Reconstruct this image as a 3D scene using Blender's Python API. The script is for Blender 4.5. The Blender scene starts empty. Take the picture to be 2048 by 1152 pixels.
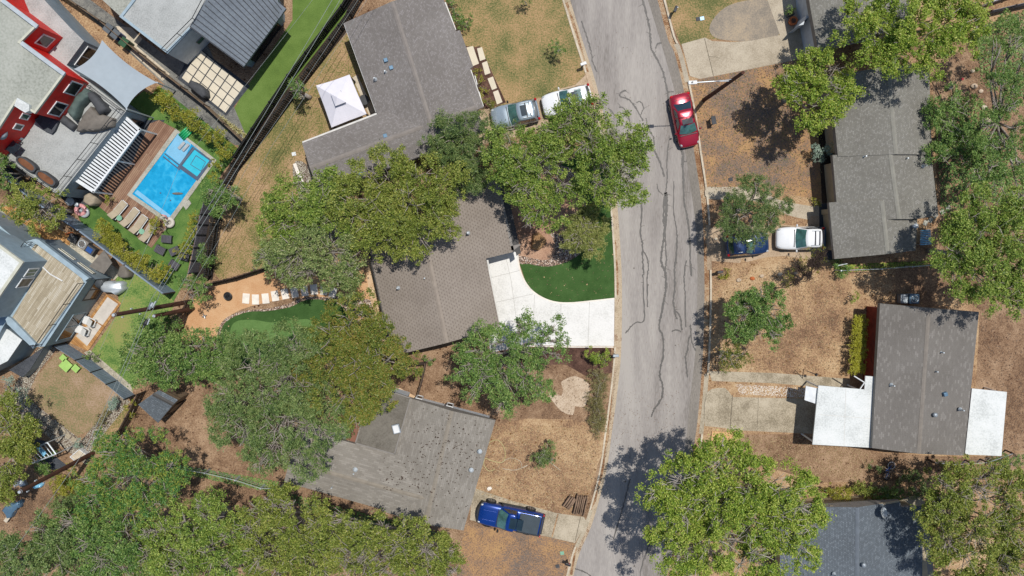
import bpy, bmesh, math, random
import numpy as np
from mathutils import Vector, Matrix
from mathutils.geometry import tessellate_polygon
random.seed(7); RNG = np.random.default_rng(7)
S = bpy.context.scene
# ---------------------------------------------------------------- camera
CAM_H = 59.0; FPX = 1422.0; PITCH = math.radians(-4.06)
cd = bpy.data.cameras.new('camera'); cd.lens = 36 * FPX / 2048; cd.sensor_width = 36; cd.clip_end = 1000
cam = bpy.data.objects.new('camera', cd); S.collection.objects.link(cam)
cam.location = (0, 0, CAM_H); cam.rotation_euler = (PITCH, 0, 0); S.camera = cam
S.render.resolution_x = 1024; S.render.resolution_y = 576
# ---------------------------------------------------------------- light
SUNV = Vector((0.22, 0.27, 1)).normalized()
SEL = math.asin(SUNV.z); SAZ = math.atan2(SUNV.x, SUNV.y)
w = bpy.data.worlds.new('World'); S.world = w; w.use_nodes = True
wn = w.node_tree.nodes; wl = w.node_tree.links
sky = wn.new('ShaderNodeTexSky'); sky.sky_type = 'NISHITA'; sky.sun_disc = False
sky.sun_elevation = SEL; sky.sun_rotation = SAZ
wl.new(sky.outputs[0], wn['Background'].inputs[0]); wn['Background'].inputs[1].default_value = 0.095
sd = bpy.data.lights.new('sun', 'SUN'); sd.energy = 4.0; sd.angle = math.radians(0.5); sd.color = (1, 0.955, 0.89)
sun = bpy.data.objects.new('sun', sd); S.collection.objects.link(sun)
sun.rotation_euler = SUNV.to_track_quat('Z', 'Y').to_euler()
S.view_settings.view_transform = 'Standard'; S.view_settings.look = 'None'
S.view_settings.exposure = 0.03; S.view_settings.gamma = 1
# ---------------------------------------------------------------- layout helpers
_R = Matrix.Rotation(PITCH, 3, 'X')
def U(px, py, z=0.0):
    d = _R @ Vector(((px - 1024) / FPX, (576 - py) / FPX, -1.0))
    t = (CAM_H - z) / -d.z
    return Vector((d.x * t, d.y * t, z))
GZ = 0.12
def UP(pts, z=GZ): return [U(p[0], p[1], p[2] if len(p) > 2 else z) for p in pts]
def smooth(pts, n=6, closed=True):
    out = []; N = len(pts)
    rng = range(N) if closed else range(N - 1)
    g = (lambda i: pts[i % N]) if closed else (lambda i: pts[max(0, min(N - 1, i))])
    for i in rng:
        p0, p1, p2, p3 = g(i - 1), g(i), g(i + 1), g(i + 2)
        for k in range(n):
            t = k / n
            out.append(tuple(0.5 * ((2 * p1[j]) + (-p0[j] + p2[j]) * t + (2 * p0[j] - 5 * p1[j] + 4 * p2[j] - p3[j]) * t * t + (-p0[j] + 3 * p1[j] - 3 * p2[j] + p3[j]) * t ** 3) for j in range(len(p1))))
    if not closed: out.append(tuple(pts[-1]))
    return out
def lin(h, k=1.0):
    h = h.lstrip('#'); c = [int(h[i:i + 2], 16) / 255 for i in (0, 2, 4)]
    return tuple([(x / 12.92 if x <= 0.04045 else ((x + 0.055) / 1.055) ** 2.4) * k for x in c] + [1.0])
K = 0.80      # photographed sunlit colour -> albedo
# ---------------------------------------------------------------- materials
M = {}
def newmat(name):
    m = bpy.data.materials.new(name); m.use_nodes = True; M[name] = m
    nt = m.node_tree; return m, nt, nt.nodes['Principled BSDF']
def N(nt, t, **kw):
    n = nt.nodes.new(t)
    for k, v in kw.items(): setattr(n, k, v)
    return n
def L(nt, a, b): nt.links.new(a, b)
def mathn(nt, op, a, b):
    n = N(nt, 'ShaderNodeMath', operation=op)
    for i, v in enumerate((a, b)):
        if isinstance(v, (int, float)): n.inputs[i].default_value = v
        else: L(nt, v, n.inputs[i])
    return n.outputs[0]
def ramp(nt, fac, stops):
    r = N(nt, 'ShaderNodeValToRGB'); e = r.color_ramp.elements
    while len(e) < len(stops): e.new(0.5)
    for i, (p, c) in enumerate(stops): e[i].position = p; e[i].color = c
    L(nt, fac, r.inputs[0]); return r.outputs[0]
def noise(nt, vec, sc, det=3, rough=0.55):
    n = N(nt, 'ShaderNodeTexNoise'); n.inputs['Scale'].default_value = sc; n.inputs['Detail'].default_value = det
    n.inputs['Roughness'].default_value = rough; L(nt, vec, n.inputs['Vector']); return n.outputs['Fac']
def pos(nt, scale=(1, 1, 1), rot=0):
    g = N(nt, 'ShaderNodeNewGeometry'); mp = N(nt, 'ShaderNodeMapping'); mp.inputs['Scale'].default_value = scale
    mp.inputs['Rotation'].default_value = (0, 0, rot); L(nt, g.outputs['Position'], mp.inputs['Vector']); return mp.outputs[0]
def bump(nt, h, b, st=0.4, dist=0.03):
    n = N(nt, 'ShaderNodeBump'); n.inputs['Strength'].default_value = st; n.inputs['Distance'].default_value = dist
    L(nt, h, n.inputs['Height']); L(nt, n.outputs[0], b.inputs['Normal'])
def mott(name, cols, sc=(0.12, 0.7, 7), wt=(0.36, 0.26, 0.38), rough=0.95, bst=0.5, spread=0.22, stretch=(1, 1, 1), rot=0, k=None, spec=0.2, bd=0.04, speck=None):
    """mottled surface: three scales of noise through a ramp of measured colours"""
    m, nt, b = newmat(name); v = pos(nt, stretch, rot)
    a = [noise(nt, v, s, 4 if i < 2 else 2) for i, s in enumerate(sc)]
    f = mathn(nt, 'ADD', mathn(nt, 'ADD', mathn(nt, 'MULTIPLY', a[0], wt[0]), mathn(nt, 'MULTIPLY', a[1], wt[1])), mathn(nt, 'MULTIPLY', a[2], wt[2]))
    spread *= 0.52; n = len(cols); st = [(0.5 - spread + 2 * spread * i / (n - 1) if n > 1 else 0.5, lin(c, K if k is None else k)) for i, c in enumerate(cols)]
    col = ramp(nt, f, st)
    if speck:
        vo = N(nt, 'ShaderNodeTexVoronoi'); vo.inputs['Scale'].default_value = speck[1]; L(nt, pos(nt), vo.inputs['Vector'])
        wn_ = N(nt, 'ShaderNodeTexWhiteNoise'); L(nt, vo.outputs['Position'], wn_.inputs['Vector'])
        c1 = mathn(nt, 'LESS_THAN', vo.outputs['Distance'], speck[2]); c2 = mathn(nt, 'LESS_THAN', wn_.outputs['Value'], speck[3])
        mx = N(nt, 'ShaderNodeMixRGB'); L(nt, mathn(nt, 'MULTIPLY', c1, c2), mx.inputs[0]); L(nt, col, mx.inputs[1]); mx.inputs[2].default_value = lin(speck[0], K); col = mx.outputs[0]
    L(nt, col, b.inputs['Base Color']); b.inputs['Roughness'].default_value = rough; b.inputs['Specular IOR Level'].default_value = spec
    if bst: bump(nt, a[2], b, bst, bd)
    return m
def plain(name, c, rough=0.6, metal=0, k=None, var=0.12, spec=0.4, coat=0):
    m, nt, b = newmat(name); base = lin(c, K if k is None else k)
    f = noise(nt, pos(nt), 2.3, 5)
    col = ramp(nt, f, [(0.3, tuple([x * (1 - var) for x in base[:3]] + [1])), (0.7, tuple([min(1, x * (1 + var)) for x in base[:3]] + [1]))])
    L(nt, col, b.inputs['Base Color']); b.inputs['Roughness'].default_value = rough; b.inputs['Metallic'].default_value = metal
    b.inputs['Specular IOR Level'].default_value = spec; b.inputs['Coat Weight'].default_value = coat; b.inputs['Coat Roughness'].default_value = 0.05
    return m
def shingle(name, dark, mid, light, bw, bh, mortar='#5a5856', ms=0.02, lp=(0.15, 0.6, 0.92), stain=0.3):
    m, nt, b = newmat(name); uv = N(nt, 'ShaderNodeUVMap')
    br = N(nt, 'ShaderNodeTexBrick'); br.offset = 0.5; L(nt, uv.outputs[0], br.inputs['Vector'])
    for s, v in (('Scale', 1), ('Mortar Size', ms), ('Mortar Smooth', 0.3), ('Brick Width', bw), ('Row Height', bh), ('Bias', 0)): br.inputs[s].default_value = v
    br.inputs['Color1'].default_value = (0, 0, 0, 1); br.inputs['Color2'].default_value = (1, 1, 1, 1); br.inputs['Mortar'].default_value = (0.5, 0.5, 0.5, 1)
    col = ramp(nt, br.outputs['Color'], [(lp[0], lin(dark, K)), (lp[1], lin(mid, K)), (lp[2], lin(light, K))])
    mx = N(nt, 'ShaderNodeMixRGB'); L(nt, br.outputs['Fac'], mx.inputs[0]); L(nt, col, mx.inputs[1]); mx.inputs[2].default_value = lin(mortar, K)
    st = noise(nt, pos(nt), 0.35, 5, 0.6); fine = noise(nt, pos(nt), 14, 2)
    m2 = N(nt, 'ShaderNodeMixRGB', blend_type='MULTIPLY'); m2.inputs[0].default_value = stain * 1.6
    L(nt, mx.outputs[0], m2.inputs[1])
    L(nt, ramp(nt, mathn(nt, 'ADD', mathn(nt, 'MULTIPLY', st, 0.7), mathn(nt, 'MULTIPLY', fine, 0.3)), [(0.35, (0.6, 0.58, 0.56, 1)), (0.62, (1, 1, 1, 1))]), m2.inputs[2])
    L(nt, m2.outputs[0], b.inputs['Base Color']); b.inputs['Roughness'].default_value = 0.9; b.inputs['Specular IOR Level'].default_value = 0.25
    bump(nt, mathn(nt, 'ADD', mathn(nt, 'MULTIPLY', br.outputs['Fac'], -0.6), fine), b, 0.5, 0.02)
    return m
def tab_shingle(name, base, light, dot, pu=0.3, pv=0.19):
    m, nt, b = newmat(name); uv = N(nt, 'ShaderNodeUVMap'); sp = N(nt, 'ShaderNodeSeparateXYZ'); L(nt, uv.outputs[0], sp.inputs[0])
    jit = mathn(nt, 'MULTIPLY', noise(nt, pos(nt), 3.0, 2), 0.5)
    v_ = mathn(nt, 'DIVIDE', sp.outputs[1], pv); row = mathn(nt, 'FLOOR', v_, 0); u_ = mathn(nt, 'ADD', mathn(nt, 'ADD', mathn(nt, 'DIVIDE', sp.outputs[0], pu), mathn(nt, 'MULTIPLY', row, 0.5)), jit)
    d = mathn(nt, 'MULTIPLY', mathn(nt, 'LESS_THAN', mathn(nt, 'FRACT', u_, 0), 0.4), mathn(nt, 'LESS_THAN', mathn(nt, 'FRACT', v_, 0), 0.36))
    c0 = ramp(nt, noise(nt, pos(nt), 5, 3), [(0.35, lin(base, K)), (0.65, lin(light, K))]); mx = N(nt, 'ShaderNodeMixRGB'); L(nt, mathn(nt, 'MULTIPLY', d, 0.8), mx.inputs[0]); L(nt, c0, mx.inputs[1]); mx.inputs[2].default_value = lin(dot, K)
    m2 = N(nt, 'ShaderNodeMixRGB', blend_type='MULTIPLY'); m2.inputs[0].default_value = 0.5; L(nt, mx.outputs[0], m2.inputs[1]); L(nt, ramp(nt, noise(nt, pos(nt), 0.35, 5), [(0.35, (0.72, 0.7, 0.68, 1)), (0.6, (1, 1, 1, 1))]), m2.inputs[2])
    L(nt, m2.outputs[0], b.inputs['Base Color']); b.inputs['Roughness'].default_value = 0.9; bump(nt, mathn(nt, 'MULTIPLY', d, -1), b, 0.5, 0.02)
def planks(name, cols, pw, rot, gap='#3a2a1e', gs=0.06, rough=0.75, k=None, plen=3.0):
    """boards laid side by side, running along the direction rot"""
    m, nt, b = newmat(name); v = pos(nt, (1, 1, 1), rot)
    br = N(nt, 'ShaderNodeTexBrick'); L(nt, v, br.inputs['Vector'])
    for s, x in (('Scale', 1), ('Mortar Size', pw * gs), ('Mortar Smooth', 0.1), ('Brick Width', plen), ('Row Height', pw)): br.inputs[s].default_value = x
    br.inputs['Color1'].default_value = (0, 0, 0, 1); br.inputs['Color2'].default_value = (1, 1, 1, 1)
    f = mathn(nt, 'ADD', mathn(nt, 'MULTIPLY', br.outputs['Color'], 0.5), mathn(nt, 'MULTIPLY', noise(nt, pos(nt, (1, 1, 1), rot), 1.5, 5), 0.5))
    col = ramp(nt, f, [(0.2 + 0.6 * i / max(1, len(cols) - 1), lin(c, K if k is None else k)) for i, c in enumerate(cols)])
    mx = N(nt, 'ShaderNodeMixRGB'); L(nt, br.outputs['Fac'], mx.inputs[0]); L(nt, col, mx.inputs[1]); mx.inputs[2].default_value = lin(gap, K)
    L(nt, mx.outputs[0], b.inputs['Base Color']); b.inputs['Roughness'].default_value = rough
    bump(nt, mathn(nt, 'MULTIPLY', br.outputs['Fac'], -1), b, 0.6, 0.02)
    return m
def leafmat(name, cols, k=0.82, trans=0.22, gloss=0.35):
    m, nt, b = newmat(name); g = N(nt, 'ShaderNodeNewGeometry')
    n1 = noise(nt, pos(nt), 0.55, 3)
    f = mathn(nt, 'ADD', mathn(nt, 'MULTIPLY', g.outputs['Random Per Island'], 0.62), mathn(nt, 'MULTIPLY', n1, 0.55))
    n = len(cols); col = ramp(nt, f, [(0.12 + 0.76 * i / (n - 1), lin(c, k)) for i, c in enumerate(cols)])
    L(nt, col, b.inputs['Base Color']); b.inputs['Roughness'].default_value = 0.5; b.inputs['Specular IOR Level'].default_value = gloss
    tr = N(nt, 'ShaderNodeBsdfTranslucent'); hs = N(nt, 'ShaderNodeHueSaturation'); hs.inputs['Value'].default_value = 1.3; hs.inputs['Saturation'].default_value = 1.1
    L(nt, col, hs.inputs['Color']); L(nt, hs.outputs[0], tr.inputs[0])
    mx = N(nt, 'ShaderNodeMixShader'); mx.inputs[0].default_value = trans
    L(nt, b.outputs[0], mx.inputs[1]); L(nt, tr.outputs[0], mx.inputs[2]); L(nt, mx.outputs[0], nt.nodes['Material Output'].inputs[0])
    return m
# ground
mott('dry_ground', ['#64503f', '#876b53', '#a08468', '#b89c80'], sc=(0.16, 0.9, 9), spread=0.2, speck=('#5a3e2c', 2.2, 0.2, 0.4))
mott('straw_lawn', ['#765d49', '#9c7c60', '#b69773', '#c9ae8a'], sc=(0.14, 0.8, 10), spread=0.2, speck=('#7a5a38', 2.6, 0.2, 0.35))
mott('orange_lawn', ['#746a62', '#8c7664', '#a88462', '#b89468'], sc=(0.22, 1.0, 9), spread=0.17)
mott('mixed_lawn', ['#62683e', '#857e52', '#a58b62', '#b79872'], sc=(0.16, 0.55, 9), spread=0.17)
mott('tan_green_lawn', ['#64683e', '#88804f', '#a68a66', '#ba9c78'], sc=(0.2, 0.6, 9), spread=0.16)
mott('artificial_turf', ['#566e34', '#66803c', '#748c48'], sc=(0.2, 1.2, 16), spread=0.2, bst=0.5)
mott('pool_turf', ['#456530', '#5a7c3c', '#708a48'], sc=(0.35, 1.4, 16), spread=0.2)
mott('dark_turf', ['#324e24', '#416030', '#4e6c3a'], sc=(0.3, 1.5, 16), spread=0.22, speck=('#b8a078', 1.6, 0.09, 0.5))
mott('putting_green', ['#56753f', '#64854a', '#6e8d54'], sc=(0.3, 1.5, 10), spread=0.25, bst=0.2)
mott('green_lawn', ['#547438', '#728e4a', '#8a9854', '#98965c'], sc=(0.35, 1.0, 9), spread=0.17)
mott('brown_yard', ['#767a54', '#92825f', '#a38a6e', '#b09880'], sc=(0.18, 0.8, 9), spread=0.17)
mott('mulch', ['#42302a', '#5f463c', '#7c6052'], sc=(0.5, 3, 14), spread=0.2)
mott('dark_litter', ['#2c2724', '#40372f', '#5c4c3e'], sc=(0.5, 3, 14), spread=0.2)
mott('bare_soil', ['#665040', '#866a52', '#9c8066', '#b2967a'], sc=(0.2, 1.4, 12), spread=0.2, speck=('#5c4030', 3, 0.2, 0.3))
mott('gray_dirt', ['#8b8378', '#a09484', '#b5a48c'], sc=(0.4, 1.5, 10), spread=0.2)
mott('granite_sand', ['#c08e64', '#d0a47a', '#dab48c'], sc=(0.2, 1.2, 18), spread=0.22, bst=0.3)
mott('red_granite', ['#927060', '#b48f76', '#caa88e'], sc=(0.3, 1.6, 14), spread=0.2)
mott('pale_rock', ['#b09a82', '#ccb8a0', '#d8c6b0'], sc=(0.3, 2.6, 12), spread=0.2)
mott('light_gravel', ['#8c8676', '#bdb5a2', '#d6cfbe'], sc=(0.3, 3, 16), spread=0.18)
mott('dark_gravel', ['#5a5a58', '#7a7a76', '#97958c'], sc=(0.3, 4, 18), spread=0.18)
def pebbles(name, cols, sc):
    m, nt, b = newmat(name); vo = N(nt, 'ShaderNodeTexVoronoi'); vo.inputs['Scale'].default_value = sc; L(nt, pos(nt), vo.inputs['Vector'])
    sp = N(nt, 'ShaderNodeSeparateColor'); L(nt, vo.outputs['Color'], sp.inputs[0])
    col = ramp(nt, sp.outputs[0], [(i / (len(cols) - 1), lin(c, K)) for i, c in enumerate(cols)])
    mx = N(nt, 'ShaderNodeMixRGB'); L(nt, mathn(nt, 'GREATER_THAN', vo.outputs['Distance'], 0.52), mx.inputs[0]); L(nt, col, mx.inputs[1]); mx.inputs[2].default_value = lin('#6a564a', K)
    L(nt, mx.outputs[0], b.inputs['Base Color']); b.inputs['Roughness'].default_value = 0.8
    bump(nt, mathn(nt, 'MULTIPLY', vo.outputs['Distance'], -1), b, 1.0, 0.06)
pebbles('river_rock', ['#a8866c', '#d0b098', '#e8dccf', '#8c6e5a', '#cdb8a6'], 10)
pebbles('yard_stone', ['#8a8068', '#b8b09c', '#dad4c4', '#a09a88'], 13)
# road
mott('asphalt', ['#857f79', '#9b9590', '#a7a19b', '#b3ada6'], sc=(0.16, 0.9, 14), wt=(0.36, 0.4, 0.24), spread=0.2, bst=0.3, stretch=(1, 0.13, 1), rough=0.9, speck=('#6a635c', 0.8, 0.06, 0.35))
mott('asphalt_patch', ['#7a756e', '#89837b', '#979088'], sc=(0.2, 0.9, 14), spread=0.2, bst=0.3, stretch=(1, 0.3, 1))
mott('road_stain', ['#a89e98', '#b0a8a2'], sc=(0.2, 0.9, 14), spread=0.2, bst=0.3)
plain('sealant', '#605d59', 0.6)
mott('kerb_concrete', ['#a3937c', '#bba98f', '#cbbaa0', '#8c6f56'], sc=(0.4, 1.6, 12), spread=0.2)
mott('kerb_pale', ['#b8ab96', '#cfc3ae', '#dcd0bc'], sc=(0.4, 1.6, 12), spread=0.2)
mott('leafy_gutter', ['#7e5a40', '#9a7656', '#b5997a', '#bba98f'], sc=(0.5, 2.5, 12), spread=0.14)
mott('drive_concrete', ['#a69a86', '#bcb09c', '#cabfaa'], sc=(0.25, 1.2, 12), spread=0.2, bst=0.3)
mott('drive_old', ['#8f8470', '#b3a791', '#c6baa4'], sc=(0.35, 1.2, 12), spread=0.17, bst=0.3)
mott('drive_tan', ['#a08c74', '#bba48a', '#cbb59a'], sc=(0.3, 1.4, 12), spread=0.18, bst=0.3)
mott('drive_white', ['#d6d5d0', '#e9e8e4', '#efeeea'], sc=(0.25, 1.2, 10), spread=0.22, bst=0.15, k=0.82)
mott('path_tan', ['#c09c78', '#d8b894', '#e2c6a4'], sc=(0.3, 1.4, 12), spread=0.2)
plain('joint', '#6f6656', 0.9); plain('joint_gray', '#bab7b1', 0.9); plain('paver_white', '#ece4d8', 0.7, k=0.85); plain('paver_cream', '#dcd2bc', 0.8, var=0.06)
plain('slab_pink', '#cfc8be', 0.8); mott('slate_paving', ['#3a3d42', '#4b4f55', '#585b60'], sc=(0.4, 2, 9), spread=0.2)
# roofs
shingle('shingle_gray', '#847f7b', '#8b8682', '#979290', 0.16, 0.12, '#807b77', 0.010)
tab_shingle('shingle_brown', '#90867c', '#9b9187', '#756a60')
shingle('shingle_weathered', '#8f8a82', '#97928a', '#a09b93', 0.45, 0.15, '#8b8478', 0.008)
shingle('shingle_sage', '#83817a', '#8a8880', '#989690', 0.15, 0.12, '#7e7c75', 0.010)
shingle('shingle_streaky', '#7e7a75', '#827e79', '#928e89', 0.3, 0.13, '#77716a', 0.006, lp=(0.2, 0.75, 0.98))
shingle('shingle_slate', '#6a7279', '#717a82', '#828b93', 0.15, 0.12, '#4c525a', 0.010, lp=(0.15, 0.65, 0.98))
plain('cap_gray', '#8b847e', 0.9); plain('cap_brown', '#9a8f84', 0.9); plain('cap_sage', '#8f8d84', 0.9); plain('cap_slate', '#69717a', 0.9); plain('cap_weathered', '#90887c', 0.9); plain('cap_streaky', '#867f77', 0.9)
mott('roof_flat_gray', ['#69645b', '#78736a', '#827d73'], sc=(0.4, 1.6, 10), spread=0.2, bst=0.2)
mott('membrane', ['#8f9288', '#a6a99f', '#b4b6ad'], sc=(0.12, 0.5, 6), spread=0.2, bst=0.1, rough=0.7)
mott('white_roof', ['#cacecc', '#e2e6e4', '#eceeed'], sc=(0.3, 1.1, 8), spread=0.22, bst=0.15, rough=0.6)
mott('terrace', ['#999c9a', '#b0b3b1', '#bdc0be'], sc=(0.25, 1.2, 10), spread=0.2, bst=0.15, rough=0.7)
plain('fascia_white', '#d8d6d0', 0.6); plain('fascia_gray', '#8b8680', 0.7); plain('fascia_dark', '#4c4a48', 0.7); plain('coping', '#c9c9b8', 0.6)
plain('wall_red', '#e82018', 0.55, var=0.15); plain('wall_white', '#cfd6dc', 0.7); plain('wall_slate', '#8fa0aa', 0.6); plain('wall_blue', '#9fb3be', 0.65)
plain('wall_tan', '#b5a588', 0.8); plain('wall_brick', '#8c3a2a', 0.85, var=0.3); plain('wall_cream', '#d9d2c4', 0.8); plain('wall_gray', '#8f8a84', 0.8); plain('trim_white', '#e6e8e8', 0.5)
plain('glass_dark', '#1c2228', 0.06, spec=0.8, var=0.3); plain('glass_green', '#4f7a66', 0.08, spec=0.8)
plain('black_metal', '#2c2c2e', 0.45, metal=0.2, k=1); plain('white_metal', '#e4e8ea', 0.4); plain('gray_metal', '#9aa2a8', 0.4, metal=0.5, k=1); plain('blue_metal', '#5d7a90', 0.4, metal=0.3, k=1)
plain('galv', '#bfc7cc', 0.45, metal=0.3, k=0.9)
mott('metal_roof', ['#5c656c', '#67707a', '#737d86'], sc=(0.3, 0.8, 6), spread=0.2, bst=0, rough=0.45, spec=0.5)
# timber etc
RD = math.radians
planks('deck_brown', ['#7d5a44', '#93705a', '#a98a70'], 0.14, RD(-54), '#50382a')
planks('deck_cedar', ['#a0703c', '#bf8c52', '#cda066'], 0.14, RD(44), '#7a5228')
planks('deck_pale', ['#9c9078', '#b0a48c', '#beb39c', '#cec7b6'], 0.11, RD(-54), '#948870', gs=0.08, plen=1.2)
plain('fence_gray', '#85838a', 0.8, var=0.2)
plain('fence_slate', '#8494a4', 0.7, var=0.15); plain('fence_wood_red', '#8a604e', 0.8); plain('fence_black', '#232527', 0.7, k=1); plain('fence_wood', '#86725c', 0.85, var=0.3); plain('fence_dark_wood', '#4a3c34', 0.85, var=0.3)
plain('pole_wood', '#5a3a2c', 0.9, var=0.3); plain('bark', '#aaa096', 0.95, var=0.25, k=0.8); plain('bark_pale', '#b8b0a6', 0.9, var=0.25, k=0.8); plain('log', '#8c7460', 0.9, var=0.35)
plain('wire', '#8f9896', 0.5)
# leaves
leafmat('leaf_olive', ['#36461f', '#667630', '#8fa044', '#b4b45e'])
leafmat('leaf_oak', ['#304822', '#5e7c32', '#8ca646', '#b2be62'])
leafmat('leaf_pale', ['#405632', '#688044', '#8ea05c', '#b0b67c'])
leafmat('leaf_bright', ['#365220', '#6a8a2e', '#9cb444', '#c4ca66'])
leafmat('leaf_green', ['#2c4a24', '#52783a', '#7c9c4e', '#9eb466'])
leafmat('leaf_dark', ['#304624', '#54703a', '#7c9454', '#9caa6a'])
leafmat('leaf_juniper', ['#30482a', '#52703e', '#788e50', '#96a466'])
leafmat('leaf_rust', ['#36481f', '#5e7230', '#86943e', '#a08e48'])
leafmat('leaf_pecan', ['#2a5028', '#487c3e', '#74a04e', '#b2b450'])
leafmat('leaf_yellow', ['#7a7c1c', '#a2a22c', '#bcba40', '#cccc60'])
leafmat('leaf_golden', ['#46541c', '#787e2a', '#a2a438', '#bcb452'])
leafmat('leaf_blue', ['#5c7662', '#839c88', '#a3b9a6', '#b8c8b8'])
leafmat('leaf_straw', ['#8f8a50', '#b8b070', '#d4cc92', '#e0dcae'])
leafmat('tuft_straw', ['#8f7a54', '#a8906a', '#c0a880', '#cdb892'], k=0.85)
leafmat('leaf_dry', ['#5a5034', '#7c7448', '#969060', '#a8a474'])
leafmat('leaf_mesquite', ['#566632', '#7e8c44', '#a2a85c', '#bab87a'])
# car materials
plain('car_red', '#a81c34', 0.25, metal=0.3, coat=1, k=0.8, var=0.03); plain('car_white', '#e8eaec', 0.25, coat=1, k=0.9, var=0.02); plain('car_silver', '#9aa9b4', 0.25, metal=0.35, coat=1, k=0.95, var=0.02)
plain('car_navy', '#203a66', 0.25, metal=0.3, coat=1, k=0.9, var=0.03); plain('car_blue', '#0c3a8a', 0.25, metal=0.3, coat=1, k=0.9, var=0.03)
plain('car_glass', '#1b3038', 0.05, spec=1, var=0.3, coat=1); plain('windscreen', '#47706c', 0.08, spec=1, var=0.45, coat=1); plain('tyre', '#1c1c1d', 0.85, k=1); plain('rim', '#b4b8bc', 0.35, metal=0.6, k=1)
plain('car_trim', '#26282a', 0.5, k=1); plain('lamp_red', '#b01820', 0.2, k=1); plain('lamp_clear', '#b4babe', 0.15); plain('tonneau', '#3e4a52', 0.6)
# misc
plain('cover_green', '#54645f', 0.75, var=0.25); plain('cover_gray', '#4b4d50', 0.8, var=0.2); plain('cover_brown', '#79736b', 0.85, var=0.2); plain('cover_tan', '#a99c88', 0.85)
plain('sail', '#a4b0b8', 0.85, var=0.04); plain('canopy_white', '#e6e4ec', 0.8, k=0.85, var=0.03); plain('cushion', '#b3a68f', 0.9); plain('cushion_white', '#e4e4e0', 0.9)
plain('lime', '#a8d070', 0.6); plain('mint', '#86b89c', 0.5); plain('pink', '#e8a8a8', 0.3); plain('green_float', '#2fb070', 0.3); plain('blue_plastic', '#2f5aa0', 0.4); plain('orange', '#c06a38', 0.6)
plain('bin_gray', '#5f666c', 0.5); plain('bin_green', '#2f5a3c', 0.5); plain('red_flag', '#c83048', 0.6); plain('stool', '#55535a', 0.7, var=0.2)
mott('boulder', ['#8a6a4c', '#a8835c', '#bf9c74'], sc=(0.6, 2, 9), spread=0.2, bst=1.0, bd=0.1); plain('rust_gravel', '#7a5138', 0.95, var=0.3); mott('plywood', ['#d0a070', '#e0b484', '#e8c498'], sc=(0.5, 2, 12), spread=0.2)
def watermat():
    m, nt, b = newmat('pool_water'); v = pos(nt)
    wv = N(nt, 'ShaderNodeTexVoronoi'); wv.feature = 'SMOOTH_F1'; wv.inputs['Scale'].default_value = 2.6
    nz = N(nt, 'ShaderNodeTexNoise'); nz.inputs['Scale'].default_value = 1.5; L(nt, v, nz.inputs['Vector'])
    ad = N(nt, 'ShaderNodeVectorMath', operation='ADD'); L(nt, v, ad.inputs[0]); L(nt, nz.outputs['Color'], ad.inputs[1]); L(nt, ad.outputs[0], wv.inputs['Vector'])
    f = mathn(nt, 'ADD', mathn(nt, 'MULTIPLY', wv.outputs['Distance'], 0.55), mathn(nt, 'MULTIPLY', noise(nt, v, 0.3, 2), 0.5))
    L(nt, ramp(nt, f, [(0.25, lin('#1c96c8', K)), (0.5, lin('#25a6da', K)), (0.72, lin('#4cc0ea', K))]), b.inputs['Base Color'])  # turquoise ramp; the voronoi ripple paints caustic light into the water colour
    b.inputs['Roughness'].default_value = 0.08; b.inputs['IOR'].default_value = 1.33; bump(nt, noise(nt, v, 5, 3), b, 0.6, 0.05)
watermat()
plain('water_shelf', '#86c4e6', 0.1, var=0.06); plain('water_turq', '#3fc2dc', 0.1, var=0.1); plain('pool_tile', '#4f5e74', 0.4); mott('coping_stone', ['#9c9c90', '#b4b2a6', '#c2c0b4'], sc=(0.6, 2, 10), spread=0.2, bst=0.2)
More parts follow.
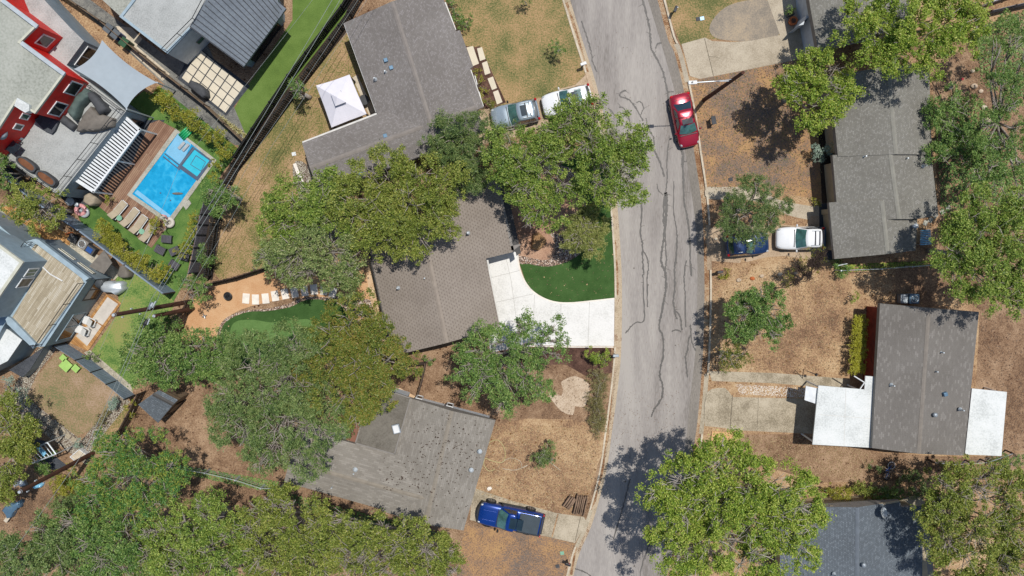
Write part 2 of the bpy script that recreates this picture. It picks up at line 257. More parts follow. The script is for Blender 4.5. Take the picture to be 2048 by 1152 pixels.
# ---------------------------------------------------------------- object helpers
def link(o): S.collection.objects.link(o); return o
def tag(o, label=None, cat=None, group=None, kind=None):
    if label: o['label'] = label
    if cat: o['category'] = cat
    if group: o['group'] = group
    if kind: o['kind'] = kind
    return o
def thing(name, loc, label, cat, group=None, rz=0.0):
    o = link(bpy.data.objects.new(name, None)); o.location = loc; o.rotation_euler = (0, 0, rz); o.empty_display_size = 0.3
    return tag(o, label, cat, group)
class MB:
    """collects shapes, then links them as ONE mesh object"""
    def __init__(s): s.v = []; s.f = []; s.m = []
    def add(s, vs, fs, mi=0):
        b = len(s.v); s.v += [tuple(x) for x in vs]; s.f += [tuple(b + i for i in f) for f in fs]; s.m += [mi] * len(fs); return s
    def box(s, c, size, rz=0.0, mi=0, taper=1.0):
        hx, hy, hz = [x / 2 for x in size]; co, si = math.cos(rz), math.sin(rz); vs = []
        for z, t in ((-hz, 1), (hz, taper)):
            for x, y in ((-hx, -hy), (hx, -hy), (hx, hy), (-hx, hy)):
                x *= t; y *= t; vs.append((c[0] + x * co - y * si, c[1] + x * si + y * co, c[2] + z))
        return s.add(vs, [(3, 2, 1, 0), (4, 5, 6, 7), (0, 1, 5, 4), (1, 2, 6, 5), (2, 3, 7, 6), (3, 0, 4, 7)], mi)
    def cyl(s, c, r, h, n=16, mi=0, r2=None):
        r2 = r if r2 is None else r2; vs = []
        for z, q in ((0, r), (h, r2)):
            for i in range(n): a = 2 * math.pi * i / n; vs.append((c[0] + q * math.cos(a), c[1] + q * math.sin(a), c[2] + z))
        return s.add(vs, [tuple(range(n - 1, -1, -1)), tuple(range(n, 2 * n))] + [(i, (i + 1) % n, n + (i + 1) % n, n + i) for i in range(n)], mi)
    def tube(s, pts, r, n=6, mi=0, caps=True):
        pts = [Vector(p) for p in pts]; R = r if isinstance(r, (list, tuple)) else [r] * len(pts); vs = []; fs = []
        for i, p in enumerate(pts):
            d = (pts[min(i + 1, len(pts) - 1)] - pts[max(i - 1, 0)]); d = d.normalized() if d.length > 1e-9 else Vector((0, 0, 1))
            a = d.cross(Vector((0, 0, 1)) if abs(d.z) < 0.9 else Vector((1, 0, 0))).normalized(); b = d.cross(a)
            for k in range(n):
                t = 2 * math.pi * k / n; vs.append(p + (a * math.cos(t) + b * math.sin(t)) * R[i])
        for i in range(len(pts) - 1):
            for k in range(n): fs.append((i * n + k, i * n + (k + 1) % n, (i + 1) * n + (k + 1) % n, (i + 1) * n + k))
        if caps: fs += [tuple(range(n - 1, -1, -1)), tuple(range((len(pts) - 1) * n, len(pts) * n))]
        return s.add(vs, fs, mi)
    def prism(s, pts, z0, z1, mi=0, ms=None):
        """pts world xy; ms = material index of the sides"""
        n = len(pts); ms = mi if ms is None else ms
        tri = tessellate_polygon([[Vector((p[0], p[1], 0)) for p in pts]])
        area = sum(pts[i][0] * pts[(i + 1) % n][1] - pts[(i + 1) % n][0] * pts[i][1] for i in range(n))
        vs = [(p[0], p[1], z0) for p in pts] + [(p[0], p[1], z1) for p in pts]
        up = []; dn = []
        for t in tri:
            a, b, c = [Vector(pts[i][:2]) for i in t]
            if (b - a).cross(c - a) < 0: t = (t[0], t[2], t[1])
            up.append(tuple(i + n for i in t)); dn.append((t[2], t[1], t[0]))
        s.add(vs, up + dn, mi)
        sides = [(i, (i + 1) % n, n + (i + 1) % n, n + i) if area > 0 else ((i + 1) % n, i, n + i, n + (i + 1) % n) for i in range(n)]
        return s.add(vs, sides, ms)
    def ball(s, c, r, n=10, mi=0, sq=(1, 1, 1), jit=0.0):
        vs = []; fs = []; m = n // 2 + 1
        for j in range(m):
            ph = math.pi * j / (m - 1)
            for i in range(n):
                a = 2 * math.pi * i / n; k = 1 + random.uniform(-jit, jit)
                vs.append((c[0] + r * sq[0] * k * math.sin(ph) * math.cos(a), c[1] + r * sq[1] * k * math.sin(ph) * math.sin(a), c[2] + r * sq[2] * k * math.cos(ph)))
        for j in range(m - 1):
            for i in range(n): fs.append((j * n + i, (j + 1) * n + i, (j + 1) * n + (i + 1) % n, j * n + (i + 1) % n))
        return s.add(vs, fs, mi)
    def build(s, name, mats, parent=None, local=False, smooth=False, bevel=0, subsurf=0):
        me = bpy.data.meshes.new(name); off = Vector((0, 0, 0))
        if parent and not local:
            p = parent
            while p: off += p.location; p = p.parent
        me.from_pydata([(x[0] - off.x, x[1] - off.y, x[2] - off.z) for x in s.v], [], s.f)
        for m in (mats if isinstance(mats, (list, tuple)) else [mats]): me.materials.append(M[m] if isinstance(m, str) else m)
        me.polygons.foreach_set('material_index', s.m)
        if smooth: me.polygons.foreach_set('use_smooth', [True] * len(s.f))
        me.update(); o = link(bpy.data.objects.new(name, me))
        if parent: o.parent = parent
        if bevel: b = o.modifiers.new('bevel', 'BEVEL'); b.width = bevel; b.segments = 2; b.limit_method = 'ANGLE'
        if subsurf: b = o.modifiers.new('sub', 'SUBSURF'); b.levels = subsurf; b.render_levels = subsurf
        return o
def flat(pts, z=None):
    """upward facing sheet through world points"""
    mb = MB(); tri = tessellate_polygon([[Vector((p[0], p[1], 0)) for p in pts]]); fs = []
    for t in tri:
        a, b, c = [Vector(pts[i][:2]) for i in t]
        fs.append(t if (b - a).cross(c - a) > 0 else (t[0], t[2], t[1]))
    mb.add([(p[0], p[1], p[2] if z is None else z) for p in pts], fs); return mb
LV = {}
def struct(name, px, mat, lvl=1, z=GZ, sm=0):
    if sm: px = smooth(px, sm)
    LV[lvl] = LV.get(lvl, 0) + 1
    zz = z + 0.004 * lvl + 0.0002 * LV[lvl]
    o = flat(UP(px, zz), zz).build(name, mat); o['kind'] = 'structure'; return o
def ribbon(pts, wd):
    """band of width wd (number or list, metres) along world points"""
    W = wd if isinstance(wd, (list, tuple)) else [wd] * len(pts); Lf = []; Rt = []
    for i, p in enumerate(pts):
        d = (pts[min(i + 1, len(pts) - 1)] - pts[max(i - 1, 0)]); n = Vector((-d.y, d.x, 0)).normalized()
        Lf.append(p + n * W[i] / 2); Rt.append(p - n * W[i] / 2)
    n = len(pts)
    return Lf + Rt, [(n + i, n + i + 1, i + 1, i) for i in range(n - 1)]
def offset_line(pts, d):
    out = []
    for i, p in enumerate(pts):
        t = (pts[min(i + 1, len(pts) - 1)] - pts[max(i - 1, 0)]); n = Vector((-t.y, t.x, 0)).normalized(); out.append(p + n * d)
    return out
def inset(pts, d):
    n = len(pts); area = sum(pts[i].x * pts[(i + 1) % n].y - pts[(i + 1) % n].x * pts[i].y for i in range(n)); sg = 1 if area > 0 else -1; out = []
    for i in range(n):
        a, b, c = pts[i - 1], pts[i], pts[(i + 1) % n]
        e1 = (b - a).xy.normalized(); e2 = (c - b).xy.normalized()
        n1 = Vector((-e1.y, e1.x)) * sg; n2 = Vector((-e2.y, e2.x)) * sg
        k = n1 + n2; k = k / max(0.35, (1 + n1.dot(n2))); out.append(Vector((b.x + k.x * d, b.y + k.y * d, 0)))
    return out
# ---------------------------------------------------------------- roofs and houses
def gable_roof(parent, px, ridge, zr, slope, mats, zmin=None, name='roof', cap='fascia_gray', dz=0.0, over=0.15):
    Ra, Rb = U(*ridge[0], zr), U(*ridge[1], zr); r = (Rb - Ra).xy.normalized(); n = Vector((-r.y, r.x))
    hf = lambda p: zr - slope * abs((p.xy - Ra.xy).dot(n)) + dz
    pts = []
    for q in px:
        z = 2.7
        for _ in range(8): p = U(q[0], q[1], z); z = hf(p)
        pts.append(p)
    bm = bmesh.new(); f = bm.faces.new([bm.verts.new((p.x, p.y, 0)) for p in pts]); bm.normal_update()
    if f.normal.z < 0: f.normal_flip()
    bmesh.ops.bisect_plane(bm, geom=bm.verts[:] + bm.edges[:] + bm.faces[:], plane_co=(Ra.x, Ra.y, 0), plane_no=(n.x, n.y, 0))
    uvl = bm.loops.layers.uv.new('UVMap'); zb = 1e9
    for v in bm.verts: v.co.z = hf(v.co); zb = min(zb, v.co.z)
    zb = (zb if zmin is None else zmin) - over
    for fc in bm.faces:
        fc.material_index = 0
        for lp in fc.loops: d = lp.vert.co.xy - Ra.xy; lp[uvl].uv = (d.dot(r), d.dot(n))
    be = [e for e in bm.edges if e.is_boundary]; mp = {}
    for e in be:
        for v in e.verts:
            if v not in mp: mp[v] = bm.verts.new((v.co.x, v.co.y, zb))
    for e in be:
        lp = e.link_loops[0]; a, b = lp.vert, lp.link_loop_next.vert
        g = bm.faces.new((b, a, mp[a], mp[b])); g.material_index = 1
    bf = bm.faces.new([mp[v] for v in _loop(be)]); bf.material_index = 1
    bm.normal_update()
    if bf.normal.z > 0: bf.normal_flip()
    off = parent.location; bmesh.ops.translate(bm, verts=bm.verts, vec=-off)
    me = bpy.data.meshes.new(name); bm.to_mesh(me); bm.free()
    for m in mats: me.materials.append(M[m])
    o = link(bpy.data.objects.new(name, me)); o.parent = parent
    if cap:   # ridge cap shingles
        ts = [(p.xy - Ra.xy).dot(r) for p in pts]; side = [(p.xy - Ra.xy).dot(n) for p in pts]
        t0, t1 = ridge_extent(pts, Ra, r, n)
        a = Vector((Ra.x, Ra.y, zr + dz)) + Vector((r.x, r.y, 0)) * (t0 + 0.02); b = Vector((Ra.x, Ra.y, zr + dz)) + Vector((r.x, r.y, 0)) * (t1 - 0.02)
        nn = Vector((n.x, n.y, 0)); mb = MB(); wv = 0.16; u = Vector((0, 0, 0.035)); d = Vector((0, 0, -slope * wv + 0.02))
        mb.add([a - nn * wv + d, a + u, a + nn * wv + d, b - nn * wv + d, b + u, b + nn * wv + d], [(0, 1, 4, 3), (1, 2, 5, 4), (0, 2, 1), (3, 4, 5), (0, 3, 5, 2)])
        mb.build('ridge_cap', cap, o, local=False)
    return o, pts, zb
def _loop(be):
    nx = {}
    for e in be: lp = e.link_loops[0] if e.link_loops else None; nx.setdefault(e.verts[0], []).append(e.verts[1]); nx.setdefault(e.verts[1], []).append(e.verts[0])
    st = be[0].verts[0]; out = [st]; prev = None; cur = st
    while True:
        c = [v for v in nx[cur] if v != prev]
        nxt = c[0]; prev, cur = cur, nxt
        if cur == st: break
        out.append(cur)
        if len(out) > 500: break
    # be vertices stand at roof height: their foot copies are looked up by the caller
    return out
def ridge_extent(pts, Ra, r, n):
    ts = []
    for i in range(len(pts)):
        a, b = pts[i], pts[(i + 1) % len(pts)]; da, db = (a.xy - Ra.xy).dot(n), (b.xy - Ra.xy).dot(n)
        if da * db <= 0 and abs(da - db) > 1e-6:
            k = da / (da - db); p = a.xy.lerp(b.xy, k); ts.append((p - Ra.xy).dot(r))
    return min(ts), max(ts)
def walls(parent, pts, d, z1, mat, z0=0.0):
    mb = MB(); q = inset(pts, d); mb.prism(q, z0, z1); mb.build('wall', mat, parent); return q
def flatblock(parent, px, z1, z0, top, side, name='roof', thick=0.0, pm=None, ph=0.35, pw=0.22):
    """storey with vertical walls and a flat roof, optional parapet"""
    P = UP(px, z1); MB().prism(P, z0, z1 - 0.06).build('wall', side, parent)
    MB().prism(P, z1 - 0.057, z1).build(name, top, parent)
    if pm:
        q = inset(P, pw); n = len(P); mb = MB()
        for i in range(n):
            j = (i + 1) % n
            a, b, c, d = P[i], P[j], q[j], q[i]; vs = [(v.x, v.y, zz) for zz in (z1 + 0.002, z1 + ph) for v in (a, b, c, d)]
            mb.add(vs, [(4, 5, 6, 7), (0, 1, 5, 4), (1, 2, 6, 5), (2, 3, 7, 6), (3, 0, 4, 7)])
        mb.build('parapet', pm, parent)
    return P
def wall_window(parent, a, b, zt, u0, u1, z0, z1, frame='trim_white', glass='glass_dark', name='window', fw=0.09, sub='pane', mull=0, fd=0.06):
    A, B = U(*a, zt), U(*b, zt); d = (B - A); d.z = 0; n = Vector((-d.y, d.x, 0)).normalized(); mid = (A + B) / 2
    if n.dot(-mid) < 0: n = -n
    P = lambda u, z, o: A * (1 - u) + B * u + n * o + Vector((0, 0, z - zt))
    e = fw / d.length; mb = MB()
    def slab(u0, u1, z0, z1, o0, o1):
        vs = [P(u, z, o) for o in (o0, o1) for u, z in ((u0, z0), (u1, z0), (u1, z1), (u0, z1))]
        mb.add(vs, [(0, 1, 2, 3), (7, 6, 5, 4), (0, 4, 5, 1), (1, 5, 6, 2), (2, 6, 7, 3), (3, 7, 4, 0)])
    slab(u0, u0 + e, z0, z1, 0, fd); slab(u1 - e, u1, z0, z1, 0, fd); slab(u0 + e, u1 - e, z0, z0 + fw, 0, fd); slab(u0 + e, u1 - e, z1 - fw, z1, 0, fd)
    for k in range(mull): um = u0 + (u1 - u0) * (k + 1) / (mull + 1); slab(um - e / 3, um + e / 3, z0 + fw, z1 - fw, 0, fd * 0.9)
    w = mb.build(name, frame, parent); g = MB(); mb = g
    slab(u0 + e, u1 - e, z0 + fw, z1 - fw, 0, fd * 0.45); g.build(sub, glass, w); return w
def vents(parent, items, zf):
    for it in items:
        x, y, kind = it; z = zf(x, y) if callable(zf) else zf; p = U(x, y, z); mb = MB()
        if kind == 'box': mb.box((p.x, p.y, z + 0.08), (0.34, 0.34, 0.26), 0.3, taper=0.85); mb.build('roof_vent', 'blue_metal', parent, bevel=0.02)
        elif kind == 'pipe': mb.cyl((p.x, p.y, z - 0.1), 0.055, 0.5, 10); mb.cyl((p.x, p.y, z - 0.1), 0.16, 0.16, 10, r2=0.07); mb.build('vent_pipe', 'galv', parent)
        elif kind == 'cap': mb.cyl((p.x, p.y, z - 0.1), 0.12, 0.4, 12); mb.cyl((p.x, p.y, z + 0.3), 0.2, 0.1, 12, r2=0.08); mb.build('vent_cap', 'galv', parent)
        elif kind == 'dark': mb.cyl((p.x, p.y, z - 0.1), 0.15, 0.42, 12); mb.ball((p.x, p.y, z + 0.32), 0.19, 12, sq=(1, 1, .6)); mb.build('roof_turbine', 'gray_metal', parent)
def railing(parent, px, z, h=1.0, posts=None, mat='black_metal', name='railing', step=1.6):
    P = UP(px, z); mb = MB()
    for a, b in zip(P[:-1], P[1:]):
        for hh in (h, h * 0.55, h * 0.12): mb.tube([a + Vector((0, 0, hh)), b + Vector((0, 0, hh))], 0.028 if hh == h else 0.014, 5)
        k = max(1, int((b - a).length / step))
        for i in range(k + 1): p = a.lerp(b, i / k); mb.tube([p, p + Vector((0, 0, h))], 0.028, 5)
    return mb.build(name, mat, parent)
# ---------------------------------------------------------------- fences
def fence(name, label, px, h, mat, style='board', group=None, post='fence_dark_wood', step=2.4, z=GZ, rails=True, cat='fence', th=0.04):
    P = UP(px, z); root = thing(name, P[0].copy(), label, cat, group)
    panel = MB(); posts = []; rl = MB()
    for a, b in zip(P[:-1], P[1:]):
        d = b - a; Ln = d.length; ang = math.atan2(d.y, d.x); u = d / Ln
        if style == 'board':
            k = max(1, int(Ln / 0.15)); w_ = Ln / k
            for i in range(k):
                c = a + u * (w_ * (i + 0.5)); hh = h * random.uniform(0.985, 1.0); panel.box((c.x, c.y, z + hh / 2), (w_ - 0.012, th * random.uniform(.5, 1), hh), ang)
        elif style == 'slat':
            k = int(h / 0.17)
            for i in range(k): panel.box(((a.x + b.x) / 2, (a.y + b.y) / 2, z + 0.12 + i * 0.17), (Ln, 0.03, 0.135), ang)
        elif style == 'picket':
            k = max(1, int(Ln / 0.18)); w_ = Ln / k
            for i in range(k): c = a + u * (w_ * (i + 0.5)); panel.box((c.x, c.y, z + h / 2), (0.09, 0.03, h), ang)
        elif style == 'wall': panel.box(((a.x + b.x) / 2, (a.y + b.y) / 2, z + h / 2), (Ln, 0.12, h), ang)
        elif style == 'wire':
            for q in (0.3, 0.6, 0.9, 1.0): panel.tube([a + Vector((0, 0, h * q)), b + Vector((0, 0, h * q))], 0.02 if q == 1 else 0.006, 4)
        if rails and style in ('board', 'picket'):
            nn = Vector((-u.y, u.x, 0));  nn = nn if nn.dot(-a) > 0 else -nn
            for q in (0.15, 0.5, 0.88): c = (a + b) / 2 + nn * 0.045; rl.box((c.x, c.y, z + h * q), (Ln, 0.04, 0.08), ang)
        k = max(1, round(Ln / step))
        for i in range(k + 1): posts.append(a.lerp(b, i / k))
    panel.build('panel', mat, root)
    if rl.v: rl.build('rail', post, root)
    seen = []
    for p in posts[:40]:
        if any((p - q).length < 0.3 for q in seen): continue
        seen.append(p); MB().box((p.x, p.y, z + h / 2 + 0.02), (0.1, 0.1, h + 0.06), 0).build('post', post, root)
    return root
# ---------------------------------------------------------------- foliage
def leaf_cloud(C, R, per, leaf, rng, upw=0.55, asp=0.5):
    """C clump centres (n,3), R clump radii, per leaves each -> verts, quads"""
    n = len(C) * per; ctr = np.repeat(C, per, 0); rad = np.repeat(R, per)
    off = rng.normal(0, 0.34, (n, 3)) * rad[:, None]; off[:, 2] *= 0.6; p = ctr + off
    nz = rng.normal(0, 1, (n, 3)); nz /= np.linalg.norm(nz, axis=1)[:, None]; nz[:, 2] = np.abs(nz[:, 2]) + upw; nz /= np.linalg.norm(nz, axis=1)[:, None]
    t = rng.normal(0, 1, (n, 3)); a = np.cross(nz, t); a /= np.linalg.norm(a, axis=1)[:, None]; b = np.cross(nz, a)
    s = leaf * rng.uniform(0.45, 1.35, n)[:, None]; a *= s * 0.5; b *= s * 0.5 * asp
    V = np.stack([p - a, p + b * 1.0 + a * .1, p + a, p - b + a * .1], 1).reshape(-1, 3)
    return V
def quads_mesh(name, V, mat, parent):
    off = np.array(parent.location if parent else (0, 0, 0)); V = V - off; n = len(V) // 4
    me = bpy.data.meshes.new(name); me.vertices.add(len(V)); me.vertices.foreach_set('co', V.astype(np.float32).ravel())
    me.loops.add(4 * n); me.loops.foreach_set('vertex_index', np.arange(4 * n, dtype=np.int32))
    me.polygons.add(n); me.polygons.foreach_set('loop_start', np.arange(0, 4 * n, 4, dtype=np.int32)); me.polygons.foreach_set('loop_total', np.full(n, 4, dtype=np.int32))
    me.materials.append(M[mat]); me.update(calc_edges=True); o = link(bpy.data.objects.new(name, me))
    if parent: o.parent = parent
    return o
def crown_points(lobes, z, rng, clump, flatk, cover):
    """lobes -> boughs -> leaf clumps; the gaps between boughs let light and ground through"""
    C = []; bs = max(0.45, clump * 2.0)
    for lb in lobes:
        px, py, r = lb[:3]; zc = lb[3] if len(lb) > 3 else z; c = U(px, py, zc); rm = r * 1.17 * (CAM_H - zc) / FPX
        nb = max(1, int(1.85 * cover * (rm / bs) ** 2)) if rm > bs else 1
        for b in range(nb):
            a = rng.uniform(0, 6.283); u = math.sqrt(rng.uniform(0, 1)) if nb > 1 else 0; br = bs * rng.uniform(0.55, 1.25) if nb > 1 else max(rm, .15)
            rho = rm * u * rng.uniform(0.85, 1.12); dome = math.sqrt(max(0, 1 - u * u))
            bx, by = c.x + rho * math.cos(a), c.y + rho * math.sin(a); bz = zc + flatk * rm * (dome * rng.uniform(0.0, 1.0) - 0.4 * rng.uniform(0, 1)) - (0.25 * br if nb > 1 else 0)
            n = max(3, int(1.15 * br * br / clump ** 2 * 2.2)); t = rng.uniform(0, 6.283, n); v = np.sqrt(rng.uniform(0, 1, n)); el = rng.uniform(0.6, 1.0); ori = rng.uniform(0, 3.14)
            dx, dy = br * v * np.cos(t), br * v * el * np.sin(t); ex = dx * math.cos(ori) - dy * math.sin(ori); ey = dx * math.sin(ori) + dy * math.cos(ori)
            zz = bz + br * 0.75 * (np.sqrt(np.clip(1 - v * v, 0, 1)) - 0.35) * rng.uniform(0.6, 1, n)
            C.append(np.stack([bx + ex, by + ey, zz], 1))
    return np.concatenate(C)
NL = [0]
def tree(name, label, lobes, z, mat, leaf=0.17, dens=170, clump=0.42, flatk=0.75, cover=1.25, base=None, bark='bark', group=None, tr=0.22, cat='tree', seed=None, zg=GZ, asp=0.5, limbs=True, upw=0.3, twig=1.0, crown='crown'):
    rng = np.random.default_rng(seed if seed is not None else abs(hash(label)) % 99991 if False else sum(map(ord, label)))
    C = crown_points(lobes, z, rng, clump, flatk, cover)
    C[:, 2] = np.maximum(C[:, 2], zg + clump * 0.5)
    wts = [(U(l[0], l[1], z), l[2]) for l in lobes]; sw = sum(w_ for _, w_ in wts)
    bx = sum(p.x * w_ for p, w_ in wts) / sw; by = sum(p.y * w_ for p, w_ in wts) / sw
    if base: b_ = U(base[0], base[1], zg); bx, by = b_.x, b_.y
    root = thing(name, (bx, by, zg), label, cat, group)
    per = max(6, int(dens * math.pi * clump ** 2 / 2.6)); leaf = leaf * 0.88; per = int(per * 1.6); V = leaf_cloud(C, clump * rng.uniform(0.6, 1.25, len(C)), per, leaf, rng, upw, asp)
    V[:, 2] = np.maximum(V[:, 2], zg + 0.01)
    quads_mesh(crown, V, mat, root); NL[0] += len(V) // 4
    if limbs:
        mb = MB(); B = Vector((bx, by, zg)); fork = Vector((bx + rng.uniform(-.2, .2), by + rng.uniform(-.2, .2), zg + (z - zg) * 0.4))
        tr *= .8; mb.tube([B - Vector((0, 0, 0.1)), B.lerp(fork, 0.15), fork], [tr * 1.35, tr, tr * 0.85], 9)
        for l in lobes:
            zc = l[3] if len(l) > 3 else z; c = U(l[0], l[1], zc); rm = l[2] * (CAM_H - zc) / FPX; mid = fork.lerp(c, 0.5) + Vector((rng.uniform(-.4, .4), rng.uniform(-.4, .4), rng.uniform(-0.1, .5)))
            mb.tube([fork - Vector((0, 0, .1)), mid, c], [tr * 0.6, tr * 0.36, tr * 0.17], 6)
            for k in range(int(5 * twig)):
                a = rng.uniform(0, 6.28); q_ = rng.uniform(.3, 1.0); e = c + Vector((math.cos(a) * rm * q_, math.sin(a) * rm * q_, flatk * rm * math.sqrt(1.05 - q_ * q_) * rng.uniform(.5, 1.05))); s_ = mid.lerp(c, rng.uniform(.3, 1))
                mm = s_.lerp(e, .5) + Vector((rng.uniform(-.2, .2), rng.uniform(-.2, .2), .15))
                mb.tube([s_, mm, e], [tr * .24, tr * .16, 0.014], 4)
                for q in range(int(2 * twig)):
                    e2 = mm + Vector((rng.uniform(-1, 1), rng.uniform(-1, 1), rng.uniform(0, .8))) * rm * .5; mb.tube([mm, e2], [tr * .12, 0.01], 3)
        mb.build('trunk', bark, root, smooth=True)
    return root
def shrub(name, label, lobes, z, mat, leaf=0.12, dens=260, clump=0.25, flatk=0.9, cover=1.4, group=None, cat='shrub', zg=GZ, **kw):
    return tree(name, label, lobes, z, mat, leaf, dens, clump, flatk, cover, group=group, cat=cat, zg=zg, tr=0.05, twig=0.4, crown='foliage', **kw)
# ================================================================ SETTING: ground, road, kerbs
g = MB(); g.add([(-160, -160, 0), (160, -160, 0), (160, 160, 0), (-160, 160, 0)], [(0, 1, 2, 3)]); g.build('ground', 'dry_ground')['kind'] = 'structure'
WK = smooth([(1092, -110), (1108, -50), (1124, 0), (1146, 72), (1171, 150), (1186, 205), (1200, 270), (1212, 345), (1220, 415), (1226, 500), (1229, 576), (1228, 690), (1224, 746), (1217, 805), (1209, 864), (1200, 930), (1186, 990), (1168, 1050), (1146, 1100), (1128, 1165), (1100, 1260)], 4, False)
EK = smooth([(1305, -80), (1330, 0), (1349, 72), (1362, 100), (1378, 162), (1392, 230), (1402, 300), (1414, 380), (1420, 448), (1422, 520), (1423, 576), (1422, 640), (1420, 700), (1416, 760), (1412, 810), (1406, 864), (1397, 920), (1384, 1000), (1368, 1070), (1346, 1160), (1325, 1240)], 4, False)
def side_of(line, y0, y1):
    """part of a kerb line between two picture rows, ends cut exactly"""
    out = []
    for a, b in zip(line[:-1], line[1:]):
        for p, q in ((a, b),):
            lo, hi = max(y0, p[1]), min(y1, q[1])
            if lo < hi:
                for y in (lo, hi):
                    t = (y - p[1]) / (q[1] - p[1]); r = (p[0] + (q[0] - p[0]) * t, y)
                    if not out or abs(out[-1][1] - y) > 0.3: out.append(r)
    return out
W3 = UP(WK, 0); E3 = UP(EK, 0)
def sheet3(name, pts, z, mat): o = flat(pts, z).build(name, mat); o['kind'] = 'structure'; return o
west = W3 + [Vector((-160, -60, 0)), Vector((-160, 60, 0))]; west = [Vector((W3[0].x, 160, 0))] + W3 + [Vector((W3[-1].x, -160, 0)), Vector((-160, -160, 0)), Vector((-160, 160, 0))]
east = [Vector((E3[0].x, 160, 0))] + E3 + [Vector((E3[-1].x, -160, 0)), Vector((160, -160, 0)), Vector((160, 160, 0))]
def slab(name, pts, mat):
    o = flat(pts, GZ).build(name, mat); o['kind'] = 'structure'
slab('west_lots', west, 'dry_ground'); slab('east_lots', east, 'straw_lawn')
for nm, line in (('west_bank', W3), ('east_bank', E3)):
    mb = MB()
    for a, b in zip(line[:-1], line[1:]): mb.add([(a.x, a.y, 0), (b.x, b.y, 0), (b.x, b.y, GZ), (a.x, a.y, GZ)], [(0, 1, 2, 3)])
    mb.build(nm, 'kerb_concrete')['kind'] = 'structure'
Wg = offset_line(W3, 0.62); Eg = offset_line(E3, -0.58)
if Wg[10].x < W3[10].x: Wg = offset_line(W3, -0.62)
if Eg[10].x > E3[10].x: Eg = offset_line(E3, 0.58)
sheet3('road', Wg + Eg[::-1], 0.004, 'asphalt')
def between(name, A, B, z, mat): o = flat(A + B[::-1], z).build(name, mat); o['kind'] = 'structure'
between('west_gutter', W3, Wg, 0.008, 'kerb_concrete'); between('east_gutter', Eg, E3, 0.008, 'leafy_gutter')
PB = UP(smooth([(1270, -90), (1296, 0), (1318, 72), (1344, 162), (1351, 190), (1370, 300), (1389, 430), (1394, 500), (1395, 576), (1391, 700), (1381, 790), (1374, 864), (1366, 920), (1350, 1000), (1310, 1160), (1295, 1240)], 4, False), 0)
between('road_patch', PB, offset_line(Eg, 0.0), 0.0085, 'asphalt_patch')
# leaf drift in the gutters
def drift(px, w0, name='leaf_drift', mat='leafy_gutter', z=0.013):
    P = UP(px, z); P = [p for a, b in zip(P[:-1], P[1:]) for p in (a, a.lerp(b, .33), a.lerp(b, .66))] + [P[-1]]
    v, f = ribbon(P, [w0 * random.uniform(0.35, 1.1) for _ in P]); MB().add(v, f).build(name, mat)['kind'] = 'structure'
drift([(1230, 480), (1235, 560), (1235, 590)], 0.3); drift([(1226, 740), (1218, 840), (1212, 880), (1205, 930), (1192, 985), (1178, 1030)], 0.42); drift([(1152, 1095), (1142, 1150)], 0.4)
drift([(1133, 5), (1150, 55), (1165, 105), (1176, 145)], 0.25, z=0.014); drift([(1326, 0), (1338, 45), (1350, 90)], 0.3, z=0.014)
# raised kerbs, broken by the driveways
def kerb(line, y0, y1, side, mat):
    P = UP(side_of(line, y0, y1), 0); Q = offset_line(P, 0.15)
    mid = len(P) // 2
    if (Q[mid].x < P[mid].x) == (side > 0): Q = offset_line(P, -0.15)
    mb = MB(); vs = [(p.x, p.y, z) for z in (0.0, 0.145) for p in P] + [(q.x, q.y, z) for z in (0.0, 0.135) for q in Q]; n = len(P)
    for i in range(n - 1):
        b = i; t = n + i; qb = 2 * n + i; qt = 3 * n + i
        mb.f += [(t, t + 1, qt + 1, qt), (b, b + 1, t + 1, t), (qb, qb + 1, qt + 1, qt)]; mb.m += [0] * 3
    mb.f += [(0, n, 3 * n, 2 * n), (n - 1, 2 * n - 1, 4 * n - 1, 3 * n - 1)]; mb.m += [0, 0]
    mb.v = vs; mb.build('kerb', mat)['kind'] = 'structure'
for y0, y1 in ((-100, 146), (236, 596), (694, 1018), (1092, 1240)): kerb(WK, y0, y1, 1, 'kerb_pale')
for y0, y1 in ((-70, 86), (163, 450), (540, 748), (868, 1230)): kerb(EK, y0, y1, -1, 'kerb_pale')
def apron(line, y0, y1, side, flare, mat):
    P = UP(side_of(line, y0, y1), 0); Q = offset_line(P, 0.34); mid = len(P) // 2
    if (Q[mid].x < P[mid].x) == (side > 0): Q = offset_line(P, -0.34)
    v = [(p.x, p.y, GZ + 0.01) for p in P] + [(q.x, q.y, 0.012) for q in Q]; n = len(P)
    MB().add(v, [(i, i + 1, n + i + 1, n + i) for i in range(n - 1)]).build('driveway_apron', mat)['kind'] = 'structure'
apron(WK, 146, 236, 1, 0, 'drive_tan'); apron(WK, 596, 694, 1, 0, 'kerb_concrete'); apron(WK, 1018, 1092, 1, 0, 'drive_old')
apron(EK, 86, 163, -1, 0, 'drive_concrete'); apron(EK, 450, 540, -1, 0, 'drive_tan'); apron(EK, 748, 868, -1, 0, 'drive_old')
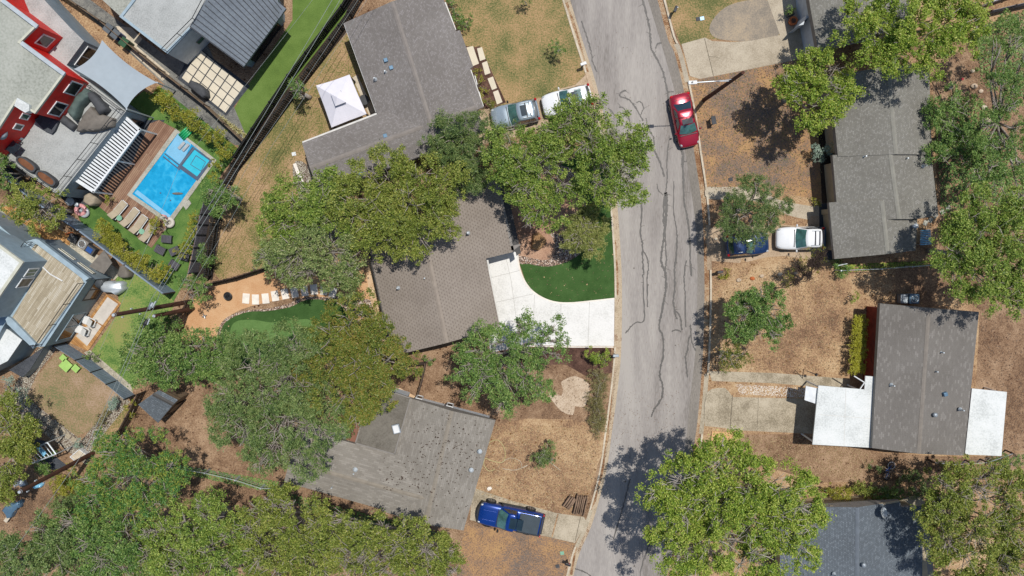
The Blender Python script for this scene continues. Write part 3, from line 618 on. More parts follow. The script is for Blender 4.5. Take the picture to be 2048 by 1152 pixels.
# crack sealant
CR = [([(1284, -5), (1292, 25), (1298, 50), (1301, 75), (1302, 95), (1308, 108), (1320, 130), (1328, 150), (1332, 170), (1335, 185), (1337, 200)], .15),
 ([(1163, 42), (1172, 70), (1180, 95), (1186, 125), (1194, 144)], .11), ([(1323, 86), (1315, 88), (1311, 96)], .12), ([(1253, 180), (1243, 184), (1240, 192), (1255, 198), (1265, 207), (1275, 222), (1286, 242)], .12),
 ([(1273, 205), (1280, 203), (1287, 213), (1284, 224), (1280, 232)], .08), ([(1238, 214), (1248, 217), (1256, 230), (1260, 245), (1262, 262)], .1), ([(1216, 216), (1228, 228), (1240, 240), (1246, 252)], .09),
 ([(1291, 236), (1298, 258), (1307, 275), (1309, 290)], .09), ([(1308, 300), (1318, 320), (1329, 353)], .14), ([(1337, 288), (1334, 320), (1334, 360), (1331, 385)], .1), ([(1331, 385), (1328, 405), (1327, 440), (1329, 455), (1327, 480), (1324, 500), (1322, 520), (1326, 535), (1331, 550), (1332, 576), (1330, 590), (1326, 610), (1321, 636)], .17),
 ([(1331, 385), (1333, 395), (1333, 420), (1331, 445)], .24), ([(1333, 420), (1331, 460), (1331, 490), (1333, 520), (1330, 540), (1333, 560)], .12), ([(1321, 636), (1318, 655), (1325, 670), (1327, 690), (1326, 715), (1321, 735), (1320, 755), (1325, 770), (1325, 790), (1318, 805), (1308, 820), (1303, 833)], .15),
 ([(1314, 368), (1317, 380), (1326, 390)], .07), ([(1348, 362), (1347, 420), (1352, 450), (1354, 470)], .08), ([(1354, 470), (1353, 510), (1349, 540), (1350, 572), (1347, 600), (1349, 620), (1353, 638)], .15), ([(1350, 622), (1357, 628), (1362, 640), (1363, 660)], .12),
 ([(1362, 298), (1366, 310), (1365, 330)], .18), ([(1365, 330), (1367, 360), (1368, 400), (1374, 430), (1378, 460), (1380, 500), (1381, 530), (1383, 553)], .15), ([(1366, 325), (1374, 322)], .06),
 ([(1283, 390), (1283, 430), (1281, 465), (1285, 490), (1285, 520), (1288, 550)], .13), ([(1286, 548), (1287, 590), (1288, 640), (1272, 645), (1261, 654), (1251, 667)], .1), ([(1285, 500), (1294, 515), (1297, 535), (1294, 560), (1295, 615)], .1),
 ([(1372, 520), (1369, 545), (1369, 570), (1371, 600), (1371, 655)], .1), ([(1381, 650), (1382, 668), (1377, 680), (1375, 700), (1371, 715), (1373, 735), (1375, 755)], .12), ([(1382, 665), (1384, 685), (1391, 700)], .09), ([(1344, 662), (1354, 660), (1362, 664)], .12),
 ([(1260, 958), (1250, 1000), (1240, 1035), (1227, 1078)], .09), ([(1306, 1075), (1290, 1110), (1278, 1160)], .06), ([(1150, 1138), (1165, 1142), (1182, 1152)], .1), ([(1335, 183), (1347, 183)], .08), ([(1339, 270), (1337, 290)], .05)]
for ci_, (pts, wd) in enumerate(CR):
    P = UP(smooth(pts, 8, False), 0.014 + 0.0004 * ci_); P = [p + Vector((random.gauss(0, .018), random.gauss(0, .018), 0)) for p in P]; v, f = ribbon(P, [wd * random.uniform(0.6, 1.35) for _ in P])
    mb = MB().add(v, f)
    for k in range(4, len(P) - 4, 9):
        if random.random() < .45: a = P[k]; d = Vector((random.choice((-1, 1)) * random.uniform(.15, .5), random.uniform(-.35, .35), 0)); q = [a, a + d * .5 + Vector((0, .04, 0)), a + d]; q = [Vector((t.x, t.y, a.z + .0002)) for t in q]; v, f = ribbon(q, [.05, .035, .015]); mb.add(v, f)
    mb.build('crack_sealant', 'sealant')['kind'] = 'structure'
# ---- west side lots
struct('lawn', [(885, -40), (1112, -60), (1124, 0), (1146, 72), (1170, 148), (1138, 190), (966, 228), (940, 120)], 'mixed_lawn', 1)
struct('lawn', [(700, 60), (560, 215), (478, 330), (412, 432), (400, 510), (440, 560), (560, 525), (640, 510), (640, 340), (770, 240)], 'tan_green_lawn', 1)
struct('lawn', [(455, 240), (493, 175), (585, 40), (585, -60), (760, -60), (690, 45), (588, 180), (505, 285), (480, 300)], 'artificial_turf', 1)
struct('easement', [(735, -40), (700, 55), (598, 185), (512, 300), (445, 385), (445, 440), (425, 560), (385, 560), (400, 420), (480, 300), (585, 165), (690, 30), (715, -40)], 'dark_litter', 2)
struct('side_yard', [(100, -60), (330, 110), (400, 60), (420, 100), (500, 290), (470, 290), (280, 160), (130, 10)], 'dark_gravel', 1)
struct('side_path', [(262, 55), (285, 78), (273, 92), (340, 148), (325, 162), (256, 98), (232, 52)], 'kerb_pale', 2)
struct('patio', [(388, 88), (500, 172), (452, 232), (355, 158)], 'slate_paving', 2)
struct('side_path', [(352, 160), (450, 232), (500, 285), (480, 292), (425, 245), (345, 180)], 'dark_gravel', 3)
struct('lawn', [(250, 210), (310, 165), (480, 300), (445, 345), (398, 430), (372, 560), (346, 605), (262, 530), (165, 450), (140, 400), (170, 370)], 'pool_turf', 1)
struct('patio', [(60, 240), (330, 240), (262, 330), (190, 412), (130, 405), (60, 300)], 'slate_paving', 2)
struct('hillside_bed', [(40, -60), (120, -20), (330, 170), (300, 190), (180, 100), (90, 10)], 'straw_lawn', 2)
struct('lawn', [(230, 548), (300, 545), (350, 606), (335, 640), (300, 700), (262, 790), (180, 706), (240, 620)], 'green_lawn', 1)
struct('patio', [(-20, 420), (40, 400), (245, 545), (228, 560), (120, 500), (60, 470), (-20, 470)], 'light_gravel', 2)
struct('cedar_yard', [(0, 415), (30, 408), (140, 470), (140, 490), (90, 492), (40, 460)], 'deck_cedar', 3)
for i_, (pts, wd) in enumerate((([(100, 690), (62, 738), (34, 800)], 1.25), ([(24, 785), (60, 822), (110, 862), (182, 916)], 1.5), ([(250, 795), (205, 850), (165, 900)], 1.1))):
    v, f = ribbon(UP(pts, GZ + .0132 + .0006 * i_), wd); MB().add(v, f).build('side_path', 'yard_stone')['kind'] = 'structure'
for k in range(9): p = U(70 + k * 11, 822 + k * 8.2, GZ + .02); MB().box((p.x, p.y, GZ + .02), (.42, .42, .02), -.65).build('path_slab', 'drive_old')['kind'] = 'structure'
struct('lawn', [(50, 787), (85, 740), (118, 700), (238, 788), (200, 850), (152, 874), (100, 832)], 'brown_yard', 2)
struct('gravel_strip', [(168, 705), (180, 700), (262, 770), (268, 795), (240, 780)], 'light_gravel', 2)
struct('lawn', [(215, 820), (260, 800), (240, 860), (190, 890)], 'tan_green_lawn', 2)
struct('granite_yard', smooth([(402, 580), (470, 560), (560, 535), (650, 520), (735, 500), (745, 560), (770, 660), (780, 712), (730, 705), (690, 640), (640, 600), (560, 600), (480, 620), (440, 650), (435, 675), (362, 690), (372, 630)], 3), 'granite_sand', 1)
struct('stone_border', smooth([(436, 690), (438, 655), (455, 634), (490, 621), (530, 618), (575, 608), (610, 594), (650, 594), (700, 592), (770, 610), (770, 640), (690, 625), (640, 610), (600, 610), (560, 628), (500, 640), (480, 690)], 3), 'river_rock', 2)
struct('putting_fringe', smooth([(442, 700), (443, 658), (460, 638), (495, 624), (535, 622), (580, 614), (612, 600), (650, 601), (690, 620), (700, 690), (600, 740), (480, 740)], 4), 'dark_turf', 3)
struct('putting_green', smooth([(462, 690), (462, 655), (478, 641), (510, 640), (545, 645), (590, 640), (620, 640), (640, 665), (620, 700), (560, 730), (480, 720)], 4), 'putting_green', 4)
struct('side_path', [(728, 500), (755, 495), (798, 700), (775, 712), (752, 640), (738, 590)], 'path_tan', 3)
struct('front_turf', [(1030, 500), (1060, 400), (1120, 330), (1180, 300), (1214, 345), (1222, 420), (1228, 520), (1229, 597), (1160, 606), (1100, 606), (1060, 590)], 'dark_turf', 1)
struct('stone_border', smooth([(1030, 515), (1060, 528), (1092, 533), (1118, 529), (1145, 518), (1166, 500), (1180, 465), (1178, 420), (1162, 380), (1150, 340), (1060, 330), (1020, 400)], 4), 'river_rock', 2)
struct('granite_bed', smooth([(1030, 500), (1055, 514), (1090, 520), (1106, 512), (1110, 490), (1100, 462), (1130, 470), (1170, 440), (1165, 400), (1150, 370), (1100, 340), (1040, 350), (1015, 420)], 4), 'red_granite', 3)
struct('driveway', [(965, 500), (1036, 490), (1037, 522)] + smooth([(1037, 525), (1041, 543), (1051, 565), (1066, 583), (1088, 597), (1112, 604), (1140, 606), (1180, 602), (1229, 597)], 5, False) + [(1228, 692), (1150, 692), (1060, 690), (980, 705)], 'drive_white', 5)
def line_strip(name, pts, wd, mat, lvl, z=GZ):
    P = UP(pts, z + 0.004 * lvl); v, f = ribbon(P, wd); MB().add(v, f).build(name, mat)['kind'] = 'structure'
for pts in ([(1069, 590), (1065, 690)], [(1122, 606), (1121, 692)], [(1179, 603), (1176, 692)], [(980, 556), (1043, 540)], [(990, 605), (1066, 588)], [(1012, 515), (1022, 560), (1040, 690)]): line_strip('driveway_joint', pts, 0.03, 'joint_gray', 6)
line_strip('driveway_edge', smooth([(1036, 512), (1037, 525), (1041, 543), (1051, 565), (1066, 583), (1088, 597), (1112, 604.5), (1140, 606), (1180, 602.5), (1229, 597)], 4, False), 0.12, 'paver_white', 7)
line_strip('driveway_edge', [(1010, 694), (1060, 692), (1150, 694), (1227, 694)], 0.1, 'paver_white', 7)
struct('driveway', [(940, 225), (1000, 212), (1119, 188), (1118, 178), (1150, 170), (1171, 150), (1195, 236), (960, 290)], 'drive_tan', 3)
line_strip('driveway_joint', [(1080, 197), (1088, 240)], 0.03, 'joint', 4); line_strip('driveway_joint', [(1119, 188), (1130, 235)], 0.03, 'joint', 4)
struct('planting_bed', [(925, 90), (945, 95), (960, 92), (1012, 205), (965, 222), (940, 140)], 'mulch', 2)
struct('step_pad', [(933, 95), (946, 92), (958, 127), (946, 132)], 'paver_cream', 3)
struct('mulch_bed', [(1000, 694), (1222, 696), (1224, 745), (1185, 760), (1130, 728), (1000, 735)], 'mulch', 2)
struct('bare_yard', smooth([(800, 705), (900, 715), (1000, 700), (1100, 725), (1190, 740), (1222, 760), (1205, 850), (1150, 850), (1000, 835), (840, 795), (790, 770)], 3), 'bare_soil', 1)
struct('rock_patch', smooth([(1128, 760), (1150, 752), (1178, 768), (1176, 800), (1165, 815), (1150, 812), (1146, 830), (1122, 822), (1104, 800), (1098, 788), (1108, 784), (1122, 792), (1126, 778), (1122, 766)], 2), 'pale_rock', 2)
struct('lawn', smooth([(985, 850), (1205, 850), (1195, 930), (1180, 990), (1150, 1030), (1060, 1020), (940, 985)], 3), 'straw_lawn', 2)
struct('driveway', [(945, 975), (1020, 1000), (1112, 1026), (1168, 1034), (1174, 1045), (1150, 1086), (1080, 1070), (940, 1040)], 'drive_old', 4)
line_strip('driveway_joint', [(1116, 1028), (1104, 1074)], 0.12, 'straw_lawn', 5); line_strip('driveway_joint', [(1161, 1034), (1150, 1084)], 0.05, 'joint', 5)
struct('lawn', [(930, 1050), (1104, 1076), (1148, 1088), (1140, 1110), (1100, 1230), (900, 1230)], 'orange_lawn', 1)
struct('side_path', [(782, 780), (800, 776), (835, 795), (832, 806)], 'path_tan', 3)
struct('patio', [(660, 850), (712, 840), (700, 890), (650, 880)], 'kerb_pale', 3)
struct('bare_yard', [(350, 790), (420, 760), (700, 900), (560, 960), (900, 1060), (620, 1010), (400, 950), (300, 860)], 'bare_soil', 1)
struct('gravel_strip', smooth([(585, 330), (615, 330), (640, 400), (700, 470), (640, 470), (600, 400)], 3), 'yard_stone', 3)
# ---- east side lots
struct('lawn', [(1325, -30), (1560, -40), (1600, 60), (1548, 82), (1410, 78), (1362, 90), (1345, 50)], 'mixed_lawn', 1)
struct('dirt_patch', smooth([(1420, 50), (1450, 15), (1500, 0), (1550, 5), (1575, 40), (1545, 78), (1480, 82), (1430, 75)], 4), 'gray_dirt', 2)
struct('driveway', [(1363, 88), (1410, 75), (1424, 82), (1460, 84), (1500, 82), (1560, 70), (1535, 0), (1600, -40), (1625, 30), (1630, 108), (1582, 122), (1400, 158), (1380, 152), (1372, 120)], 'drive_concrete', 3)
line_strip('driveway_joint', [(1409, 77), (1427, 152)], 0.05, 'joint', 4); line_strip('driveway_joint', [(1418, 113), (1432, 114), (1440, 117)], 0.03, 'joint', 4)
struct('lawn', [(1381, 162), (1590, 118), (1660, 150), (1640, 400), (1560, 385), (1416, 388), (1403, 300), (1393, 230)], 'orange_lawn', 1)
struct('front_path', smooth([(1412, 376), (1440, 374), (1500, 376), (1560, 400), (1622, 412), (1640, 412), (1636, 440), (1575, 430), (1540, 410), (1480, 398), (1418, 398)], 3), 'drive_concrete', 3)
struct('driveway', [(1420, 456), (1440, 452), (1570, 450), (1612, 452), (1622, 432), (1660, 430), (1660, 525), (1570, 512), (1535, 514), (1493, 524), (1485, 516), (1480, 526), (1423, 522)], 'drive_tan', 3)
struct('entry_slab', [(1638, 408), (1672, 404), (1678, 520), (1640, 520)], 'slate_paving', 4)
struct('lawn', [(1423, 530), (1520, 520), (1660, 530), (1880, 520), (1930, 600), (1900, 620), (1740, 640), (1700, 740), (1620, 758), (1422, 740), (1424, 600)], 'straw_lawn', 1)
struct('front_path', [(1418, 742), (1550, 746), (1700, 758), (1700, 776), (1640, 774), (1540, 766), (1424, 762)], 'drive_old', 3)
struct('stone_strip', smooth([(1450, 774), (1500, 764), (1620, 774), (1620, 796), (1500, 792), (1456, 786)], 3), 'straw_lawn', 2)
struct('driveway', smooth([(1414, 786), (1424, 778), (1450, 776), (1462, 790)], 2, False) + [(1466, 794), (1640, 798), (1640, 868), (1460, 860), (1450, 856), (1410, 852), (1409, 810)], 'drive_old', 4)
line_strip('driveway_joint', [(1465, 790), (1460, 860)], 0.06, 'joint', 5); line_strip('driveway_joint', [(1517, 795), (1514, 863)], 0.03, 'joint', 5)
struct('bare_yard', [(1420, 870), (1600, 868), (1750, 905), (1930, 915), (2100, 900), (2100, 960), (1900, 960), (1640, 965), (1420, 900)], 'bare_soil', 2)
struct('bare_yard', [(1865, 130), (2100, 0), (2100, 900), (1945, 905), (1960, 620), (1880, 560)], 'bare_soil', 1)
struct('side_path', [(1640, 1000), (1735, 996), (1735, 1016), (1650, 1020)], 'path_tan', 3)
struct('side_path', [(1800, 998), (1835, 990), (1860, 1012), (1800, 1020)], 'drive_old', 3)
struct('planting_bed', [(1636, 245), (1668, 240), (1680, 405), (1644, 408)], 'dark_litter', 3)
struct('border_board', [(586, 328), (592, 326), (602, 352), (612, 372), (606, 376), (596, 356)], 'paver_white', 6)
# scattered leaf litter (countless, one object each)
def litter(name, px, n, size, mat, lvl=9):
    P = UP(px, 0); xs = [p.x for p in P]; ys = [p.y for p in P]; mb = MB(); k = 0; t = 0
    def inside(x, y):
        c = False; j = len(P) - 1
        for i in range(len(P)):
            if (P[i].y > y) != (P[j].y > y) and x < (P[j].x - P[i].x) * (y - P[i].y) / (P[j].y - P[i].y) + P[i].x: c = not c
            j = i
        return c
    while k < n and t < n * 30:
        t += 1; x = random.uniform(min(xs), max(xs)); y = random.uniform(min(ys), max(ys))
        if not inside(x, y): continue
        k += 1; a = random.uniform(0, 3.1); s = size * random.uniform(.5, 1.3); c, d = math.cos(a) * s, math.sin(a) * s; zz = GZ + 0.004 * lvl
        mb.add([(x - c, y - d, zz), (x + d * .5, y - c * .5, zz + .02), (x + c, y + d, zz), (x - d * .5, y + c * .5, zz + .015)], [(0, 1, 2, 3)])
    mb.build(name, mat)['kind'] = 'stuff'
litter('leaf_litter', [(1040, 530), (1228, 440), (1228, 596), (1110, 603), (1060, 580)], 130, 0.05, 'log')
litter('leaf_litter', [(1180, 300), (1222, 420), (1228, 596), (1100, 590), (1060, 540), (1150, 500)], 60, 0.045, 'tuft_straw')
litter('dry_grass_tufts', [(985, 850), (1205, 850), (1180, 990), (1150, 1030), (945, 985)], 2600, 0.07, 'tuft_straw')
litter('dry_grass_tufts', [(985, 850), (1205, 850), (1180, 990), (1150, 1030), (945, 985)], 700, 0.07, 'log')
litter('dry_grass_tufts', [(1385, 165), (1600, 120), (1650, 250), (1640, 400), (1416, 385)], 1500, 0.06, 'leaf_dry')
litter('dry_grass_tufts', [(1425, 535), (1660, 535), (1700, 620), (1695, 740), (1422, 738)], 2500, 0.06, 'tuft_straw')
litter('dry_grass_tufts', [(1425, 535), (1660, 535), (1700, 620), (1695, 740), (1422, 738)], 900, 0.06, 'log')
litter('dry_grass_tufts', [(930, 1060), (1140, 1095), (1110, 1150), (910, 1150)], 900, 0.06, 'log')
litter('leaf_litter', [(1060, 740), (1200, 750), (1200, 850), (1000, 830)], 500, 0.05, 'log')
litter('leaf_litter', [(1870, 140), (2048, 60), (2048, 900), (1960, 900), (1960, 620), (1880, 540)], 2500, 0.07, 'log')
litter('leaf_litter', [(300, 780), (420, 760), (700, 900), (560, 960), (900, 1060), (620, 1010), (400, 950)], 1400, 0.06, 'log')
litter('road_litter', [(1250, 780), (1360, 780), (1340, 900), (1215, 930)], 420, .035, 'log', -24)
litter('road_litter', [(1240, 520), (1390, 520), (1390, 780), (1240, 780)], 160, .03, 'log', -24)
litter('road_litter', [(1180, 60), (1310, 60), (1340, 300), (1240, 300)], 60, .035, 'log', -24)
litter('gutter_leaves', [(1224, 740), (1234, 740), (1215, 900), (1192, 1000), (1176, 1020), (1186, 985), (1206, 880)], 700, .04, 'log', -24)
litter('pebble_scatter', [(1470, 768), (1620, 776), (1620, 795), (1480, 788)], 900, .05, 'paver_white', 4)
litter('dry_grass_tufts', [(1430, 872), (1600, 872), (1740, 905), (1720, 960), (1500, 930)], 1600, .06, 'tuft_straw')
litter('dry_grass_tufts', [(1390, 170), (1600, 125), (1640, 390), (1420, 380)], 900, .07, 'log')
litter('dry_grass_tufts', [(500, 300), (560, 330), (520, 480), (430, 540), (420, 440)], 900, .06, 'tuft_straw')
litter('leaf_litter', [(0, 990), (110, 960), (180, 940), (90, 1060), (0, 1090)], 900, .06, 'log')
# ================================================================ HOUSES
def house(name, px, label, z=0.0): return thing(name, U(px[0], px[1], 0), label, 'house')
def zg(ridge, zr, slope, dz=0.0):
    Ra, Rb = U(*ridge[0], zr), U(*ridge[1], zr); r = (Rb - Ra).xy.normalized(); n = Vector((-r.y, r.x))
    def f(px, py):
        z = 3
        for _ in range(5): p = U(px, py, z); z = zr - slope * abs((p.xy - Ra.xy).dot(n)) + dz
        return z
    return f
def gutter(parent, a, b, z, mat='fascia_white'):
    A, B = U(*a, z), U(*b, z); d = (B - A).normalized(); n = Vector((-d.y, d.x, 0)); n = n if n.dot(A) > 0 else -n
    MB().box(((A.x + B.x) / 2 - 0 * n.x, (A.y + B.y) / 2, z - 0.02), ((B - A).length, 0.13, 0.13), math.atan2(d.y, d.x)).build('gutter', mat, parent)
# ---- grey shingle house, top centre
h = house('shingle_house', (830, 120), 'grey shingle house behind the white gazebo, its L-shaped roof carrying small blue vents')
r1 = ((783, 0), (858, 235))
_, P, zb = gable_roof(h, [(688, 46), (878, -24), (912, 62), (920, 60), (946, 133), (940, 137), (967, 214), (937, 225), (946, 255), (840, 290), (776, 288)], r1, 3.75, 0.2, ['shingle_gray', 'fascia_white'], zmin=2.75, cap='cap_gray')
walls(h, P, 0.5, zb + 0.02, 'wall_cream')
r2 = ((618, 337), (930, 222))
_, P, zb = gable_roof(h, [(604, 286), (790, 216), (930, 165), (972, 262), (641, 388)], r2, 3.6, 0.2, ['shingle_gray', 'fascia_white'], zmin=2.75, dz=-0.01, cap='cap_gray')
walls(h, P, 0.5, zb + 0.01, 'wall_cream')
vents(h, [(772, 121, 'box'), (783, 136, 'box'), (771, 144, 'pipe'), (750, 158, 'pipe'), (771, 272, 'box'), (722, 348, 'box')], 3.35)
gutter(h, (689, 47), (753, 224), 2.78); gutter(h, (605, 285), (775, 219), 2.8); gutter(h, (890, 5), (911, 60), 2.8); gutter(h, (941, 140), (966, 213), 2.8)
for k in range(2): wall_window(h, (967, 214), (946, 133), 2.7, 0.2 + k * 0.4, 0.42 + k * 0.4, 1.0, 2.1)
# ---- brown shingle house, centre
h = house('shingle_house', (880, 560), 'brown shingle house with a square notch in its roof above the bright white driveway')
r3 = ((846, 460), (893, 684))
_, P, zb = gable_roof(h, [(737, 492), (785, 712), (1000, 655), (972, 517), (1031, 503), (1033, 512), (1042, 505), (1008, 352), (893, 378), (903, 430)], r3, 3.75, 0.2, ['shingle_brown', 'fascia_dark'], zmin=2.6, cap='cap_brown')
walls(h, P, 0.5, zb + 0.02, 'wall_gray')
vents(h, [(850, 556, 'pipe'), (796, 576, 'pipe'), (936, 466, 'pipe'), (870, 490, 'pipe')], 3.5)
gutter(h, (975, 520), (999, 652), 2.7, 'fascia_white'); gutter(h, (737, 495), (784, 708), 2.7, 'fascia_dark'); gutter(h, (895, 382), (905, 428), 2.9, 'fascia_white')
w_ = wall_window(h, (1031, 503), (972, 517), 2.6, 0.08, 0.92, 0.15, 2.3, 'trim_white', 'wall_cream', name='garage_door', sub='panel')
# ---- grey weathered house, bottom centre
h = house('weathered_house', (800, 930), 'weathered grey shingle house strewn with dark leaf litter, left of the blue pickup')
r5 = ((905, 815), (853, 1040))
_, P, zb = gable_roof(h, [(819, 796), (991, 841), (927, 1061), (762, 1022)], r5, 3.5, 0.16, ['shingle_weathered', 'fascia_gray'], zmin=2.7, cap='cap_weathered')
walls(h, P, 0.45, zb + 0.02, 'wall_white')
for k, (u0, u1) in enumerate(((0.06, 0.14), (0.42, 0.5))): wall_window(h, (991, 839), (819, 796), 2.6, 1 - u1, 1 - u0, 1.1, 2.2, 'trim_white', 'glass_dark')
r6 = ((582, 925), (860, 1000))
_, P, zb = gable_roof(h, [(600, 858), (830, 920), (880, 960), (862, 1046), (568, 964)], r6, 3.4, 0.16, ['shingle_weathered', 'fascia_gray'], zmin=2.7, dz=-0.015, cap='cap_weathered')
walls(h, P, 0.45, zb + 0.01, 'wall_white')
fp = [(772, 780), (821, 796), (789, 908), (711, 886), (730, 826)]
P = UP(fp, 3.35); MB().prism(P, 3.05, 3.35).build('flat_roof', ['roof_flat_gray'], h); MB().prism(inset(P, 0.4), 0, 3.06).build('wall', 'wall_white', h)
mb = MB()
for i in range(5): mb.box((P[i].lerp(P[(i + 1) % 5], .5).x, P[i].lerp(P[(i + 1) % 5], .5).y, 3.37), ((P[i] - P[(i + 1) % 5]).length, 0.1, 0.06), math.atan2((P[(i + 1) % 5] - P[i]).y, (P[(i + 1) % 5] - P[i]).x))
mb.build('roof_edging', 'fascia_gray', h)
p = U(793, 857, 3.4); mb = MB(); mb.box((p.x, p.y, 3.48), (0.6, 0.75, 0.2), 0.25); q = mb.build('skylight', 'gray_metal', h, bevel=0.02); MB().box((p.x, p.y, 3.6), (0.45, 0.6, 0.03), 0.25).build('pane', 'trim_white', q)
awn = UP([(697, 846), (716, 850), (713, 885), (692, 880)], 2.6); MB().prism(awn, 2.5, 2.6).build('awning', 'fence_wood_red', h)
vents(h, [(712, 937, 'cap'), (709, 945, 'pipe'), (665, 973, 'pipe'), (960, 901, 'cap'), (943, 938, 'cap')], 3.1)
mb = MB(); zf5 = zg(r5, 3.5, 0.16); zf6 = zg(r6, 3.4, 0.16); k = 0
while k < 330:
    x, y = (random.gauss(905, 45), random.gauss(905, 65)) if random.random() < .85 else (random.gauss(800, 40), random.gauss(950, 25))
    u = (x - 991) * 0.96 + (y - 841) * 0.28
    if u > -6 or y > 1040 or y < 808 or x < 760 or (x < 825 and y < 912) or y < 796 + (x - 819) * .26 + 8: continue
    z = (zf5(x, y) if x > 830 or y < 912 else max(zf6(x, y), zf5(x, y))) + 0.03; p = U(x, y, z); a = random.uniform(0, 6); s = random.uniform(.035, .08); mb.add([(p.x + s * math.cos(a + t), p.y + s * .8 * math.sin(a + t), z + random.uniform(0, .03)) for t in (0, 1.3, 2.9, 4.4)], [(0, 1, 2, 3)]); k += 1
mb.build('roof_litter', 'fence_dark_wood', h)['kind'] = 'stuff'
for px in ((735, 868), (760, 870), (748, 855), (775, 862), (745, 842)):
    pass
# ---- right hand sage house (long roof between the trees)
h = house('sage_house', (1765, 330), 'long grey-green shingle house with stepped ridges, right of the bright green tree')
ra = ((1776, 133), (1792, 312))
_, P, zb = gable_roof(h, [(1659, 153), (1776, 132), (1858, 130), (1864, 309), (1676, 313)], ra, 3.85, 0.2, ['shingle_sage', 'fascia_gray'], zmin=2.75, dz=0.04, cap='cap_sage')
walls(h, P, 0.5, zb + 0.02, 'wall_tan')
rb = ((1780, 300), (1797, 426))
_, P, zb = gable_roof(h, [(1665, 310), (1862, 306), (1877, 431), (1835, 438), (1660, 440), (1658, 405), (1673, 404)], rb, 3.75, 0.2, ['shingle_sage', 'fascia_gray'], zmin=2.7, cap='cap_sage')
walls(h, P, 0.5, zb + 0.02, 'wall_tan')
rc = ((1768, 434), (1776, 505))
_, P, zb = gable_roof(h, [(1658, 405), (1760, 400), (1835, 436), (1833, 470), (1831, 501), (1669, 518)], rc, 3.65, 0.2, ['shingle_sage', 'fascia_gray'], zmin=2.65, dz=-0.03, cap='cap_sage')
walls(h, P, 0.6, zb + 0.02, 'wall_tan')
vents(h, [(1805, 225, 'box'), (1728, 313, 'pipe'), (1811, 317, 'pipe'), (1848, 332, 'pipe'), (1828, 452, 'cap')], 3.35)
# ---- lower right house with the white flat carport
h = house('carport_house', (1845, 760), 'streaky grey shingle house between two white flat roofs, behind the yellow-green hedge')
rd = ((1858, 616), (1838, 902))
_, P, zb = gable_roof(h, [(1760, 607), (1958, 624), (1928, 911), (1744, 896)], rd, 3.7, 0.17, ['shingle_streaky', 'fascia_gray'], zmin=2.85, cap='cap_streaky')
q = walls(h, P, 0.45, zb + 0.02, 'wall_brick')
cp = UP([(1637, 771), (1729, 779), (1731, 752), (1759, 754), (1750, 896), (1625, 889)], 2.75)
MB().prism(cp, 2.62, 2.75, 0).build('carport_roof', 'white_roof', h)
P3 = UP([(1612, 772), (1637, 777), (1633, 808), (1609, 800)], 2.55); MB().prism(P3, 2.45, 2.55).build('eyebrow_roof', 'white_metal', h)
for px in ((1640, 775), (1629, 885), (1725, 783), (1690, 890)):
    p = U(px[0] , px[1], 2.7); MB().box((p.x, p.y, 1.37), (0.1, 0.1, 2.5)).build('carport_post', 'trim_white', h)
for a, b in (((1637, 829), (1752, 838)), ((1692, 776), (1688, 892))): line_z = UP([a, b], 2.757); v, f = ribbon(line_z, 0.035); MB().add(v, f).build('roof_seam', 'fascia_white', h)
pr = UP([(1944, 777), (2014, 784), (2003, 912), (1930, 909)], 2.7); MB().prism(pr, 2.58, 2.7).build('porch_roof', 'white_roof', h)
for px in ((2009, 788), (1999, 907)): p = U(px[0], px[1], 2.6); MB().box((p.x, p.y, 1.3), (0.1, 0.1, 2.6)).build('porch_post', 'trim_white', h)
mb = MB(); A = [U(1708, 752, 2.7), U(1729, 765, 2.7), U(1720, 778, 2.7)]
for i in range(2): mb.tube([A[i], A[i + 1]], 0.05, 6)
mb.build('trellis', 'trim_white', h)
vents(h, [(1846, 699, 'box'), (1882, 704, 'pipe'), (1870, 742, 'pipe'), (1784, 770, 'pipe'), (1889, 788, 'box'), (1866, 828, 'dark'), (1922, 819, 'pipe')], 3.45)
# ---- dark slate house, bottom right
h = house('slate_house', (1750, 1080), 'dark slate shingle house with a satellite dish, at the bottom edge between two large trees')
re_ = ((1715, 1015), (1714, 1200))
_, P, zb = gable_roof(h, [(1560, 1014), (1661, 1014), (1725, 1013), (1800, 1002), (1802, 1014), (1853, 1012), (1866, 1152), (1872, 1240), (1560, 1240)], re_, 3.8, 0.2, ['shingle_slate', 'fascia_gray'], zmin=2.75, cap='cap_slate')
walls(h, P, 0.5, zb + 0.02, 'wall_tan'); gutter(h, (1660, 1013), (1722, 1014), 3.2, 'wall_tan'); gutter(h, (1724, 1014), (1799, 1002), 3.3, 'wall_tan')
vents(h, [(1724, 1127, 'dark'), (1669, 1149, 'pipe')], 3.7)
p = U(1763, 1022, 3.6); d = thing('satellite_dish', (p.x, p.y, 3.5), 'pale oval satellite dish on the roof of the dark slate house', 'satellite dish')
mb = MB(); vs = []; n = 20; c = Vector((p.x, p.y, 3.95)); ax = Vector((0.55, 0.3, 0.75)).normalized(); s1 = ax.cross(Vector((0, 0, 1))).normalized(); s2 = ax.cross(s1)
for rr, dd in ((0, -0.1), (0.22, -0.07), (0.42, 0.03)):
    for i in range(n): a = 2 * math.pi * i / n; vs.append(c + s1 * rr * math.cos(a) + s2 * rr * 1.1 * math.sin(a) + ax * dd)
mb.add(vs, [(j * n + i, j * n + (i + 1) % n, (j + 1) * n + (i + 1) % n, (j + 1) * n + i) for j in range(2) for i in range(n)]); mb.build('dish', 'galv', d, smooth=True)
mb = MB(); mb.tube([Vector((p.x, p.y, 3.35)), c - ax * .1], 0.03); mb.build('mast', 'galv', d); mb = MB(); mb.tube([c - s2 * .35, c + ax * .45], 0.015); mb.build('feed_arm', 'galv', d)
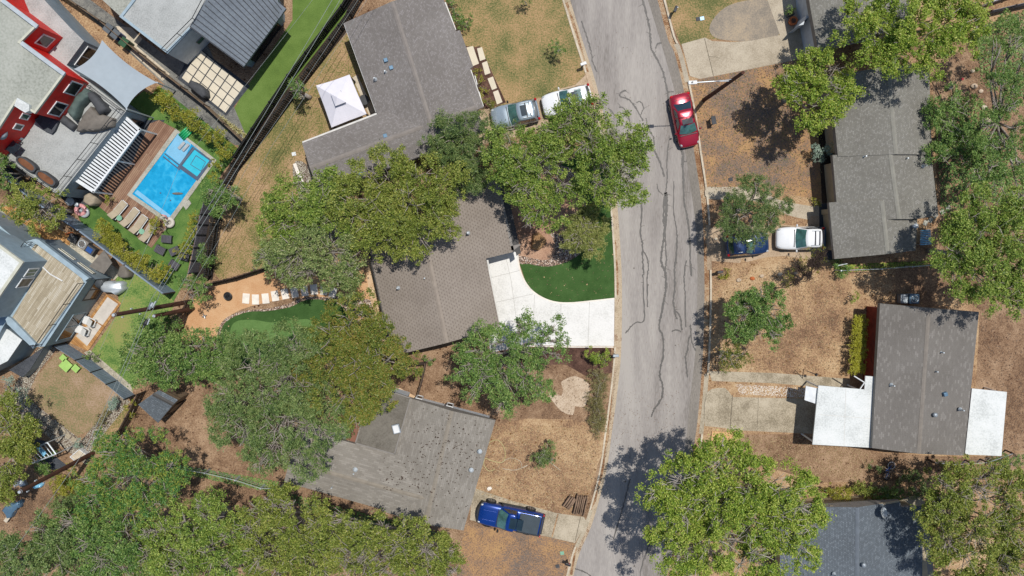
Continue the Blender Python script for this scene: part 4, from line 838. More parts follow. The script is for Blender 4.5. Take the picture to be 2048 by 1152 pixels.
# ---- house at the top right
h = house('white_wall_house', (1680, 10), 'grey shingle house with a long white wall beside the cracked concrete driveway')
rf = ((1730, -40), (1752, 80))
_, P, zb = gable_roof(h, [(1612, -60), (1618, 0), (1627, 50), (1637, 103), (1716, 79), (1830, 55), (1800, -70)], rf, 3.8, 0.15, ['shingle_sage', 'fascia_gray'], zmin=2.8, cap='cap_sage')
walls(h, P, 0.3, zb + 0.02, 'wall_white')
wl_ = UP([(1606, 50), (1612, 31), (1618, 34), (1596, 52)], 2.2); MB().prism(wl_, GZ, 2.3).build('wing_wall', 'wall_white', h)
# ---- shed
s = thing('garden_shed', U(318, 812, 0), 'small dark-roofed timber shed below the spreading trees at lower left', 'shed')
rs = ((298, 784), (340, 806))
_, P, zb = gable_roof(s, [(276, 809), (318, 780), (356, 800), (316, 846)], rs, 2.75, 0.28, ['shingle_slate', 'fence_wood'], cap='fascia_dark', over=0.05)
walls(s, P, 0.12, zb + 0.02, 'fence_wood', GZ); wall_window(s, (356, 800), (316, 846), 2.1, 0.25, 0.7, 0.2, 1.9, 'fence_dark_wood', 'fence_wood', name='door', sub='panel')
# ================================================================ modern red house
h = house('red_modern_house', (90, 170), 'modern red-walled house with flat roofs and a pale roof terrace above the swimming pool')
roof = [(-70, -60), (-20, -60), (5, 0), (76, 53), (44, 85), (131, 149), (72, 228), (34, 205), (0, 258), (-70, 330)]
flatblock(h, roof, 6.3, 3.3, 'membrane', 'wall_red', pm='coping', ph=0.14, pw=0.16)
P = UP([(36, 196), (60, 210), (60, 222), (52, 226), (30, 212)], 6.5); MB().prism(P, 6.05, 6.6).build('roof_box', 'white_roof', h)
flatblock(h, [(40, -60), (70, -20), (140, 55), (168, 82), (133, 130), (182, 167), (252, 222), (118, 392), (5, 312), (-80, 330), (-80, -60)], 3.4, 0.0, 'terrace', 'wall_slate', name='terrace')
wall_window(h, (76, 53), (44, 85), 6.3, 0.2, 0.8, 4.0, 5.35); wall_window(h, (131, 149), (72, 228), 6.3, 0.07, 0.38, 3.9, 5.3); wall_window(h, (131, 149), (72, 228), 6.3, 0.6, 0.93, 3.9, 5.3)
wall_window(h, (34, 205), (0, 258), 6.3, 0.28, 0.5, 4.3, 5.2, glass='glass_green'); wall_window(h, (34, 205), (0, 258), 6.3, 0.68, 0.9, 4.3, 5.2)
wall_window(h, (168, 82), (133, 130), 3.4, 0.1, 0.9, 0.9, 2.7, 'trim_white', 'glass_dark', mull=1)
for a, b in (((6, 1), (76, 54)), ((44, 86), (130, 149))):
    A = UP([a, b], 6.45); mb = MB(); d = (A[1] - A[0]); mb.box(((A[0].x + A[1].x) / 2, (A[0].y + A[1].y) / 2, 6.5), (d.length, 0.3, 0.12), math.atan2(d.y, d.x)); mb.build('coping', 'galv', h)
railing(h, [(182, 172), (249, 222), (117, 387), (34, 330)], 3.42)
P = UP([(70, 240), (82, 231), (118, 243), (110, 262), (104, 268), (90, 262)], 3.6); MB().prism(P, 3.42, 3.65).build('steps', 'slate_paving', h)
wall_window(h, (252, 222), (118, 392), 3.4, 0.05, 0.9, 0.2, 2.1, 'black_metal', 'glass_dark', name='glass_door', mull=5)
for lab, c, e in (('left', (57, 329), 0), ('right', (96, 357), 1)):
    p = U(c[0], c[1], 3.6); t = thing('planter', (p.x, p.y, 3.42), ('oval grey planter of dry soil on the terrace ledge, nearer the picture edge', 'oval grey planter of dry soil on the terrace ledge, nearer the grill')[e], 'planter', 'oval terrace planters')
    out = MB(); inn = MB(); vs = []; n = 24; dr = math.atan2(-(357 - 329), 96 - 57)
    for sc_, zz in ((1, 0), (1, 0.5), (0.84, 0.5), (0.84, 0.42)):
        for i in range(n):
            a = 2 * math.pi * i / n; x, y = 0.85 * math.copysign(abs(math.cos(a)) ** .75, math.cos(a)) * sc_, 0.36 * math.copysign(abs(math.sin(a)) ** .75, math.sin(a)) * (sc_ if sc_ == 1 else .7)
            vs.append((p.x + x * math.cos(dr) - y * math.sin(dr), p.y + x * math.sin(dr) + y * math.cos(dr), 3.42 + zz))
    out.add(vs, [(j * n + i, j * n + (i + 1) % n, (j + 1) * n + (i + 1) % n, (j + 1) * n + i) for j in range(3) for i in range(n)]); out.build('tub', 'cover_gray', t, smooth=False)
    inn.add([(v[0], v[1], v[2] + .01) for v in vs[-n:]], [tuple(range(n))]); inn.build('soil', 'rust_gravel', t)
# pergola with white louvres
pg = thing('pergola', U(215, 310, 0), 'white louvred pergola along the pool side of the terrace', 'pergola')
A, B, C, D = UP([(249, 231), (280, 259), (187, 384), (150, 360)], 2.75)
mb = MB()
for a, b in ((A, B), (B, C), (C, D), (D, A)): d = b - a; mb.box(((a.x + b.x) / 2, (a.y + b.y) / 2, 2.7), (d.length + .1, 0.14, 0.2), math.atan2(d.y, d.x))
mb.build('frame', 'white_metal', pg); lv = 25
for k in range(lv):
    t = (k + 0.5) / lv; a = A.lerp(D, t); b = B.lerp(C, t); d = b - a; MB().box(((a.x + b.x) / 2, (a.y + b.y) / 2, 2.71), (d.length - .1, 0.15, 0.03), math.atan2(d.y, d.x)).build('louvre', 'white_metal', pg)
for p in (B, C, B.lerp(C, .5)): MB().box((p.x, p.y, 1.4), (0.12, 0.12, 2.6)).build('post', 'white_metal', pg)
# shade sail
sp = [(204, 80, 3.6), (314, 165, 3.2), (253, 218, 4.2), (148, 138, 4.4)]; cs = [U(*q) for q in sp]; mid = sum(cs, Vector()) / 4
n = 14; vs = []; fs = []
for j in range(n + 1):
    for i in range(n + 1):
        u, v = i / n, j / n; p = cs[0] * (1 - u) * (1 - v) + cs[1] * u * (1 - v) + cs[2] * u * v + cs[3] * (1 - u) * v
        e = lambda t: 4 * t * (1 - t)
        c0 = (cs[0] + cs[1]) / 2; c1 = (cs[3] + cs[2]) / 2; c2 = (cs[0] + cs[3]) / 2; c3 = (cs[1] + cs[2]) / 2
        k = 0.13
        p = p + (mid - c0) * k * 1.3 * e(u) * (1 - v) ** 1 + (mid - c1) * k * 1.1 * e(u) * v + (mid - c2) * k * e(v) * (1 - u) + (mid - c3) * k * e(v) * u
        p.z -= 0.25 * e(u) * e(v); vs.append(p)
for j in range(n):
    for i in range(n): fs.append((j * (n + 1) + i, j * (n + 1) + i + 1, (j + 1) * (n + 1) + i + 1, (j + 1) * (n + 1) + i))
ss = thing('shade_sail', (cs[2].x, cs[2].y, 0), 'pale grey four-cornered shade sail stretched beside the red house', 'shade sail')
MB().add(vs, fs).build('canopy', 'sail', ss, smooth=True)
for c in (cs[1], cs[2]): mb = MB(); mb.cyl((c.x, c.y, 0), 0.06, c.z, 10); mb.build('mast', 'galv', ss)
# ================================================================ modern white house with metal roof
h = house('metal_roof_house', (400, 50), 'modern pale house with a blue-grey standing-seam metal roof and a white roof deck')
flatblock(h, [(240, 34), (270, -5), (300, -60), (460, -60), (396, 46), (336, 108)], 3.5, 0, 'terrace', 'wall_white', name='roof_deck', pm='wall_blue', ph=0.12, pw=0.2)
flatblock(h, [(180, -60), (205, 0), (241, 33), (262, 8), (300, -60)], 3.3, 0, 'membrane', 'wall_white', name='flat_roof')
flatblock(h, [(379, 56), (440, -40), (450, -60), (520, -60), (540, 2), (540, 15), (470, 112), (460, 110)], 3.7, 0, 'wall_gray', 'wall_slate', name='ceiling')
mr = UP([(379, 54), (452, -66), (556, -66), (556, 4), (572, 17), (487, 134)], 3.95); MB().prism(mr, 3.75, 3.95).build('roof', 'metal_roof', h)
a0, a1 = U(379, 54, 3.96), U(487, 134, 3.96); b0 = U(572, 17, 3.96); dd = (b0 - a1); k = 0
for k in range(18):
    t = k / 17; a = a0.lerp(a1, 0).lerp(a1, 0) + dd * t * 1.0
    p = a1 + dd * t; q = a0 + dd * t * 1.25
    if k in (0,): p, q = a1 + dd * 0.01, a0 + dd * .01
    c = (p + q) / 2; d = q - p; MB().box((c.x, c.y, 3.975), (d.length * (1.0 if k < 15 else .92), 0.04, 0.05), math.atan2(d.y, d.x)).build('seam', 'black_metal', h)
railing(h, [(336, 104), (396, 44), (440, -40)], 3.5)
wall_window(h, (396, 46), (336, 108), 3.5, 0.12, 0.42, 1.2, 1.75, 'wall_gray', 'glass_green', fw=0.05); wall_window(h, (396, 46), (336, 108), 3.5, 0.02, 0.1, 1.9, 2.4, 'trim_white', 'glass_dark', fw=.04)
wall_window(h, (540, 15), (470, 112), 3.7, 0.1, 0.9, 0.2, 2.4, 'black_metal', 'glass_dark', name='glass_door', mull=5)
# ================================================================ modern slate-blue house, left edge
h = house('slate_blue_house', (90, 590), 'modern slate-blue house with a weathered plank roof deck and black railings')
flatblock(h, [(-80, 440), (0, 488), (49, 524), (10, 580), (-30, 640), (-80, 640)], 6.2, 3.2, 'white_roof', 'wall_blue', pm='coping', ph=0.12)
wall_window(h, (49, 524), (10, 580), 6.2, 0.25, 0.55, 4.0, 5.2, 'trim_white', 'glass_green', mull=1); wall_window(h, (49, 524), (10, 580), 6.2, 0.6, 0.95, 3.8, 5.2, 'trim_white', 'glass_dark')
flatblock(h, [(-80, 410), (0, 452), (40, 486), (65, 479), (168, 556), (176, 560), (89, 693), (66, 694), (14, 640), (-20, 700), (-80, 700)], 3.5, 0, 'wall_blue', 'wall_slate', name='flat_roof')
dk = UP([(72, 488), (163, 556), (168, 566), (80, 686), (68, 688), (22, 640), (70, 560), (45, 520)], 3.52); MB().prism(dk, 3.45, 3.56).build('roof_deck', 'deck_pale', h)
P = UP([(64, 479), (74, 477), (178, 556), (170, 562)], 3.8); MB().prism(P, 3.4, 3.8).build('parapet', 'wall_blue', h)
P = UP([(8, 630), (22, 636), (72, 688), (66, 697), (14, 648)], 3.8); MB().prism(P, 3.4, 3.8).build('parapet', 'wall_blue', h)
railing(h, [(169, 566), (84, 689), (71, 689)], 3.56, 0.9, step=1.9); railing(h, [(46, 511), (64, 484), (75, 490)], 3.56, 0.9, step=1.9)
mb = MB(); pp = UP([(80, 529), (100, 548), (125, 562)], 3.62); mb.tube(pp, 0.05, 6); mb.build('hose_pipe', 'trim_white', h)
wall_window(h, (178, 556), (89, 693), 3.5, 0.03, 0.35, 0.5, 2.4, 'black_metal', 'glass_dark', name='glass_door', mull=1); wall_window(h, (178, 556), (89, 693), 3.5, 0.55, 0.95, 0.5, 2.4, 'wall_slate', 'glass_dark', name='glass_door', mull=1)
wall_window(h, (64, 479), (170, 556), 3.5, 0.25, 0.55, 1.6, 1.95, 'wall_cream', 'glass_green', fw=0.05); wall_window(h, (64, 479), (170, 556), 3.5, 0.62, 0.92, 1.6, 1.95, 'wall_cream', 'glass_green', fw=0.05)
flatblock(h, [(-60, 640), (5, 655), (18, 660), (44, 680), (15, 722), (-60, 760)], 2.9, 0, 'white_roof', 'wall_slate', name='flat_roof')
flatblock(h, [(62, 712), (90, 692), (60, 740), (45, 755), (18, 740)], 1.2, 0, 'slate_paving', 'wall_slate', name='store_roof')
c = UP([(178, 533), (208, 500), (224, 526), (208, 548)], 2.2); MB().prism(c, 2.1, 2.2).build('bike_shelter_roof', 'cover_brown', h)
# ================================================================ VEHICLES
def loft_body(st, xs=12):
    """st: (x, half width, z bottom, z shoulder, z top) from rear to front"""
    mb = MB(); ring = 11; vs = []
    for x, hw, zb, zs, zt in st:
        pr = [(hw * .93, zb), (hw * .995, zb + (zs - zb) * .35), (hw, zb + (zs - zb) * .7), (hw * .965, zs), (hw * .80, zt), (0, zt + 0.03)]
        pts = [(y, z) for y, z in pr] + [(-y, z) for y, z in pr[-2::-1]]
        vs += [(x, y, z) for y, z in pts]
    n = len(st); fs = []
    for j in range(n - 1):
        for i in range(ring - 1): fs.append((j * ring + i, j * ring + i + 1, (j + 1) * ring + i + 1, (j + 1) * ring + i))
        fs.append((j * ring + ring - 1, j * ring, (j + 1) * ring, (j + 1) * ring + ring - 1))
    fs.append(tuple(range(ring - 1, -1, -1))); fs.append(tuple((n - 1) * ring + i for i in range(ring)))
    return mb.add(vs, fs)
class Cab:
    def __init__(s, xb0, xr0, xr1, xb1, wb, wr, zb, zr, bow=0.16): s.__dict__.update(locals())
    def plan(s, t, u, edge):   # edge: 'f','r','l','R'; u across -1..1
        hw = s.wb + (s.wr - s.wb) * t; xf = s.xb1 + (s.xr1 - s.xb1) * t; xr = s.xb0 + (s.xr0 - s.xb0) * t; z = s.zb + (s.zr - s.zb) * t
        if edge == 'f': return Vector((xf + s.bow * (1 - t * .4) * (1 - u * u) - s.bow * .5, u * hw, z))
        if edge == 'r': return Vector((xr - s.bow * .5 * (1 - t * .4) * (1 - u * u) + s.bow * .25, u * hw, z))
        e = Vector((xr + s.bow * .25 + (xf - s.bow * .5 - xr - s.bow * .25) * (u + 1) / 2, (hw + 0.03 * (1 - u * u)) * (1 if edge == 'l' else -1), z)); return e
    def outline(s, t):
        o = [s.plan(t, -1 + 2 * i / 6, 'f') for i in range(7)] + [s.plan(t, 1 - 2 * i / 4, 'l') for i in range(1, 4)]
        o += [s.plan(t, 1 - 2 * i / 6, 'r') for i in range(7)] + [s.plan(t, -1 + 2 * i / 4, 'R') for i in range(1, 4)]
        return o
    def shell(s):
        mb = MB(); rings = [s.outline(0), s.outline(.5), s.outline(1)]; c = sum(rings[2], Vector()) / 20
        for k, dz in ((.93, .035), (.6, .06), (.25, .075)): rings.append([Vector((c.x + (p.x - c.x) * k, (p.y) * k, s.zr + dz)) for p in rings[2]])
        n = 20; vs = [p for r in rings for p in r]; fs = [(j * n + i, j * n + (i + 1) % n, (j + 1) * n + (i + 1) % n, (j + 1) * n + i) for j in range(len(rings) - 1) for i in range(n)]
        fs.append(tuple((len(rings) - 1) * n + i for i in range(n))); return mb.add(vs, fs)
    def glass(s, edge, u0, u1, t0, t1, off=0.012):
        vs = []; A = 6; B = 3; cc = Vector(((s.xb0 + s.xb1) / 2, 0, s.zb))
        for j in range(B + 1):
            for i in range(A + 1):
                p = s.plan(t0 + (t1 - t0) * j / B, u0 + (u1 - u0) * i / A, edge)
                d = {'f': Vector((1, 0, .9)), 'r': Vector((-1, 0, .9)), 'l': Vector((0, 1, .35)), 'R': Vector((0, -1, .35))}[edge].normalized(); vs.append(p + d * off)
        return MB().add(vs, [(j * (A + 1) + i, j * (A + 1) + i + 1, (j + 1) * (A + 1) + i + 1, (j + 1) * (A + 1) + i) for j in range(B) for i in range(A)])
    def top(s, x0, x1, hw, off=0.02, n=4):
        """flat panel lying on the roof crown"""
        c = (s.xr0 + s.xr1) / 2; vs = []
        for i in range(n + 1):
            for j in range(n + 1):
                x = x0 + (x1 - x0) * i / n; y = -hw + 2 * hw * j / n; vs.append((x, y, s.zr + .072 + off - .03 * (y / s.wr) ** 2 - .012 * ((x - c)) ** 2))
        return MB().add(vs, [(i * (n + 1) + j, i * (n + 1) + j + 1, (i + 1) * (n + 1) + j + 1, (i + 1) * (n + 1) + j)[::-1] for i in range(n) for j in range(n)])
def wheels(car, xs, hw, r, w_=0.24):
    for x in xs:
        for sgn in (1, -1):
            mb = MB(); n = 22; vs = []
            for y, q in ((-w_ / 2, r * .93), (-w_ / 2 + .04, r), (w_ / 2 - .04, r), (w_ / 2, r * .93)): vs += [(x + q * math.cos(2 * math.pi * i / n), sgn * hw + y, r + q * math.sin(2 * math.pi * i / n)) for i in range(n)]
            mb.add(vs, [(j * n + i, j * n + (i + 1) % n, (j + 1) * n + (i + 1) % n, (j + 1) * n + i) for j in range(3) for i in range(n)] + [tuple(range(n)), tuple(3 * n + i for i in range(n - 1, -1, -1))])
            t = mb.build('wheel', 'tyre', car, local=True); rm = MB(); yy = sgn * (hw + w_ / 2 * 1.02)
            for k in range(5):
                a = 2 * math.pi * k / 5; b = a + .45; rm.add([(x + .05 * math.cos(a - .5), yy, r + .05 * math.sin(a - .5)), (x + r * .66 * math.cos(a - .16), yy, r + r * .66 * math.sin(a - .16)), (x + r * .66 * math.cos(a + .16), yy, r + r * .66 * math.sin(a + .16)), (x + .05 * math.cos(a + .5), yy, r + .05 * math.sin(a + .5))], [(0, 1, 2, 3)])
            vs = [(x + q * math.cos(2 * math.pi * i / n), yy, r + q * math.sin(2 * math.pi * i / n)) for q in (r * .6, r * .7) for i in range(n)]; rm.add(vs, [(i, (i + 1) % n, n + (i + 1) % n, n + i) for i in range(n)]); rm.build('rim', 'rim', t, local=True)
def vehicle(name, label, cat, front, rear, paint, kind, Lh=None, z=0.0):
    F, R_ = U(*front, 0.7), U(*rear, 0.7); d = F - R_; Ln = Lh or d.length; c = (F + R_) / 2; a = math.atan2(d.y, d.x)
    car = thing(name, (c.x, c.y, z), label, cat, rz=a); h = Ln / 2; B = lambda mb, nm, mt, **k: mb.build(nm, mt, car, local=True, **k)
    if kind == 'sedan':
        hw = .92
        st = [(-h, hw * .72, .42, .62, .72), (-h + .08, hw * .86, .3, .68, .9), (-h + .35, hw * .95, .22, .74, .98), (-h + 1.0, hw, .2, .8, 1.02), (-.2, hw, .2, .8, .98), (.75, hw, .2, .78, .96), (h - 1.1, hw * .985, .2, .74, .9), (h - .5, hw * .94, .22, .68, .8), (h - .15, hw * .84, .28, .6, .7), (h, hw * .66, .36, .54, .6)]
        cab = Cab(-h + .72, -h + 1.5, .42, 1.12, hw * .86, hw * .64, .92, 1.36)
        B(loft_body(st), 'body', paint, smooth=True, subsurf=2); B(cab.shell(), 'roof', paint, smooth=True, subsurf=1)
        B(cab.glass('f', -.93, .93, .06, .92), 'windscreen', 'windscreen', smooth=True); B(cab.glass('r', -.9, .9, .08, .9), 'rear_window', 'car_glass', smooth=True)
        for e in 'lR':
            for u0, u1 in ((-.8, -.12), (-.02, .78)): B(cab.glass(e, u0, u1, .15, .88), 'side_window', 'car_glass', smooth=True)
        if paint == 'car_red': B(cab.top(.0, .42, .42), 'sunroof', 'car_glass', smooth=True)
        wheels(car, (-h + .95, h - .95), hw - .1, .32)
        for sg in (1, -1):
            B(MB().ball((h - .28, sg * .66, .64), .12, 10, sq=(1.2, .9, .5)), 'headlight', 'lamp_clear', smooth=True); B(MB().ball((-h + .16, sg * .68, .78), .16, 10, sq=(.7, 1, .6)), 'taillight', 'lamp_red', smooth=True)
            B(MB().ball((.95, sg * 1.0, .98), .12, 8, sq=(.6, 1, .7)), 'mirror', paint, smooth=True)
        B(MB().box((-h + .02, 0, .5), (.06, .5, .14)), 'number_plate', 'lamp_clear'); B(MB().box((-h + .55, 0, 1.03), (.03, 1.2, .004)), 'boot_seam', 'car_trim')
        mb = MB(); mb.box((1.22, 0, .985), (.05, 1.35, .02)); B(mb, 'wiper_cowl', 'car_trim')
    elif kind in ('suv', 'crossover'):
        hw = .95; zr = 1.62 if kind == 'suv' else 1.55
        st = [(-h, hw * .8, .45, .75, .95), (-h + .06, hw * .9, .32, .85, 1.06), (-h + .3, hw * .97, .26, .9, 1.08), (-h + 1.0, hw, .25, .9, 1.06), (.2, hw, .25, .9, 1.04), (.9, hw, .25, .88, 1.04), (h - .9, hw * .99, .25, .84, 1.0), (h - .45, hw * .95, .26, .78, .92), (h - .12, hw * .84, .32, .68, .8), (h, hw * .68, .4, .6, .66)]
        cab = Cab(-h + .12, -h + .45, h - 2.15, h - 1.45, hw * .9, hw * .74, 1.0, zr)
        B(loft_body(st), 'body', paint, smooth=True, subsurf=2); B(cab.shell(), 'roof', paint, smooth=True, subsurf=1)
        B(cab.glass('f', -.93, .93, .06, .92), 'windscreen', 'windscreen', smooth=True); B(cab.glass('r', -.85, .85, .12, .88), 'rear_window', 'car_glass', smooth=True)
        for e in 'lR':
            for u0, u1 in ((-.88, -.42), (-.36, .16), (.22, .82)): B(cab.glass(e, u0, u1, .12, .86), 'side_window', 'car_glass', smooth=True)
        for sg in (1, -1): mb = MB(); mb.tube([(-h + .75, sg * .58, zr + .11), (cab.xr1 - .35, sg * .58, zr + .12)], .025, 6); B(mb, 'roof_rail', 'galv' if paint != 'car_white' else 'gray_metal')
        if kind == 'suv':
            for x in (cab.xr1 - 1.0, -h + 1.05): B(MB().box((x, 0, zr + .13), (.06, 1.16, .03)), 'crossbar', 'car_trim')
        if paint in ('car_silver',): B(cab.top(cab.xr1 - .75, cab.xr1 - .25, .42), 'sunroof', 'car_glass', smooth=True)
        if kind == 'crossover' and paint == 'car_white': B(cab.top(cab.xr1 - .7, cab.xr1 - .2, .42), 'sunroof', 'car_glass', smooth=True); B(cab.top(-h + .85, -h + 1.4, .5), 'roof_panel', 'windscreen', smooth=True)
        wheels(car, (-h + .9, h - .92), hw - .1, .36)
        for sg in (1, -1):
            B(MB().ball((h - .25, sg * .7, .76), .12, 10, sq=(1.3, .8, .5)), 'headlight', 'lamp_clear', smooth=True); B(MB().ball((-h + .12, sg * .78, .98), .16, 10, sq=(.7, .8, 1.2)), 'taillight', 'lamp_red', smooth=True)
            B(MB().ball((h - 1.55, sg * 1.04, 1.06), .13, 8, sq=(.6, 1, .8)), 'mirror', 'car_trim' if paint != 'car_white' else paint, smooth=True)
        B(MB().box((h - 1.36, 0, 1.06), (.06, 1.4, .02)), 'wiper_cowl', 'car_trim')
    elif kind == 'pickup':
        hw = .98
        st = [(-h, hw * .94, .5, .9, 1.0), (-h + .05, hw * .97, .42, .95, 1.08), (-h + .6, hw, .38, .95, 1.1), (-.4, hw, .38, .95, 1.1), (.9, hw, .38, .95, 1.1), (h - 1.5, hw, .38, .95, 1.1), (h - .9, hw * .99, .38, .95, 1.08), (h - .3, hw * .93, .4, .88, 1.0), (h - .1, hw * .84, .45, .8, .9)]
        B(loft_body(st), 'body', paint, smooth=True, subsurf=2)
        cab = Cab(-h + 2.15, -h + 2.3, h - 2.55, h - 1.75, hw * .88, hw * .72, 1.05, 1.72, .14); B(cab.shell(), 'roof', paint, smooth=True, subsurf=1)
        B(cab.glass('f', -.92, .92, .06, .92), 'windscreen', 'windscreen', smooth=True); B(cab.glass('r', -.8, .8, .2, .85), 'rear_window', 'car_glass', smooth=True)
        for e in 'lR':
            for u0, u1 in ((-.85, -.1), (0, .8)): B(cab.glass(e, u0, u1, .12, .86), 'side_window', 'car_glass', smooth=True)
        B(cab.top(cab.xr1 - .78, cab.xr1 - .2, .46), 'sunroof', 'car_glass', smooth=True); B(cab.top(cab.xr1 - 1.32, cab.xr1 - .82, .46), 'sunroof', 'car_glass', smooth=True)
        B(MB().box((-h + 1.13, 0, 1.145), (1.72, 1.58, .05)), 'tonneau_cover', 'tonneau', bevel=.02); B(MB().box((-h + .12, 0, 1.13), (.1, 1.62, .06)), 'tailgate_cap', 'car_trim')
        for sg in (1, -1): B(MB().box((-h + 1.1, sg * .86, 1.13), (2.0, .09, .05)), 'bed_rail', 'car_trim', bevel=.01)
        bp = MB(); n = 9; vs = []
        for zz in (.42, .8):
            for k in range(n): u = -1 + 2 * k / (n - 1); vs.append((h + .06 - .3 * u * u, u * .96, zz))
            for k in range(n): u = 1 - 2 * k / (n - 1); vs.append((h - .14 - .3 * u * u, u * .9, zz))
        m = 2 * n; bp.add(vs, [tuple(range(m - 1, -1, -1)), tuple(range(m, 2 * m))] + [(i, (i + 1) % m, m + (i + 1) % m, m + i) for i in range(m)]); B(bp, 'bumper', 'car_trim', bevel=.03)
        B(MB().box((-h - .05, 0, .55), (.16, 1.75, .2)), 'rear_bumper', 'car_trim', bevel=.03)
        wheels(car, (-h + 1.15, h - 1.0), hw - .02, .42, .28)
        for sg in (1, -1):
            B(MB().ball((h - .3, sg * .74, .88), .13, 10, sq=(1.2, .8, .6)), 'headlight', 'lamp_clear', smooth=True); B(MB().box((-h + .04, sg * .9, .95), (.1, .12, .35)), 'taillight', 'lamp_red', bevel=.02); B(MB().ball((h - 1.95, sg * 1.13, 1.12), .16, 8, sq=(.6, 1, .9)), 'mirror', 'car_trim', smooth=True)
            B(MB().box((-.1, sg * .98, .42), (2.4, .14, .07)), 'running_board', 'car_trim')
        for yy in (-.4, .4): B(MB().box((h - 1.0, yy, 1.125), (1.1, .08, .03)), 'bonnet_rib', paint, bevel=.01)
        B(MB().box((h - 1.72, 0, 1.12), (.05, 1.45, .02)), 'wiper_cowl', 'car_trim')
    return car
vehicle('parked_car', 'dark red saloon car parked at the kerb on the open road', 'car', (1381, 293), (1358, 187), 'car_red', 'sedan')
vehicle('parked_car', 'silver estate car with roof bars on the driveway beside the front lawn', 'car', (983, 240), (1077, 219), 'car_silver', 'suv', z=GZ)
vehicle('parked_car', 'white car half hidden by the roadside tree, behind the silver estate car', 'car', (1085, 214), (1182, 190), 'car_white', 'crossover', z=GZ)
vehicle('parked_car', 'dark blue car partly under the round tree by the right-hand kerb', 'car', (1537, 484), (1450, 492), 'car_navy', 'crossover', z=GZ)
vehicle('parked_car', 'white car with black roof bars parked nose out beside the sage house', 'car', (1551, 477), (1645, 476), 'car_white', 'suv', z=GZ)
vehicle('pickup_truck', 'blue pickup truck with twin sunroofs and a covered bed on the old driveway', 'pickup truck', (955, 1022), (1084, 1048), 'car_blue', 'pickup', z=GZ)
# ================================================================ POOL AND GARDEN
deckp = struct('pool_deck', [(262, 330), (300, 247), (318, 240), (352, 258), (254, 390), (338, 450), (322, 470), (303, 496), (250, 456), (188, 405), (226, 352)], 'deck_brown', 4)
pool = thing('swimming_pool', U(342, 353, 0), 'turquoise swimming pool with stone coping and a raised corner spa', 'swimming pool')
co = [(351, 257), (433, 320), (339, 450), (254, 390)]; ci = [(356, 266), (422, 320), (337, 438), (264, 388)]
Po, Pi = UP(co, GZ + .08), UP(ci, GZ + .08); mb = MB()
for i in range(4):
    j = (i + 1) % 4; a, b, c, d = Po[i], Po[j], Pi[j], Pi[i]
    mb.add([(v.x, v.y, zz) for zz in (GZ, GZ + .08) for v in (a, b, c, d)], [(4, 5, 6, 7), (0, 1, 5, 4), (1, 2, 6, 5), (2, 3, 7, 6), (3, 0, 4, 7)])
mb.build('coping', 'coping_stone', pool)
flat(UP([(x, y) for x, y in ci], GZ + .03)).build('water', 'pool_water', pool)
flat(UP([(356, 266), (383, 287), (362, 330), (331, 305)], GZ + .034)).build('tanning_ledge', 'water_shelf', pool)
flat(UP([(269, 386), (275, 380), (341, 431), (337, 438)], GZ + .034)).build('bench_ledge', 'water_shelf', pool)
for a, b in (((329, 307), (362, 333)), ((326, 313), (360, 340))): v, f = ribbon(UP([a, b], GZ + .036), .1); MB().add(v, f).build('pool_step', 'pool_tile', pool)
sp_ = MB(); o = UP([(385, 293), (425, 321), (395, 362), (355, 334)], GZ + .1); i_ = UP([(389, 299), (419, 321), (394, 353), (364, 331)], GZ + .1)
for i in range(4):
    j = (i + 1) % 4; sp_.add([(v.x, v.y, zz) for zz in (GZ, GZ + .1) for v in (o[i], o[j], i_[j], i_[i])], [(4, 5, 6, 7), (0, 1, 5, 4), (1, 2, 6, 5), (2, 3, 7, 6), (3, 0, 4, 7)])
sp_.build('spa_wall', 'pool_tile', pool); flat(UP([(389, 299), (419, 321), (394, 353), (364, 331)], GZ + .07)).build('spa_water', 'water_turq', pool)
v, f = ribbon(UP([(392, 311), (411, 324), (402, 342), (381, 329), (392, 311)], GZ + .074), .06); MB().add(v, f).build('spa_bench', 'pool_tile', pool)
for x, y in ((321, 386), (341, 401), (397, 333)): p = U(x, y, GZ + .04); MB().cyl((p.x, p.y, GZ + .032), .06, .01, 14).build('drain_cover', 'pool_tile', pool)
t = UP([(366, 410), (378, 399), (383, 407), (373, 420)], GZ + .03); tag(MB().prism(t, GZ, GZ + .1).build('stone_pad', 'coping_stone'), 'square pale stone slab on the grass beside the pool coping', 'stone slab')
